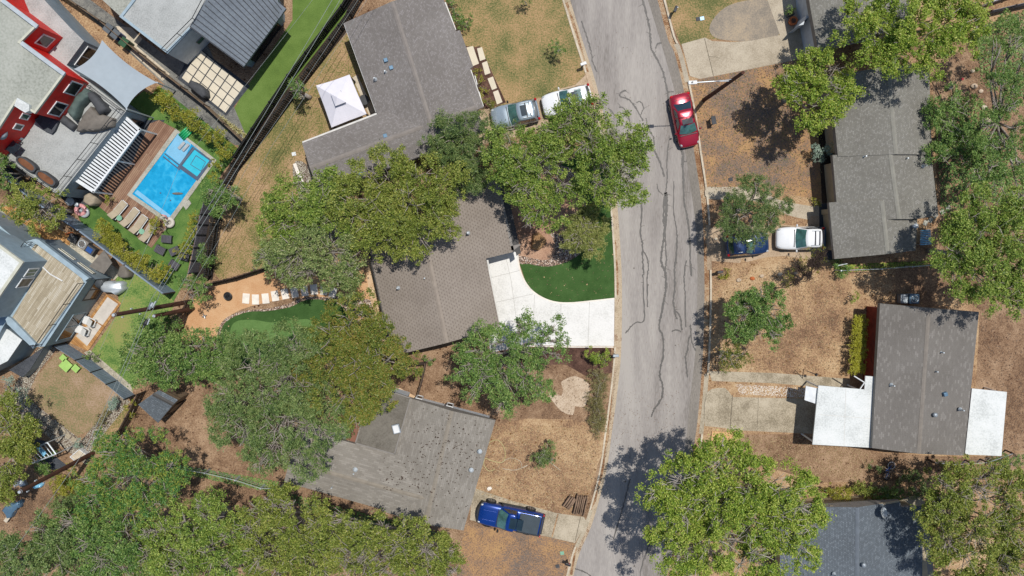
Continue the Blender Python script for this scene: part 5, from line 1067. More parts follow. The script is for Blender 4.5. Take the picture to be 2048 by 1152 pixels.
def lounger(px1, px2, label, z, fr, cu, w_=.66):
    a, b = U(*px1, z + .3), U(*px2, z + .3); d = b - a; ang = math.atan2(d.y, d.x); c = (a + b) / 2
    r = thing('sun_lounger', (c.x, c.y, z), label, 'sun lounger', rz=ang); Ln = d.length
    f = MB()
    for sy in (-1, 1): f.box((0, sy * (w_ / 2 - .03), .3), (Ln, .06, .06))
    for sx in (-1, 1): f.box((sx * (Ln / 2 - .03), 0, .3), (.06, w_, .06))
    f.build('frame', fr, r, local=True)
    for sx in (-1, 1):
        for sy in (-1, 1): MB().box((sx * (Ln / 2 - .2), sy * (w_ / 2 - .05), .14), (.06, .06, .28)).build('leg', fr, r, local=True)
    MB().box((-.28, 0, .38), (Ln - .62, w_ - .1, .09)).build('cushion', cu, r, local=True, bevel=.03)
    bk = MB(); x0 = Ln / 2 - .6; bk.add([(x0, -w_ / 2 + .05, .36), (x0, w_ / 2 - .05, .36), (x0 + .55, w_ / 2 - .05, .72), (x0 + .55, -w_ / 2 + .05, .72), (x0, -w_ / 2 + .05, .44), (x0, w_ / 2 - .05, .44), (x0 + .5, w_ / 2 - .05, .8), (x0 + .5, -w_ / 2 + .05, .8)], [(3, 2, 1, 0), (4, 5, 6, 7), (0, 1, 5, 4), (1, 2, 6, 5), (2, 3, 7, 6), (3, 0, 4, 7)]); bk.build('backrest', cu, r, local=True, bevel=.02)
    return r
for i, (a, b) in enumerate((((251, 404), (224, 436)), ((275, 418), (248, 452)), ((291, 432), (267, 466)), ((307, 448), (287, 483)))):
    lounger(a, b, ['tan cushioned sun lounger at the terrace end of the poolside row', 'tan cushioned sun lounger, second from the terrace, beside the first mint table', 'tan cushioned sun lounger, third from the terrace, before the second mint table', 'tan cushioned sun lounger at the palm end of the poolside row'][i], GZ + .02, 'white_metal', 'cushion')
for i, (x, y) in enumerate(((239, 436), (284, 463))):
    p = U(x, y, .5); t = thing('side_table', (p.x, p.y, GZ + .02), ['round mint side table between the first two poolside loungers', 'round mint side table between the last two poolside loungers'][i], 'side table')
    MB().cyl((p.x, p.y, .52), .23, .04, 20).build('table_top', 'mint', t); MB().cyl((p.x, p.y, .14), .1, .38, 12, r2=.06).build('pedestal', 'mint', t)
tx = [((333, 478), .5, 'dark garden stool nearest the clipped palm'), ((320, 500), .1, 'dark garden stool on the grass below the one by the palm'), ((349, 502), 1.0, 'grey slatted garden stool in the middle of the scattered seats'), ((368, 513), .3, 'grey garden stool leaning toward the dark board fence'), ((348, 530), 0.0, 'dark garden stool farthest from the pool')]
for (x, y), a, lab in tx:
    p = U(x, y, .5); t = thing('garden_stool', (p.x, p.y, GZ), lab, 'stool', 'dark stools on the pool lawn', rz=a - .6); s_ = MB()
    for k in range(7): s_.box((-.36 + k * .12, 0, .42), (.105, .62, .04))
    s_.build('seat', 'stool', t, local=True); f_ = MB(); f_.box((0, .28, .36), (.8, .05, .08)); f_.box((0, -.28, .36), (.8, .05, .08)); f_.build('frame', 'cover_gray', t, local=True)
    for sx in (-1, 1):
        for sy in (-1, 1): MB().box((sx * .36, sy * .27, .18), (.06, .06, .36)).build('leg', 'cover_gray', t, local=True)
def ring(mb, c, R, r, n=24, m=8, mi=0, sq=1.0):
    vs = [(c[0] + (R + r * math.cos(2 * math.pi * j / m)) * math.cos(2 * math.pi * i / n), c[1] + (R + r * math.cos(2 * math.pi * j / m)) * math.sin(2 * math.pi * i / n), c[2] + sq * r * math.sin(2 * math.pi * j / m)) for i in range(n) for j in range(m)]
    return mb.add(vs, [(i * m + j, ((i + 1) % n) * m + j, ((i + 1) % n) * m + (j + 1) % m, i * m + (j + 1) % m) for i in range(n) for j in range(m)], mi)
p = U(162, 420, .3); tag(ring(MB(), (p.x, p.y, .34), .36, .17).build('swim_ring', 'pink', smooth=True), 'pink and silver swim ring leaning by the covered grill', 'swim ring'); p = U(169, 425, .25)
tag(ring(MB(), (p.x, p.y, .28), .3, .14).build('swim_ring', 'lamp_clear', smooth=True), 'clear swim ring lying beside the pink one', 'swim ring')
f_ = thing('inflatable_flamingo', U(339, 443, 0.2), 'pale pink inflatable flamingo ring at the pool corner', 'inflatable'); p = U(339, 445, .3); ring(MB(), (p.x, p.y, .35), .3, .16).build('ring', 'slab_pink', f_, smooth=True)
q = U(335, 438, .5); MB().tube([(p.x - .1, p.y + .3, .45), (q.x, q.y + .25, .8), (q.x - .15, q.y + .3, 1.0), (q.x - .3, q.y + .3, .9)], [.1, .07, .07, .06], 8).build('neck', 'pink', f_, smooth=True)
f_ = thing('inflatable_lilo', U(371, 268, .2), 'green inflatable lilo lying across the top corner of the pool', 'inflatable')
a, b = U(362, 275, .25), U(380, 258, .25); n_ = (b - a).normalized(); s_ = Vector((-n_.y, n_.x, 0))
for k in range(4): o = s_ * (k - 1.5) * .17; MB().tube([a + o, a.lerp(b, .5) + o, b + o], [.07, .09, .07], 8).build('air_tube', 'green_float', f_, smooth=True)
for i, (x, y) in enumerate(((363, 291), (371, 295))): p = U(x, y, .25); f_ = MB().box((p.x, p.y, .24), (.25, .75, .1), -.75).build('pool_float', 'lamp_clear', bevel=.04); tag(f_, ['white foam float resting on the tanning ledge, nearer the green lilo', 'white foam float resting on the tanning ledge, nearer the spa'][i], 'pool float')
p = U(355, 387, .2); f_ = thing('diving_toy', p.copy(), 'dark brown surfboard-shaped float drifting in the pool', 'pool float'); mb = MB(); mb.ball((p.x, p.y, .2), .45, 14, sq=(1, .22, .12)); mb.build('hull', 'cover_brown', f_, smooth=True)
# covers on the roof terrace
def cover(name, label, cat, px, z0, z1, mat, n=5, jit=.05, bev=.09):
    P = UP(px, z1); root = thing(name, (sum(p.x for p in P) / len(P), sum(p.y for p in P) / len(P), z0), label, cat)
    Q = []
    for i in range(len(P)):
        for k in range(3): Q.append(P[i].lerp(P[(i + 1) % len(P)], k / 3) + Vector((random.uniform(-jit, jit), random.uniform(-jit, jit), 0)))
    q = inset(P, .13); top = []
    for i in range(len(P)):
        for k in range(3): top.append(q[i].lerp(q[(i + 1) % len(P)], k / 3))
    m = len(Q); mb = MB(); vs = [(p.x, p.y, z0) for p in Q] + [(p.x, p.y, z1 - .12 + random.uniform(-.03, .03)) for p in Q] + [(p.x, p.y, z1 + random.uniform(-.04, .05)) for p in top]
    tri = tessellate_polygon([[Vector((p.x, p.y, 0)) for p in top]])
    mb.add(vs, [(j * m + i, j * m + (i + 1) % m, (j + 1) * m + (i + 1) % m, (j + 1) * m + i) for j in range(2) for i in range(m)] + [tuple(2 * m + t for t in tr_) for tr_ in tri])
    mb.build('cover', mat, root, smooth=True); return root
cover('covered_sofa', 'blue-green tarpaulin over the long sofa against the red terrace wall', 'covered sofa', [(133, 222), (150, 192), (168, 176), (178, 182), (176, 192), (160, 206), (148, 230), (146, 240)], 3.42, 4.3, 'cover_green')
cover('covered_sofa', 'dark grey cover on the short sofa beside the terrace railing', 'covered sofa', [(170, 186), (178, 180), (206, 208), (210, 218), (196, 228), (188, 216)], 3.42, 4.25, 'cover_gray')
cover('covered_table', 'rumpled brown sheet over a table in the terrace corner', 'covered table', [(178, 212), (196, 228), (222, 234), (219, 252), (190, 262), (172, 262), (150, 260), (158, 240)], 3.42, 4.1, 'cover_brown', jit=.1)
cover('covered_bench', 'small grey plank bench box beside the sofa covers', 'bench', [(125, 230), (150, 250), (142, 260), (116, 242)], 3.42, 3.9, 'cover_gray', jit=.01)
p = U(27, 272, 4.2); t = thing('patio_heater', (p.x + .3, p.y, 3.42), 'round shiny-topped patio heater on the terrace by the red wall', 'patio heater'); mb = MB(); mb.cyl((p.x, p.y, 5.45), .46, .18, 24, r2=.06); mb.build('hood', 'galv', t, smooth=True); MB().cyl((p.x, p.y, 3.42), .05, 2.05, 10).build('pole', 'galv', t); MB().cyl((p.x, p.y, 3.42), .24, .3, 16).build('base', 'galv', t)
tb = thing('patio_table', U(20, 290, 3.42), 'glass patio table at the terrace edge beneath the round heater', 'table'); q = U(22, 291, 4.1); MB().box((q.x, q.y, 4.15), (1.3, .9, .04), -.7).build('table_top', 'car_glass', tb)
for dx, dy in ((.45, .3), (-.45, .3), (.45, -.3), (-.45, -.3)): MB().box((q.x + dx, q.y + dy, 3.78), (.05, .05, .72)).build('leg', 'black_metal', tb)
cover('covered_grill', 'tan fabric cover over the grill at the end of the terrace wall', 'covered grill', [(166, 392), (176, 386), (190, 394), (188, 406), (178, 412), (165, 404)], GZ, 1.25, 'cover_tan', jit=.02)
cover('covered_grill', 'dark covered barbecue on the pale paving under the metal roof house', 'covered grill', [(375, 170), (380, 160), (392, 164), (408, 176), (411, 190), (403, 195), (386, 182)], GZ, 1.15, 'cover_gray', jit=.03)
for i, (x, y) in enumerate(((139, 403), (152, 409))): p = U(x, y, .7); t = thing('gas_cylinder' if i else 'fire_bowl', (p.x, p.y, GZ), ['round silver-lidded fire bowl beside the slate wall', 'small grey gas cylinder beside the silver fire bowl'][i], ['fire bowl', 'gas cylinder'][i]); r_ = .36 - .18 * i; MB().cyl((p.x, p.y, GZ), r_ * .8, .55, 18, r2=r_).build('bowl' if not i else 'tank', 'gray_metal', t); MB().ball((p.x, p.y, .66), r_ * .96, 16, sq=(1, 1, .3)).build('lid' if not i else 'cap', 'galv', t, smooth=True)
# paving pads under the metal roof
A, B, C, D = UP([(400, 98), (489, 172), (452, 227), (363, 156)], GZ); n = 0
for i in range(6):
    for j in range(4):
        u0, u1 = (i + .06) / 6, (i + .94) / 6; v0, v1 = (j + .05) / 4, (j + .95) / 4; f2 = lambda u, v: A * (1 - u) * (1 - v) + B * u * (1 - v) + C * u * v + D * (1 - u) * v
        MB().prism([f2(u0, v0), f2(u1, v0), f2(u1, v1), f2(u0, v1)], GZ, GZ + .05).build('paver', 'paver_cream')['kind'] = 'structure'
# bins
for i, (x, y, m_, lab) in enumerate(((219, 58, 'bin_gray', 'grey wheelie bin at the fence end of the row of three'), (233, 70, 'blue_plastic', 'blue recycling bin in the middle of the row of three'), (250, 86, 'bin_green', 'green wheelie bin nearest the gravel path'))):
    p = U(x, y, .9); t = thing('wheelie_bin', (p.x, p.y, GZ), lab, 'bin'); MB().box((p.x, p.y, .6), (.52, .6, .95), -.7, taper=1.1).build('body', m_, t, bevel=.03); MB().box((p.x, p.y, 1.12), (.62, .7, .07), -.7).build('lid', 'bin_gray' if i < 2 else m_, t, bevel=.02)
    for sgn in (-1, 1): MB().cyl((p.x + sgn * .2, p.y - sgn * .15, GZ), .1, .1, 10).build('wheel', 'tyre', t)
# ================================================================ GAZEBO, GARDEN THINGS
gz = thing('gazebo', U(683, 200, 0), 'white fabric gazebo with a raised square vent, beside the grey shingle house', 'gazebo')
c4 = UP([(632, 171), (699, 149), (733, 228), (663, 255)], 2.3); ap = sum(c4, Vector()) / 4; ap.z = 3.15; mb = MB(); q4 = [c.lerp(ap, .74) for c in c4]
for i in range(4):
    a, b, c, d = c4[i], c4[(i + 1) % 4], q4[(i + 1) % 4], q4[i]; m_ = (a + b) / 2 + (ap - (a + b) / 2) * .02; m_.z -= .07; mm = (c + d) / 2; mm.z -= .03
    mb.add([a, m_, mm, d, b, c], [(0, 1, 2, 3), (1, 4, 5, 2)])
    mb.add([a, b, b - Vector((0, 0, .14)), a - Vector((0, 0, .14)), m_, m_ - Vector((0, 0, .14))], [(3, 5, 4, 0), (5, 2, 1, 4)])
mb.build('canopy', 'canopy_white', gz); a2 = Vector((ap.x, ap.y, 3.5)); mb = MB(); q5 = [Vector((ap.x + (c.x - ap.x) * 1.12, ap.y + (c.y - ap.y) * 1.12, c.z + .28)) for c in q4]
mb.add(q5 + [a2], [(0, 1, 4), (1, 2, 4), (2, 3, 4), (3, 0, 4)]); mb.build('vent_canopy', 'canopy_white', gz)
for c in c4: k = c.lerp(ap, .06); MB().box((k.x, k.y, 1.2), (.1, .1, 2.2)).build('post', 'cover_gray', gz)
mb = MB()
for i in range(4): mb.tube([q4[i] - Vector((0, 0, .02)), q5[i]], .02, 4)
mb.build('vent_frame', 'cover_gray', gz)
tag(flat(UP([(705, 155), (714, 150), (752, 226), (738, 230)], GZ + .02)).build('patio', 'kerb_pale'), kind='structure')
p = U(728, 200, .7); t = thing('patio_table', (p.x, p.y, GZ), 'round dark glass table between the gazebo and the house wall', 'table'); MB().cyl((p.x, p.y, .72), .42, .03, 20).build('table_top', 'cover_gray', t); MB().cyl((p.x, p.y, .12), .05, .62, 10).build('pedestal', 'black_metal', t)
# step pads by front path
for i, c in enumerate((((954, 97), (964, 94), (971, 118), (960, 122)), ((964, 126), (974, 122), (981, 146), (970, 150)), ((975, 157), (986, 153), (994, 176), (984, 180)), ((986, 184), (996, 180), (1005, 204), (994, 209)))):
    MB().prism(UP(c, GZ + .06), GZ, GZ + .06).build('stepping_slab', 'paver_cream'); o = bpy.data.objects[-1] if False else S.collection.objects[-1]; tag(o, ['pale stepping slab farthest from the driveway beside the grey shingle house', 'second pale stepping slab counted away from the step pad by the grey house', 'third pale stepping slab, one before the driveway, by the grey shingle house', 'pale stepping slab closest to the silver estate car'][i], 'stepping slab', 'stepping slabs by the planting bed')
sl = [(492, 597), (511, 599), (531, 597), (550, 592), (570, 588), (589, 585), (609, 582), (628, 579), (648, 580), (666, 585)]; wd = ['first', 'second', 'third', 'fourth', 'fifth', 'sixth', 'seventh', 'eighth', 'ninth', 'tenth']
for i, (x, y) in enumerate(sl):
    p = U(x, y, GZ + .06); o = MB().box((p.x, p.y, GZ + .04), (.58, .84, .09), [-.1, 0, .1, .15, .2, .2, .15, .1, -.1, -.3][i]).build('paving_slab', 'paver_white', bevel=.01); tag(o, wd[i] + ' white paving slab, counted from the fire pit toward the brown house', 'paving slab', 'white slabs above the putting green')
p = U(456, 592, .4); t = thing('fire_pit', (p.x, p.y, GZ), 'round black wire fire pit on the tan granite yard', 'fire pit'); ring(MB(), (p.x, p.y, .5), .3, .05).build('rim', 'black_metal', t); MB().cyl((p.x, p.y, .2), .2, .28, 18, r2=.29).build('bowl', 'black_metal', t); mb = MB()
for k in range(6): a = k * math.pi / 6; mb.tube([(p.x + .3 * math.cos(a), p.y + .3 * math.sin(a), .52), (p.x, p.y, .66), (p.x - .3 * math.cos(a), p.y - .3 * math.sin(a), .52)], .012, 4)
mb.build('spark_screen', 'black_metal', t)
p = U(409, 632, .3); t = thing('sprinkler', (p.x, p.y, GZ), 'small grey spinner ornament on the granite yard', 'sprinkler'); mb = MB()
for k in range(4): a = k * 1.57 + .4; mb.tube([(p.x, p.y, .35), (p.x + .2 * math.cos(a), p.y + .2 * math.sin(a), .38)], .035, 5)
mb.cyl((p.x, p.y, GZ), .03, .25); mb.build('arms', 'gray_metal', t)
# boulder
b_ = UP([(1066, 470), (1078, 465), (1093, 480), (1088, 492), (1078, 500), (1063, 497)], .9); mb = MB(); ins = inset(b_, .12); n = 6; base = inset(b_, -.06)
mb.add([(p.x, p.y, GZ - .02) for p in base] + [(p.x, p.y, .62 + .08 * math.sin(i * 2)) for i, p in enumerate(b_)] + [(p.x, p.y, .86 + .08 * math.sin(i)) for i, p in enumerate(ins)], [(j * n + i, j * n + (i + 1) % n, (j + 1) * n + (i + 1) % n, (j + 1) * n + i) for j in range(2) for i in range(n)] + [tuple(range(2 * n, 3 * n))])
o = mb.build('boulder', 'boulder', bevel=.06, subsurf=1); tag(o, 'large flat brown boulder in the red granite bed above the turf', 'boulder')
for i, (x, y, r_, m_, lab) in enumerate(((1478, 560, .22, 'pale_rock', 'whitish rock on the dry lawn, nearest the kerb mailbox'), (1505, 557, .2, 'orange', 'reddish rock on the dry lawn between two pale rocks'), (1524, 552, .2, 'pale_rock', 'pale rock on the dry lawn just right of the reddish one'), (1592, 546, .17, 'pale_rock', 'small pale rock under the bare branches'), (1560, 548, .2, 'kerb_pale', 'greyish rock on the dry lawn left of the bare tree'), (1945, 142, .2, 'pale_rock', 'white rock below the pink flowers at upper right'), (1948, 172, .28, 'pale_rock', 'long white rock in the upper right garden'), (1962, 182, .2, 'pale_rock', 'pale rock beside the curved tree trunk'), (1968, 215, .25, 'kerb_pale', 'pale rock low on the curved trunk, upper right'), (1975, 240, .3, 'pale_rock', 'broad pale rock within the curve of the dark trunk'), (1432, 478, .15, 'kerb_pale', 'small stone at the driveway mouth beside the blue car'))):
    p = U(x, y, .2); o = MB().ball((p.x, p.y, GZ + r_ * .3), r_, 9, sq=(1.2, .9, .6), jit=.2).build('rock', m_, subsurf=1); tag(o, lab, 'rock')
# mailboxes
def mailbox(x, y, zt, rz, mat, lab, sz=(.5, .22, .26)):
    p = U(x, y, zt); t = thing('mailbox', (p.x, p.y, GZ), lab, 'mailbox'); MB().box((p.x, p.y, zt - .13), sz, rz).build('box', mat, t, bevel=.04); MB().box((p.x, p.y, (zt - .2 + GZ) / 2), (.1, .1, zt - .25 - GZ + .1), rz).build('post', 'fence_dark_wood' if mat != 'trim_white' else 'cover_gray', t); MB().box((p.x + .12, p.y + .12, zt - .02), (.03, .12, .03), rz).build('flag', 'red_flag' if mat == 'black_metal' else 'gray_metal', t)
mailbox(1167, 127, 1.15, .3, 'trim_white', 'white mailbox at the kerb above the tan driveway'); mailbox(1352, 17, 1.15, 1.2, 'cover_gray', 'dark grey mailbox at the top of the right-hand kerb'); mailbox(1441, 544, 1.1, .15, 'black_metal', 'black mailbox at the kerb below the navy car'); mailbox(1232, 712, 1.1, 0, 'gray_metal', 'grey mailbox beside the bright green bush at the kerb'); mailbox(1136, 1130, 1.1, -.3, 'black_metal', 'black mailbox at the kerb below the blue pickup')
# yard sign / real estate board and small covers
p = U(1428, 240, 1.0); t = thing('yard_sign', (p.x, p.y, GZ), 'grey board on two legs standing on the orange lawn beside the red car', 'yard sign'); MB().box((p.x, p.y, .92), (.36, .66, .1), .2).build('board', 'cover_gray', t, bevel=.01)
for sg in (-1, 1): MB().box((p.x - .05 * sg, p.y + sg * .25, .5), (.07, .07, .8)).build('leg', 'black_metal', t)
for (x, y, lab, m_) in ((1396, 38, 'round dark utility cover on the lawn beside the blue one', 'cover_gray'), (1404, 37, 'square blue meter lid on the lawn by the patch of grey dirt', 'blue_metal'), (1461, 359, 'grey meter lid in the orange lawn above the front path', 'cover_gray'), (1124, 1106, 'pale green meter lid in the lawn below the pickup', 'mint'), (1115, 1132, 'dark square meter lid at the bottom lawn', 'cover_gray'), (588, 308, 'white square lid on the grass left of the grey shingle house', 'white_roof')):
    p = U(x, y, GZ); tag(MB().box((p.x, p.y, GZ + .02), (.34, .3, .05), .2).build('meter_lid', m_, bevel=.01), lab, 'meter lid')
# street light on a timber pole
bp = U(1408, 200, GZ); top = U(1485, 147, 9.6); t = thing('street_light', bp.copy(), 'street light on a tall timber pole beside the red car', 'street light')
tp = Vector((bp.x + .05, bp.y, 9.8)); MB().tube([bp, bp.lerp(tp, .5), tp], [.17, .15, .12], 12).build('pole', 'pole_wood', t)
at_ = bp.lerp(tp, .73); hd = U(1391, 165, 7.3); mb = MB(); mb.tube([at_, at_.lerp(hd, .5) + Vector((0, 0, .15)), hd], .035, 6); mb.tube([at_ + Vector((0, 0, .6)), at_.lerp(hd, .45) + Vector((0, 0, .16))], .025, 5); mb.build('arm', 'galv', t)
lh = MB(); lh.box((hd.x - .2, hd.y, 7.3), (.62, .26, .12), .05); l_ = lh.build('lamp_head', 'trim_white', t, bevel=.03); MB().cyl((hd.x - .25, hd.y, 7.365), .06, .07, 10).build('photocell', 'black_metal', l_)
# utility poles and lines
def pole(tx_, ty, bx, by, lab, hh, stuff=0):
    b = U(bx, by, GZ); t = thing('utility_pole', b.copy(), lab, 'utility pole'); e = U(tx_, ty, hh); MB().tube([b, b.lerp(e, .5), e], [.19, .17, .14], 12).build('pole', 'pole_wood', t)
    MB().cyl((e.x, e.y, e.z - .1), .15, .16, 12, r2=.1).build('cap', 'galv', t)
    for k in range(stuff): q = b.lerp(e, .7 + .1 * k); mb = MB(); mb.cyl((q.x + .05, q.y + .24 * (1 if k % 2 else -1), q.z), .05, .22, 8); mb.build('insulator', 'galv', t)
    return e
e1 = pole(227, 630, 382, 603, 'tall brown utility pole leaning over the green lawn beside the timber fence', 11.2, 3); pole(308, 632, 386, 617, 'shorter brown utility pole standing beside the tall one', 5.6)
e2 = pole(39, 984, 186, 906, 'dark utility pole with white insulators at lower left', 9.4, 3)
def wire(lab, pts, r=.018):
    P = [U(*q) for q in pts]; Q = []
    for a, b in zip(P[:-1], P[1:]):
        for k in range(10): s_ = k / 10; m_ = a.lerp(b, s_); m_.z -= .9 * s_ * (1 - s_); Q.append(m_)
    Q.append(P[-1]); tag(MB().tube(Q, r, 5).build('power_line', 'wire'), lab, 'power line', 'overhead lines over the back fences')
wire('overhead line running outermost over the artificial lawn', [(676, -20, 8), (303, 598, 7.6), (170, 900, 7.6), (20, 1110, 7.6)], .016); wire('overhead line second from the artificial lawn', [(692, -20, 7.8), (322, 580, 7.4), (288, 650, 7.4), (176, 905, 7.4)], .016)
wire('thin overhead line right above the dark fence', [(735, -30, 6.5), (512, 300, 6.4), (357, 580, 6.3)], .01); wire('thin overhead line just inside the back lawn', [(752, -30, 6.3), (545, 290, 6.2), (366, 600, 6.1)], .01)
wire('thin pale line crossing the artificial lawn alone', [(640, -20, 7), (360, 330, 7), (200, 700, 7)], .01)
for lab, pts in (('stack of three grey transformers hung on the upper line', [(306, 605), (298, 618)]), ('dark splice box hung on the lower line near the timber fence', [(294, 640), (288, 652)])):
    a, b = U(*pts[0], 7.3), U(*pts[1], 7.3); t = thing('line_equipment', a.copy(), lab, 'line equipment'); MB().tube([a, a.lerp(b, .5), b], [.1, .16, .1], 8).build('casing', 'gray_metal' if pts[0][0] > 300 else 'black_metal', t); MB().tube([a + Vector((.2, .1, 0)), b + Vector((.25, .1, 0))], .05, 6).build('bracket', 'galv', t)
# back yards: misc
for i, (x, y, a, s_, lab) in enumerate(((126, 716, .5, .5, 'small lime green outdoor stool nearest the slate house'), (131, 731, .5, 0.85, 'square lime green low table in the brown yard'), (151, 737, .5, .55, 'lime green outdoor stool nearest the slate fence'))):
    p = U(x, y, .45); t = thing('garden_table' if i == 1 else 'garden_stool', (p.x, p.y, GZ), lab, 'table' if i == 1 else 'stool', rz=-.75); MB().box((0, 0, .32), (s_, s_, .05)).build('top', 'lime', t, local=True, bevel=.02)
    for sx in (-1, 1):
        for sy in (-1, 1): MB().box((sx * s_ * .42, sy * s_ * .42, .15), (.06, .06, .3)).build('leg', 'lime', t, local=True)
struct('cedar_platform', [(213, 588), (243, 606), (176, 702), (140, 686), (176, 640)], 'deck_cedar', 20)
struct('deck_mat', [(215, 594), (236, 608), (205, 650), (184, 638)], 'slab_pink', 22); struct('deck_mat', [(195, 646), (203, 652), (174, 692), (152, 672), (168, 655)], 'slab_pink', 22)
lounger((167, 638), (190, 648), 'white sun lounger on the cedar platform, nearer the big mat', GZ + .1, 'white_metal', 'cushion_white'); lounger((152, 656), (178, 666), 'white sun lounger on the cedar platform, nearer the slate fence', GZ + .1, 'white_metal', 'cushion_white')
p = U(165, 488, .8); t = thing('air_conditioner', (p.x, p.y, GZ), 'pale square air conditioning unit with a round fan, beside the slate-blue house', 'air conditioner')
def acunit(t, p, s=.8, z0=GZ, h=.75, m_='fascia_gray'):
    MB().box((p.x, p.y, z0 + h / 2), (s, s, h), -.6 if m_ == 'fascia_gray' else 0).build('cabinet', m_, t, bevel=.05); ring(MB(), (p.x, p.y, z0 + h + .02), s * .36, .03).build('fan_guard', 'galv', t); mb = MB()
    for k in range(8): a = k * math.pi / 4; mb.add([(p.x, p.y, z0 + h + .012), (p.x + s * .33 * math.cos(a), p.y + s * .33 * math.sin(a), z0 + h + .012), (p.x + s * .33 * math.cos(a + .4), p.y + s * .33 * math.sin(a + .4), z0 + h + .012)], [(0, 1, 2)])
    mb.build('fan_blades', 'cover_gray', t)
acunit(t, p); p = U(1829, 598, .9); t = thing('air_conditioner', (p.x, p.y, GZ), 'blue-grey air conditioning unit behind the carport house', 'air conditioner'); acunit(t, p, .8, GZ, .8, 'blue_metal'); MB().box((p.x - .75, p.y, .45), (.6, .75, .6)).build('duct_box', 'gray_metal', t, bevel=.03)
p = U(181, 500, .6); t = thing('storage_crate', (p.x, p.y, GZ), 'dark crate with a bright blue lid beside the air conditioner', 'crate'); MB().box((p.x, p.y, .45), (.8, .65, .6), -.6).build('box', 'cover_gray', t, bevel=.02); MB().box((p.x, p.y, .77), (.5, .4, .05), -.6).build('lid', 'blue_plastic', t)
p = U(146, 477, .6); t = thing('covered_chair', (p.x, p.y, GZ), 'dark covered chair with orange cushions on the gravel strip', 'chair'); MB().box((p.x, p.y, .45), (.75, .65, .5), -.5).build('seat', 'cover_gray', t, bevel=.05); MB().box((p.x - .3, p.y + .4, .6), (.45, .12, .5), .4).build('backrest', 'orange', t, bevel=.03)
cover('covered_bicycle', 'crumpled silver sheet over bicycles below the slate-blue house', 'covered bicycle', [(198, 568), (220, 562), (240, 566), (246, 578), (230, 588), (205, 584)], GZ, 1.0, 'galv', jit=.15)
cover('covered_bicycle', 'crumpled maroon sheet over a bike at the end of the house wall', 'covered bicycle', [(232, 548), (242, 530), (256, 540), (252, 552), (240, 558)], GZ, 1.1, 'cover_brown', jit=.12)
p = U(44, 290, .3)
# stock tank, pergola, tub by lower left
p = U(157, 908, .5); t = thing('planter_box', (p.x, p.y, GZ), 'white rectangular planter box by the dark pole at lower left', 'planter'); A_ = UP([(158, 898), (174, 910), (151, 924), (139, 914)], .6); q = inset(A_, .06); mb = MB()
for i in range(4): j = (i + 1) % 4; mb.add([(v.x, v.y, zz) for zz in (GZ, .6) for v in (A_[i], A_[j], q[j], q[i])], [(4, 5, 6, 7), (0, 1, 5, 4), (2, 3, 7, 6)])
mb.build('box', 'trim_white', t); MB().prism(q, GZ, .5).build('soil', 'kerb_pale', t)
t = thing('pergola', U(75, 900, 0), 'pale open pergola frame beneath the trees at lower left', 'pergola'); Q = UP([(42, 906), (95, 885), (112, 908), (65, 926)], 2.4)
for a, b in ((0, 1), (1, 2), (2, 3), (3, 0)): MB().tube([Q[a], Q[b]], .06, 5).build('beam', 'galv', t)
for k in range(1, 7): MB().tube([Q[0].lerp(Q[1], k / 7), Q[3].lerp(Q[2], k / 7)], .035, 5).build('rafter', 'galv', t)
for a in Q: MB().tube([Vector((a.x, a.y, 0)), a], .05, 6).build('post', 'galv', t)
cc = UP([(72, 896), (80, 894), (93, 906), (87, 913)], 2.5); MB().prism(cc, 2.42, 2.5).build('heater_panel', 'water_shelf', t)
tag(flat(UP([(70, 925), (110, 912), (135, 932), (110, 942)], GZ + .03)).build('patio', 'slate_paving'), kind='structure'); tag(flat(UP([(70, 878), (98, 884), (78, 900), (60, 892)], GZ + .03)).build('patio', 'slate_paving'), kind='structure')
t = thing('garden_chair', U(42, 970, 0), 'pale blue garden chairs frame on bare soil beside the dark pole', 'chair'); p = U(44, 966, .4); MB().box((p.x, p.y, .45), (.5, .5, .06), .4).build('seat', 'galv', t); MB().box((p.x - .25, p.y + .1, .75), (.06, .5, .6), .4).build('backrest', 'galv', t)
for sx in (-1, 1): MB().box((p.x + sx * .2, p.y, .28), (.05, .45, .34), .4).build('leg', 'galv', t)
cover('tarpaulin', 'light blue tarpaulin heaped on the soil beside the dark pole', 'tarpaulin', [(60, 972), (72, 966), (84, 968), (82, 976), (68, 980)], GZ, .5, 'water_shelf', jit=.12)
cover('scrap_pile', 'greenish tarpaulin heap with a plank at the left edge', 'tarpaulin', [(2, 1020), (18, 1008), (40, 1004), (36, 1020), (14, 1040)], GZ, .7, 'blue_metal', jit=.15)
p = U(22, 1028, .5); tag(MB().box((p.x, p.y, .5), (1.7, .3, .08), .9).build('timber_plank', 'kerb_pale'), 'pale plank lying across the greenish tarpaulin heap', 'plank')
cover('tarpaulin', 'pale folded tarpaulin at the lower left picture edge', 'tarpaulin', [(-4, 1092), (8, 1088), (14, 1096), (4, 1108), (-6, 1108)], GZ, .5, 'galv', jit=.1)
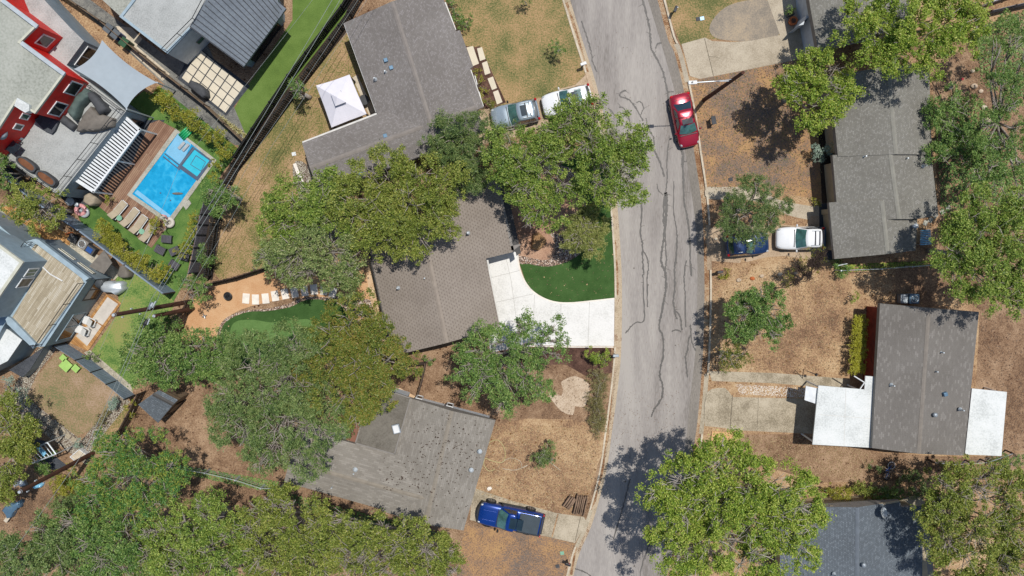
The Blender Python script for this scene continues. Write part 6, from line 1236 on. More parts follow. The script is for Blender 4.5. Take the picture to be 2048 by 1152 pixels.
# front yard things, lower middle
mb = MB(); hs = smooth([(978, 885), (995, 880), (1008, 895), (1010, 915), (1003, 925), (985, 922), (970, 917), (968, 930), (978, 942), (990, 938)], 5, False); P = UP(hs, .16); mb.tube(P, .03, 5); tag(mb.build('garden_hose', 'leaf_straw'), 'pale green garden hose looped over the straw lawn beside the grey roof', 'hose')
mb = MB(); mb.tube(UP(smooth([(1003, 925), (1020, 916), (1040, 922), (1045, 935), (1055, 930), (1030, 940), (1005, 937)], 4, False), .16), .025, 5); tag(mb.build('garden_hose', 'kerb_pale'), 'cream garden hose coiled away from the roof toward the lawn centre', 'hose')
mb = MB(); mb.tube([U(1094, 888, 1.0), U(1097, 922, .3)], .03, 5); mb.tube([U(1097, 922, .3), U(1120, 940, .2)], .03, 5); tag(mb.build('tree_stake', 'kerb_pale'), 'pale bent stakes supporting the small sapling on the straw lawn', 'stake')
def logs(lab, px, px2, n, hh):
    a, b = U(*px, .2), U(*px2, .2); d = (b - a); u = d.normalized(); s_ = Vector((-u.y, u.x, 0)); t = thing('log_pile', a.copy(), lab, 'log pile')
    for k in range(n):
        lay = k % 3; o = s_ * ((k // 3 - n / 6) * .17 + random.uniform(-.03, .03)) + Vector((0, 0, .1 + .13 * lay)); r_ = random.uniform(.05, .09); MB().tube([a + o + u * random.uniform(-.1, .15), (a + b) / 2 + o + s_ * random.uniform(-.04, .04), b + o - u * random.uniform(-.1, .2)], [r_, r_ * .95, r_ * .8], 7).build('log', 'log', t)
logs('long stack of cut logs nearest the kerb', (1166, 990), (1158, 1027), 18, .5); logs('short heap of cut logs left of the long stack', (1147, 994), (1133, 1014), 12, .4)
p = U(979, 977, .2); tag(MB().ball((p.x, p.y, .2), .24, 6, sq=(1, .8, .5), jit=.2).build('rock', 'paver_white'), 'white angular stone beside the grey roof corner above the pickup', 'rock')
pw_ = UP([(1424, 862), (1474, 866), (1472, 886), (1422, 884)], .2); tag(MB().prism(pw_, GZ, .22).build('plywood_sheet', 'plywood'), 'tan plywood sheet lying by the driveway above the huge tree', 'plywood sheet')
t = thing('post_lamp', U(1605, 757, GZ), 'thin black arched garden lamp over the narrow front path', 'lamp'); a, b, c = U(1605, 757, GZ), U(1614, 742, 1.9), U(1634, 750, 1.7); MB().tube([a, Vector((b.x, b.y, 1.2)), b, c], .03, 6).build('stem', 'black_metal', t); MB().cyl((c.x, c.y, 1.55), .13, .16, 12, r2=.07).build('shade', 'black_metal', t)
# bicycle by the bottom right house
t = thing('bicycle', U(1777, 940, GZ), 'blue and white bicycle lying on bare soil above the dark slate house', 'bicycle')
for i, (x, y) in enumerate(((1783, 931), (1774, 953))):
    p = U(x, y, .3); ring(MB(), (p.x, p.y, .3 - .05 * i), .3, .035, sq=.8).build('wheel', 'trim_white' if i == 0 else 'tyre', t); mb = MB()
    for k in range(6): a = k * math.pi / 6; mb.tube([(p.x + .3 * math.cos(a), p.y + .3 * math.sin(a), .3), (p.x - .3 * math.cos(a), p.y - .3 * math.sin(a), .3)], .006, 3)
    mb.build('spokes', 'galv', t)
mb = MB(); q = [U(1783, 931, .35), U(1778, 940, .35), U(1774, 953, .3), U(1770, 943, .5)]; mb.tube([q[0], q[1], q[2], q[3], q[0]], .03, 6); mb.tube([q[1], q[3]], .03, 6); mb.build('frame', 'blue_plastic', t); MB().tube([U(1776, 928, .6), U(1788, 938, .6)], .02, 5).build('handlebar', 'black_metal', t); p = U(1769, 944, .55); MB().ball((p.x, p.y, .55), .12, 8, sq=(1.2, .7, .4)).build('saddle', 'black_metal', t)
p = U(1898, 174, .3); t = thing('plant_pot', (p.x, p.y, GZ), 'round terracotta-grey plant pot on the leafy soil at upper right', 'plant pot'); ring(MB(), (p.x, p.y, .48), .2, .035).build('rim', 'fascia_gray', t); MB().cyl((p.x, p.y, GZ), .14, .34, 16, r2=.2).build('pot', 'fascia_gray', t)
for i, (x, y, m_, lab) in enumerate(((1581, 25, 'cover_gray', 'square grey pot with a leafy plant beside the white wall'), (1586, 42, 'orange', 'round terracotta pot beside the white wall'))): p = U(x, y, .5); t = thing('plant_pot', (p.x, p.y, GZ), lab, 'plant pot'); (MB().box((p.x, p.y, .38), (.5, .5, .5), .3) if i == 0 else MB().cyl((p.x, p.y, GZ), .25, .5, 16, r2=.36)).build('pot', m_, t, bevel=.02); q = (p.x, p.y, .62); MB().cyl(q, .2, .02, 12).build('soil', 'mulch', t)
# entry area of the sage house
t = thing('toy_bench', U(1650, 478, GZ), 'blue-grey bench frame with a red toy under the eave of the sage house', 'bench'); p = U(1646, 478, .5); MB().box((p.x, p.y, .45), (.5, 2.0, .06)).build('seat', 'blue_metal', t)
for sy in (-1, 1): MB().box((p.x, p.y + sy * .9, .28), (.45, .06, .32)).build('leg', 'blue_metal', t)
tb = thing('slatted_table', U(1850, 474, GZ), 'pale blue slatted table behind the sage house, beneath tree shade', 'table'); A_ = UP([(1841, 460), (1861, 458), (1863, 489), (1840, 491)], .75); mb = MB()
for k in range(9): a = A_[0].lerp(A_[3], (k + .5) / 9); b = A_[1].lerp(A_[2], (k + .5) / 9); mb.box(((a.x + b.x) / 2, (a.y + b.y) / 2, .75), ((b - a).length, .09, .03), math.atan2((b - a).y, (b - a).x))
mb.build('table_top', 'water_shelf', tb)
for a in A_: k = a.lerp(sum(A_, Vector()) / 4, .12); MB().box((k.x, k.y, .42), (.06, .06, .62)).build('leg', 'galv', tb)
for i, (x, y) in enumerate(((1896, 415), (1885, 424), (1871, 431), (1861, 440), (1851, 446))): p = U(x, y, GZ + .05); tag(MB().box((p.x, p.y, GZ + .03), (.42, .36, .06), .4 + i * .2).build('stepping_stone', 'coping_stone', bevel=.02), ['grey stepping stone farthest from the sage house roof', 'second grey stepping stone from the far end behind the sage house', 'middle grey stepping stone behind the sage house', 'grey stepping stone one before the slatted table', 'grey stepping stone right beside the slatted table'][i], 'stepping stone', 'stepping stones behind the sage house')
t = thing('garden_gate', U(1676, 530, GZ), 'small white pipe gate at the corner of the sage house', 'gate'); mb = MB(); a, b = U(1670, 531, .5), U(1690, 527, .5)
for zz in (.4, .9): mb.tube([Vector((a.x, a.y, zz)), Vector((b.x, b.y, zz))], .04, 6)
mb.build('frame', 'galv', t); MB().tube([Vector((a.x, a.y, 0)), Vector((a.x, a.y, 1))], .05, 6).build('post', 'galv', t)
# ================================================================ FENCES
fence('board_fence', 'grey board fence with dark posts on the lawn side of the easement', [(432, 385), (420, 430), (412, 470), (402, 520), (396, 545)], 1.85, 'fence_gray', group=None, step=1.0, rails=False, post='fence_black')
fence('picket_fence', 'black picket fence bending around the dry back lawn', [(742, -30), (705, 35), (650, 115), (600, 180), (540, 262), (480, 335), (450, 400), (438, 450), (424, 550)], 1.75, 'fence_black', 'picket', step=1.4, post='fence_black')
fence('board_fence', 'black board fence along the far side of the narrow easement', [(722, -30), (690, 22), (585, 158), (515, 262), (478, 318)], 1.5, 'fence_black', 'board', step=2.2, post='fence_black')
fence('board_fence', 'dark timber fence curving between the dry lawn and granite yard', [(396, 578), (440, 562), (480, 553), (520, 540), (570, 524)], 1.35, 'fence_dark_wood', group=None, step=1.0)
fence('slat_fence', 'brown open slat fence at the left end of the granite yard', [(386, 600), (376, 630), (366, 660)], 1.5, 'fence_wood', 'picket')
fence('slate_wall', 'tall slate-blue screen wall below the pool garden', [(20, 338), (95, 402), (187, 462), (275, 528), (350, 584)], 2.0, 'fence_slate', 'wall', step=99, cat='wall')
fence('slate_fence', 'slate board fence with dark ribs beside the brown yard', [(132, 686), (175, 714), (235, 761), (270, 790)], 1.65, 'fence_slate', 'board', step=1.5, rails=False, post='fence_black')
fence('slat_fence', 'grey horizontal rail fence between the two modern houses', [(90, -40), (130, -8), (215, 50), (330, 145), (420, 215), (497, 288)], 1.3, 'fence_wood', 'slat', post='fence_dark_wood', step=2.2)
fence('timber_fence', 'brown timber fence between the little shed and the gravel strip', [(292, 782), (268, 828), (240, 878), (216, 915)], 1.5, 'fence_wood', 'board', step=1.6)
fence('wire_fence', 'low wire fence across the bare soil at lower left', [(345, 925), (420, 938), (480, 952), (530, 968), (568, 968)], 1.1, 'galv', 'wire', post='galv'); fence('wire_fence', 'pale pipe fence along the bottom of the sage house lot', [(1670, 540), (1750, 537), (1870, 528)], 1.1, 'galv', 'wire', post='galv')
fence('plank_fence', 'weathered low plank fence between the brown house and the grey roof', [(853, 722), (848, 745), (842, 770), (834, 796)], 1.2, 'fence_wood', 'board', step=1.6); fence('plank_fence', 'short dark plank fence at the corner of the brown house', [(815, 728), (853, 724)], 1.1, 'fence_dark_wood', 'board')
fence('wire_fence', 'wire fence of thin dark posts behind the white porch roof', [(1855, 918), (1900, 922), (1960, 918), (2010, 900)], 1.0, 'galv', 'wire', post='fence_dark_wood', step=1.6); fence('plank_fence', 'white plank fence at the far upper right corner', [(1960, 14), (2060, -20)], 1.1, 'trim_white', 'slat', post='trim_white'); fence('plank_fence', 'grey plank fence below the white one at upper right', [(1965, 30), (2060, 8)], 1.2, 'fence_gray', 'slat')
# ================================================================ TREES
BIG = dict(leaf=0.17, dens=185, clump=.42)
tree('oak_tree', 'broad olive-green tree crown spreading over the gap between the grey and brown roofs', [(770, 350, 42), (830, 352, 42), (878, 372, 42), (735, 352, 26), (815, 408, 58), (868, 440, 48), (902, 442, 24), (745, 402, 48), (700, 414, 42), (848, 478, 28), (785, 462, 42), (725, 455, 40), (902, 470, 16), (800, 330, 18)], 6.8, 'leaf_olive', **BIG)
tree('oak_tree', 'dark green tree reaching over the pale gravel at the left corner of the grey roof', [(655, 400, 42), (622, 388, 32), (690, 368, 28), (580, 408, 38), (555, 440, 38), (600, 450, 44), (670, 440, 36), (600, 360, 18), (545, 415, 22), (640, 352, 20)], 6.2, 'leaf_oak', **BIG)
tree('oak_tree', 'pale thin-leaved tree with visible grey branches left of the brown roof', [(590, 500, 50), (650, 505, 55), (555, 520, 38), (530, 508, 24), (692, 520, 38), (618, 538, 36), (680, 548, 34), (575, 550, 20), (705, 545, 20)], 6.5, 'leaf_pale', **{**BIG, 'dens': 150}, twig=2)
tree('juniper_tree', 'dense feathery dark green tree beside the silver estate car', [(905, 282, 42), (935, 302, 48), (885, 262, 26), (942, 348, 36), (968, 276, 34), (992, 262, 20), (870, 290, 22), (930, 250, 20), (1010, 262, 14), (1030, 256, 12)], 4.8, 'leaf_juniper', .2, 230, .36, asp=.28, upw=.2, seed=5, twig=.5)
tree('oak_tree', 'broad green tree hiding the front bed of the brown house', [(1020, 302, 42), (1052, 342, 52), (1095, 322, 46), (1058, 400, 42), (1038, 376, 36), (1082, 282, 34), (1120, 300, 24), (1012, 350, 28), (1090, 418, 34), (1125, 370, 34), (1052, 438, 22), (1000, 300, 20)], 6.6, 'leaf_oak', **BIG, twig=1.5)
tree('oak_tree', 'wide tree overhanging the street above the crack-sealed road', [(1180, 235, 38), (1150, 222, 26), (1222, 272, 42), (1268, 292, 30), (1205, 320, 42), (1242, 340, 36), (1262, 372, 26), (1222, 382, 26), (1195, 372, 28), (1175, 282, 38), (1288, 302, 16), (1130, 250, 28), (1195, 205, 16), (1215, 405, 12), (1280, 330, 18), (1105, 262, 20), (1140, 238, 18), (1172, 218, 18), (1085, 255, 14), (1150, 205, 16), (1120, 228, 18)], 7.2, 'leaf_oak', **BIG, twig=2)
tree('mesquite_tree', 'small feathery yellowish tree over the dark turf beside the boulder', [(1172, 468, 30), (1155, 482, 24), (1190, 450, 26), (1186, 490, 20), (1160, 450, 22), (1175, 440, 20), (1140, 478, 14)], 3.6, 'leaf_mesquite', .17, 300, .28, cover=1.9, asp=.35, upw=.3)
tree('oak_tree', 'round feathery green tree shading the dark blue car', [(1505, 398, 38), (1472, 428, 32), (1540, 402, 28), (1502, 450, 38), (1540, 438, 26), (1512, 368, 14), (1450, 420, 16), (1560, 415, 14)], 4.4, 'leaf_juniper', .13, 300, .28, asp=.4, seed=8)
tree('oak_tree', 'solid dark green tree alone on the dry lawn with its shadow over the kerb', [(1500, 612, 32), (1482, 642, 30), (1540, 620, 36), (1512, 660, 32), (1560, 645, 18), (1520, 588, 20), (1545, 670, 20), (1480, 618, 18)], 4.8, 'leaf_green', .16, 250, .34)
tree('oak_tree', 'little brownish tree at the kerb end of the narrow front path', [(1462, 716, 26), (1482, 718, 20), (1445, 714, 16)], 3.0, 'leaf_rust', .13, 150, .24)
tree('oak_tree', 'bright yellow-green tree between the driveway and the sage house', [(1622, 132, 34), (1600, 168, 32), (1650, 172, 42), (1640, 212, 32), (1680, 190, 26), (1568, 165, 22), (1664, 138, 28), (1640, 235, 18), (1590, 200, 22), (1612, 110, 16)], 6, 'leaf_bright', .18, 200, .38)
tree('oak_tree', 'very large bright-topped tree covering the top right roofs', [(1722, 44, 38), (1770, 60, 48), (1832, 42, 58), (1900, 58, 52), (1880, 12, 48), (1800, 98, 38), (1852, 98, 42), (1770, 2, 42), (1705, 18, 24), (1930, 18, 34), (1738, 92, 24), (1940, 50, 28), (1780, 130, 14), (1840, 140, 12)], 7.6, 'leaf_bright', .17, 190, .42, twig=.6)
tree('oak_tree', 'large green tree filling the right edge behind the sage house', [(1992, 442, 56), (1952, 482, 56), (1912, 502, 40), (1992, 530, 58), (1930, 440, 36), (2030, 480, 50), (1950, 552, 42), (2000, 590, 42), (1905, 542, 26), (2040, 560, 44), (1960, 405, 26), (2040, 620, 26), (1890, 520, 20), (2020, 410, 30)], 7.6, 'leaf_oak', **BIG)
tree('oak_tree', 'dark leafy tree hugging the long edge of the sage roof', [(1902, 218, 36), (1892, 258, 34), (1922, 288, 36), (1886, 318, 22), (1938, 330, 28), (1912, 196, 22), (1950, 300, 20)], 4.0, 'leaf_green', .15, 200, .32)
tree('oak_tree', 'gappy dark tree with an exposed curving trunk at the upper right edge', [(2012, 168, 26), (2032, 250, 34), (2000, 300, 32), (2034, 340, 32), (1975, 335, 24), (2042, 120, 26), (1990, 205, 26), (2010, 210, 24), (1985, 160, 22), (2040, 400, 24), (2020, 70, 30), (1985, 95, 20), (1965, 250, 20), (1975, 290, 26), (1990, 370, 30), (1940, 370, 24)], 5.5, 'leaf_green', .15, 150, .34, cover=1.2, base=(1960, 250), bark='bark', tr=.26)
tree('oak_tree', 'leafy tree standing between the white driveway and the rock patch', [(960, 702, 40), (1000, 682, 32), (1048, 692, 32), (960, 750, 40), (1002, 762, 46), (1050, 752, 40), (1002, 806, 28), (928, 742, 24), (1090, 692, 26), (1106, 666, 22), (1040, 652, 24), (1112, 706, 18), (1078, 782, 20), (1125, 680, 14), (940, 790, 18)], 6.2, 'leaf_green', .16, 165, .36, twig=1.5)
tree('oak_tree', 'rusty olive tree beside the lower left corner of the brown roof', [(700, 642, 46), (662, 672, 46), (742, 672, 46), (652, 722, 52), (722, 732, 56), (770, 722, 42), (692, 790, 52), (760, 776, 36), (642, 780, 38), (798, 690, 20), (712, 836, 24), (780, 645, 22), (735, 620, 26), (805, 730, 14)], 7.4, 'leaf_rust', **{**BIG, 'dens': 200})
tree('elm_tree', 'huge soft feathery tree in the middle of the left lots', [(502, 720, 46), (560, 702, 52), (592, 760, 56), (522, 790, 56), (462, 790, 44), (560, 842, 60), (492, 850, 50), (618, 850, 48), (600, 912, 40), (542, 902, 42), (635, 912, 24), (452, 836, 32), (602, 690, 36), (660, 870, 22), (520, 930, 20), (640, 940, 12)], 7.6, 'leaf_dark', .2, 175, .4, asp=.3, twig=2.2, seed=12)
tree('oak_tree', 'mid green tree growing over the end of the slate fence', [(300, 690, 36), (282, 728, 32), (328, 722, 38), (266, 706, 24), (330, 672, 24), (300, 755, 18), (345, 745, 22), (255, 730, 14)], 5.2, 'leaf_green', **BIG)
tree('oak_tree', 'low dark tree spreading below the putting green', [(370, 700, 34), (402, 722, 34), (434, 700, 34), (460, 722, 30), (385, 740, 22), (352, 690, 18), (425, 735, 24), (410, 685, 20)], 4.4, 'leaf_green', .15, 210, .34)
tree('pecan_tree', 'bright green tree with yellow starry tips at lower left', [(232, 900, 36), (292, 912, 44), (222, 952, 46), (282, 968, 52), (332, 952, 34), (202, 1008, 40), (262, 1020, 46), (306, 1022, 28), (346, 978, 20), (182, 962, 30), (345, 925, 20), (245, 880, 18)], 6.6, 'leaf_pecan', .26, 120, .34, asp=.22, upw=.2, cover=1.5)
tree('oak_tree', 'dark tree in the bottom left corner of the picture', [(60, 1120, 46), (120, 1082, 46), (120, 1130, 46), (20, 1130, 38), (85, 1060, 26), (30, 1090, 26), (70, 1140, 40)], 7, 'leaf_dark', **BIG)
tree('oak_tree', 'dark shaggy tree right of the bottom left corner', [(180, 1082, 44), (222, 1122, 54), (150, 1042, 30), (190, 1140, 44), (260, 1080, 40), (260, 1140, 40), (130, 1050, 30)], 7, 'leaf_green', **BIG, twig=2)
tree('oak_tree', 'olive tree at the bottom edge below the bright starry tree', [(380, 1062, 46), (420, 1032, 34), (350, 1110, 48), (430, 1100, 54), (332, 1052, 26), (302, 1110, 42), (466, 1060, 32), (405, 1010, 22), (360, 1140, 44), (470, 1120, 44), (300, 1060, 26)], 7, 'leaf_oak', **BIG, twig=2)
tree('oak_tree', 'pale olive tree at the bottom edge under the long grey roof', [(522, 1022, 36), (570, 1050, 48), (522, 1100, 52), (620, 1090, 54), (640, 1042, 36), (578, 1004, 24), (680, 1082, 40), (560, 1130, 50), (490, 1060, 34), (640, 1140, 40), (540, 1000, 22)], 7, 'leaf_olive', **BIG, twig=2)
tree('oak_tree', 'olive-brown tree at the bottom edge left of the blue pickup', [(742, 1092, 50), (800, 1084, 44), (852, 1084, 42), (780, 1130, 48), (878, 1110, 34), (720, 1130, 44), (852, 1136, 38), (705, 1052, 28), (902, 1104, 16), (760, 1050, 28), (845, 1045, 18), (690, 1110, 40), (800, 1130, 44), (670, 1030, 20), (905, 1140, 20)], 7, 'leaf_olive', **BIG, twig=2)
tree('oak_tree', 'dark glossy tree clipped by the left edge of the picture', [(20, 850, 46), (42, 880, 34), (10, 900, 42), (26, 940, 32), (48, 842, 20), (0, 960, 36), (25, 808, 22)], 4.0, 'leaf_olive', **{**BIG, 'dens': 220})
tree('loose_branches', 'thin greyish foliage spilling over the pale stone path at the left edge', [(12, 765, 20), (30, 790, 18), (5, 800, 14)], 1.6, 'leaf_blue', .12, 90, .2, cover=.9)
tree('oak_tree', 'enormous bright green tree overhanging the lower end of the street', [(1400, 942, 50), (1352, 962, 44), (1312, 982, 30), (1440, 922, 44), (1432, 1002, 66), (1362, 1022, 52), (1502, 972, 54), (1560, 972, 50), (1502, 1050, 64), (1422, 1082, 62), (1570, 1042, 52), (1352, 1100, 44), (1500, 1122, 56), (1600, 1000, 42), (1590, 1090, 46), (1440, 885, 14), (1618, 1050, 26), (1370, 1140, 40), (1625, 1015, 18), (1420, 905, 18)], 9.0, 'leaf_bright', .18, 190, .44, twig=2, bark='bark_pale', tr=.3)
tree('oak_tree', 'large olive tree at the bottom right corner', [(1902, 990, 44), (1952, 970, 44), (2012, 990, 46), (1882, 1040, 44), (1952, 1050, 62), (2022, 1060, 58), (1932, 1112, 60), (2002, 1130, 58), (1868, 1004, 24), (1888, 962, 18), (1985, 940, 22), (1890, 1085, 34)], 7, 'leaf_olive', **BIG, twig=2)
tree('oak_tree', 'small tree over the cedar boards beside the slate wall', [(60, 402, 34), (90, 412, 34), (42, 420, 28), (106, 432, 18), (70, 440, 20)], 4.6, 'leaf_olive', .14, 190, .3)
tree('oak_tree', 'dark tree at the left edge beside the terrace planters', [(0, 330, 22), (10, 345, 14), (-8, 360, 24)], 4.6, 'leaf_green', .14, 190, .3)
tree('oak_tree', 'green tree growing through the dark board fence by the pool', [(442, 392, 24), (428, 380, 18), (462, 396, 18), (448, 412, 18), (418, 398, 12), (470, 380, 10)], 3.8, 'leaf_green', .14, 200, .28)
tree('oak_tree', 'small tree at the dark fence above the dry back lawn', [(598, 180, 17), (590, 168, 10), (606, 192, 11)], 3, 'leaf_green', .12, 200, .24); tree('oak_tree', 'green tree beside the tall utility pole', [(384, 570, 18), (398, 585, 16), (372, 558, 12), (410, 575, 10), (385, 595, 14)], 3.4, 'leaf_green', .13, 200, .26)
tree('oak_tree', 'bare thin-twigged tree left of the sage house with few yellow leaves', [(1600, 535, 18), (1620, 525, 14), (1580, 560, 14), (1612, 550, 12), (1640, 505, 14), (1632, 530, 16)], 3.0, 'leaf_golden', .09, 26, .2, cover=.9, twig=5, tr=.12, bark='fence_dark_wood', base=(1607, 548))
tree('sapling', 'small round sapling on the upper front lawn with its dark shadow', [(1115, 100, 12)], 1.7, 'leaf_green', .12, 300, .2, tr=.05); tree('sapling', 'tuft of foliage at the very top of the front lawn', [(1055, -2, 11)], 1.7, 'leaf_green', .12, 250, .2, tr=.05); tree('sapling', 'staked leafy sapling on the straw lawn', [(1092, 908, 19), (1083, 918, 15), (1102, 914, 14)], 1.4, 'leaf_dark', .13, 200, .22, tr=.04)
# shrubs
SH = [([(898, 10, 10), (905, 25, 11), (915, 38, 10), (922, 48, 9), (910, 0, 10)], 1.2, 'leaf_green', 'green foundation shrub hugging the edge of the grey shingle roof'), ([(928, 45, 11), (933, 52, 7)], .9, 'leaf_green', 'bright little bush at the end of the foundation shrub'),
 ([(1645, 298, 17), (1637, 305, 9)], 1.2, 'leaf_blue', 'silvery blue shrub beside the sage house wall'), ([(1705, 594, 10)], .7, 'leaf_bright', 'small round clipped bush on the bare lawn above the hedge'),
 ([(1200, 708, 18), (1188, 718, 9), (1212, 722, 9)], 1.2, 'leaf_bright', 'bright green bush at the kerb below the white driveway'), ([(1775, 978, 20), (1760, 985, 12), (1790, 990, 12)], 1.3, 'leaf_green', 'leafy green bush beside the stone wall above the slate roof'),
 ([(1720, 985, 16), (1735, 980, 14)], 1.0, 'leaf_olive', 'olive bush between the bright bush and the huge tree'), ([(1670, 985, 13), (1655, 975, 12), (1690, 990, 12)], 1.0, 'leaf_golden', 'straggly bush at the edge of the huge bottom tree'),
 ([(1448, 548, 10), (1442, 552, 6)], .35, 'leaf_golden', 'low green groundcover patch around the black mailbox'), ([(410, 512, 15), (408, 495, 10), (416, 525, 10)], 2.0, 'leaf_green', 'columnar green bush on the dry lawn beside the picket fence'),
 ([(968, 180, 8), (962, 196, 9), (958, 160, 8), (952, 144, 8)], .6, 'leaf_golden', 'dry perennials in the bed beside the stepping slabs'), ([(978, 205, 9), (985, 212, 7)], .5, 'leaf_rust', 'reddish perennial clump at the bed corner by the silver car'),
 ([(1682, 530, 14), (1668, 525, 9), (1695, 540, 9)], .8, 'leaf_green', 'bright green clump beside the small pipe gate'), ([(320, 455, 15)], 1.3, 'leaf_golden', 'clipped golden palm-like shrub at the end of the lounger row'),
 ([(1740, 930, 8), (1755, 937, 9), (1830, 955, 12), (1800, 960, 9)], .8, 'leaf_dark', 'dark weeds trailing beside the bicycle'), ([(1900, 935, 11), (1880, 925, 10), (1930, 932, 10), (1980, 940, 12), (1850, 940, 10)], .8, 'leaf_olive', 'weedy growth along the wire fence behind the porch roof'),
 ([(205, 395, 0.1)], .3, 'leaf_green', None), ([(222, 392, 8), (216, 402, 6)], .9, 'leaf_golden', 'potted leafy plant at the corner of the brown pool deck'), ([(58, 470, 10), (70, 466, 9), (48, 478, 9)], .7, 'leaf_bright', 'bright flowering clump above the slate-blue house'),
 ([(1578, 18, 9)], 1.1, 'leaf_green', 'leafy plant in the square grey pot by the white wall'), ([(235, 803, 12), (225, 810, 10)], .9, 'leaf_blue', 'grey-green spiky bush beside the gravel strip'), ([(205, 835, 12), (200, 850, 9)], .7, 'leaf_dry', 'dry grass clump in the corner of the brown yard'),
 ([(255, 815, 8), (270, 800, 8), (262, 830, 8)], 1.2, 'leaf_golden', 'yellow-green vine growing over the timber fence by the shed'), ([(85, 910, 10), (110, 905, 9)], 1.0, 'leaf_green', 'bush growing through the open pergola frame'), ([(160, 885, 9), (155, 893, 7)], .9, 'leaf_blue', 'thin sapling casting branches on the pale stone path'),
 ([(130, 970, 20), (150, 955, 16), (115, 960, 14), (160, 975, 14)], 1.4, 'leaf_golden', 'yellow-flecked shrub between the dark pole and the starry tree'), ([(100, 940, 14), (85, 935, 12), (75, 920, 10)], 1.2, 'leaf_green', 'bright green shrub beneath the open pergola'),
 ([(120, 1010, 18), (140, 1030, 16), (155, 1000, 16)], 1.6, 'leaf_dark', 'dark shrub at the edge of the bare soil, lower left'), ([(1700, 430, 0.1)], .3, 'leaf_green', None), ([(1634, 404, 7), (1630, 400, 5)], .5, 'leaf_golden', 'little yellow plant by the sage house door'),
 ([(862, 720, 9), (852, 716, 7)], .7, 'leaf_green', 'green weed by the short dark plank fence'), ([(150, 725, 0.1)], .3, 'leaf_green', None), ([(172, 711, 7), (178, 708, 6)], .6, 'leaf_green', 'small leafy plant on the gravel beside the slate fence'), ([(195, 717, 7), (190, 714, 6)], .4, 'leaf_dark', 'low dark mound plant along the gravel strip'),
 ([(1825, 975, 14), (1840, 990, 12), (1850, 960, 12)], 1.2, 'leaf_dark', 'shadowy bush beside the concrete corner at lower right'), ([(2010, 930, 14), (2035, 925, 14)], 1.0, 'leaf_green', 'green bush at the right edge below the porch roof'), ([(1965, 60, 12), (1990, 50, 12), (2015, 40, 12)], 1.2, 'leaf_green', 'vine trailing over the grey plank fence, upper right'),
 ([(1895, 150, 5)], .5, 'leaf_dry', 'dry twiggy plant beside the round plant pot'), ([(330, 640, 14), (350, 650, 14), (345, 632, 10)], 1.6, 'leaf_green', 'bushy green shrub at the corner of the green lawn'), ([(510, 540, 6)], .4, 'leaf_green', 'tiny green plant by the curving timber fence')]
for lb, z, m_, lab in SH:
    if lab: shrub('shrub', lab, lb, z, m_)
shrub('hedge', 'clipped yellow-green hedge in front of the carport house', [(x_ - .05 * (y - 630), y, 9) for y in range(638, 744, 8) for x_ in (1711, 1720, 1728)], 1.1, 'leaf_yellow', .11, 330, .2, .35, 1.8, limbs=False)
b1 = UP([(1704, 632), (1733, 632), (1728, 744), (1699, 740)], 1.25); cl = MB(); hb = thing('hedge_core', (b1[0].x, b1[0].y, GZ), 'x', 'x'); bpy.data.objects.remove(hb)
for i, y in enumerate(range(752, 862, 12)): pass
shrub('dry_hedge', 'long dry straw-coloured hedge of cut ornamental grass beside the kerb', [(1197 - (y - 750) * .02 + (4 if (y // 12) % 2 else -4), y, 13) for y in range(748, 862, 11)], .7, 'leaf_dry', .16, 240, .22, .5, 1.6, asp=.2)
pos_ = [(322, 190), (340, 203), (356, 218), (374, 232), (394, 248), (412, 262), (430, 278), (450, 300)]
nth = ['first', 'second', 'third', 'fourth', 'fifth', 'sixth', 'seventh', 'last']
for i, (x, y) in enumerate(pos_): shrub('garden_shrub', nth[i] + ' golden-green screen shrub, counted from the shade sail along the rail fence', [(x, y, 13), (x + 6, y + 6, 9), (x - 5, y + 7, 8)], 1.7, 'leaf_golden', .14, 240, .26, group='screen shrubs along the rail fence')
pos_ = [(205, 462), (224, 474), (240, 492), (258, 506), (274, 518), (294, 530), (314, 540)]; nth = ['first', 'second', 'third', 'fourth', 'fifth', 'sixth', 'last']
for i, (x, y) in enumerate(pos_): shrub('garden_shrub', nth[i] + ' golden-green screen shrub, counted from the covered grill along the slate wall', [(x, y, 15), (x + 7, y + 8, 11), (x - 7, y + 6, 10)], 1.9, 'leaf_golden', .14, 240, .27, group='screen shrubs along the slate wall')
pos_ = [(386, 432), (384, 450), (382, 470), (374, 490), (362, 500), (432, 330), (428, 350)]; nth = ['topmost lower', 'second lower', 'third lower', 'fourth lower', 'bottom', 'first upper', 'second upper']
for i, (x, y) in enumerate(pos_): shrub('garden_shrub', nth[i] + ' yellow-green shrub on the pool lawn against the grey board fence', [(x, y, 10), (x + 3, y + 7, 8)], 1.3, 'leaf_golden', .13, 240, .24, group='shrubs against the grey board fence')
ag = [(441, 236), (450, 243), (460, 250), (470, 257), (480, 264), (490, 271)]; nth = ['first', 'second', 'third', 'fourth', 'fifth', 'last']
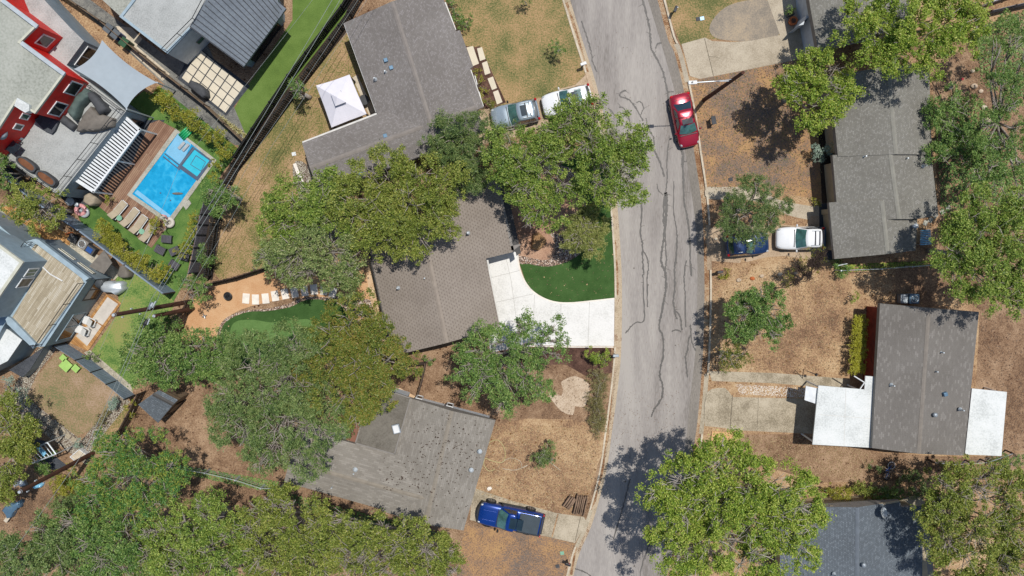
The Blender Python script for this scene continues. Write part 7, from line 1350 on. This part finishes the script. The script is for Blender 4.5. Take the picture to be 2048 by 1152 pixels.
for i, (x, y) in enumerate(ag):
    p = U(x, y, .3); t = thing('spiky_grass', (p.x, p.y, GZ), nth[i] + ' pale spiky grass tuft from the patio edge toward the picket fence', 'ornamental grass', 'pale grass tufts beside the artificial lawn'); mb = MB()
    for k in range(46):
        a = random.uniform(0, 6.28); r_ = random.uniform(.15, .42); h_ = random.uniform(.1, .5); m_ = (p.x + r_ * .5 * math.cos(a), p.y + r_ * .5 * math.sin(a), GZ + h_ * .9); e = (p.x + r_ * math.cos(a), p.y + r_ * math.sin(a), GZ + h_); s_ = (math.sin(a) * .02, -math.cos(a) * .02)
        mb.add([(p.x - s_[0], p.y - s_[1], GZ), (p.x + s_[0], p.y + s_[1], GZ), (m_[0] + s_[0], m_[1] + s_[1], m_[2]), (m_[0] - s_[0], m_[1] - s_[1], m_[2])], [(0, 1, 2, 3)]); mb.add([(m_[0] - s_[0], m_[1] - s_[1], m_[2]), (m_[0] + s_[0], m_[1] + s_[1], m_[2]), e], [(0, 1, 2)])
    mb.build('blades', 'leaf_straw', t)
shrub('flower_bush', 'thin rose bush with two pink-red blooms at upper right', [(1975, 110, 8), (1985, 100, 7)], .8, 'leaf_dark', .1, 60, .2)
for i, (x, y) in enumerate(((2009, 86), (1925, 158))): p = U(x, y, .8); tag(MB().ball((p.x, p.y, .8), .11, 8, sq=(1, 1, .6), jit=.2).build('flower', 'red_flag'), ['pink-red bloom on the rose stem at upper right', 'red bloom lying low over the leafy soil, upper right'][i], 'flower')
litter('ground_cover', [(1870, 250), (1960, 200), (2048, 330), (2048, 420), (1960, 400), (1880, 430)], 3500, .1, 'leaf_green', 20)
litter('ground_cover', [(1940, 60), (2048, 20), (2048, 200), (1960, 150)], 1800, .1, 'leaf_dark', 20)
litter('ground_cover', [(260, 640), (470, 660), (480, 760), (300, 770)], 1500, .09, 'leaf_dark', 12)
litter('ground_cover', [(340, 925), (560, 962), (550, 985), (340, 940)], 1800, .08, 'leaf_green', 14); litter('ground_cover', [(1668, 530), (1880, 520), (1880, 530), (1668, 545)], 900, .08, 'leaf_bright', 14); litter('ground_cover', [(560, 980), (900, 1070), (890, 1090), (560, 1000)], 1500, .09, 'leaf_green', 14)
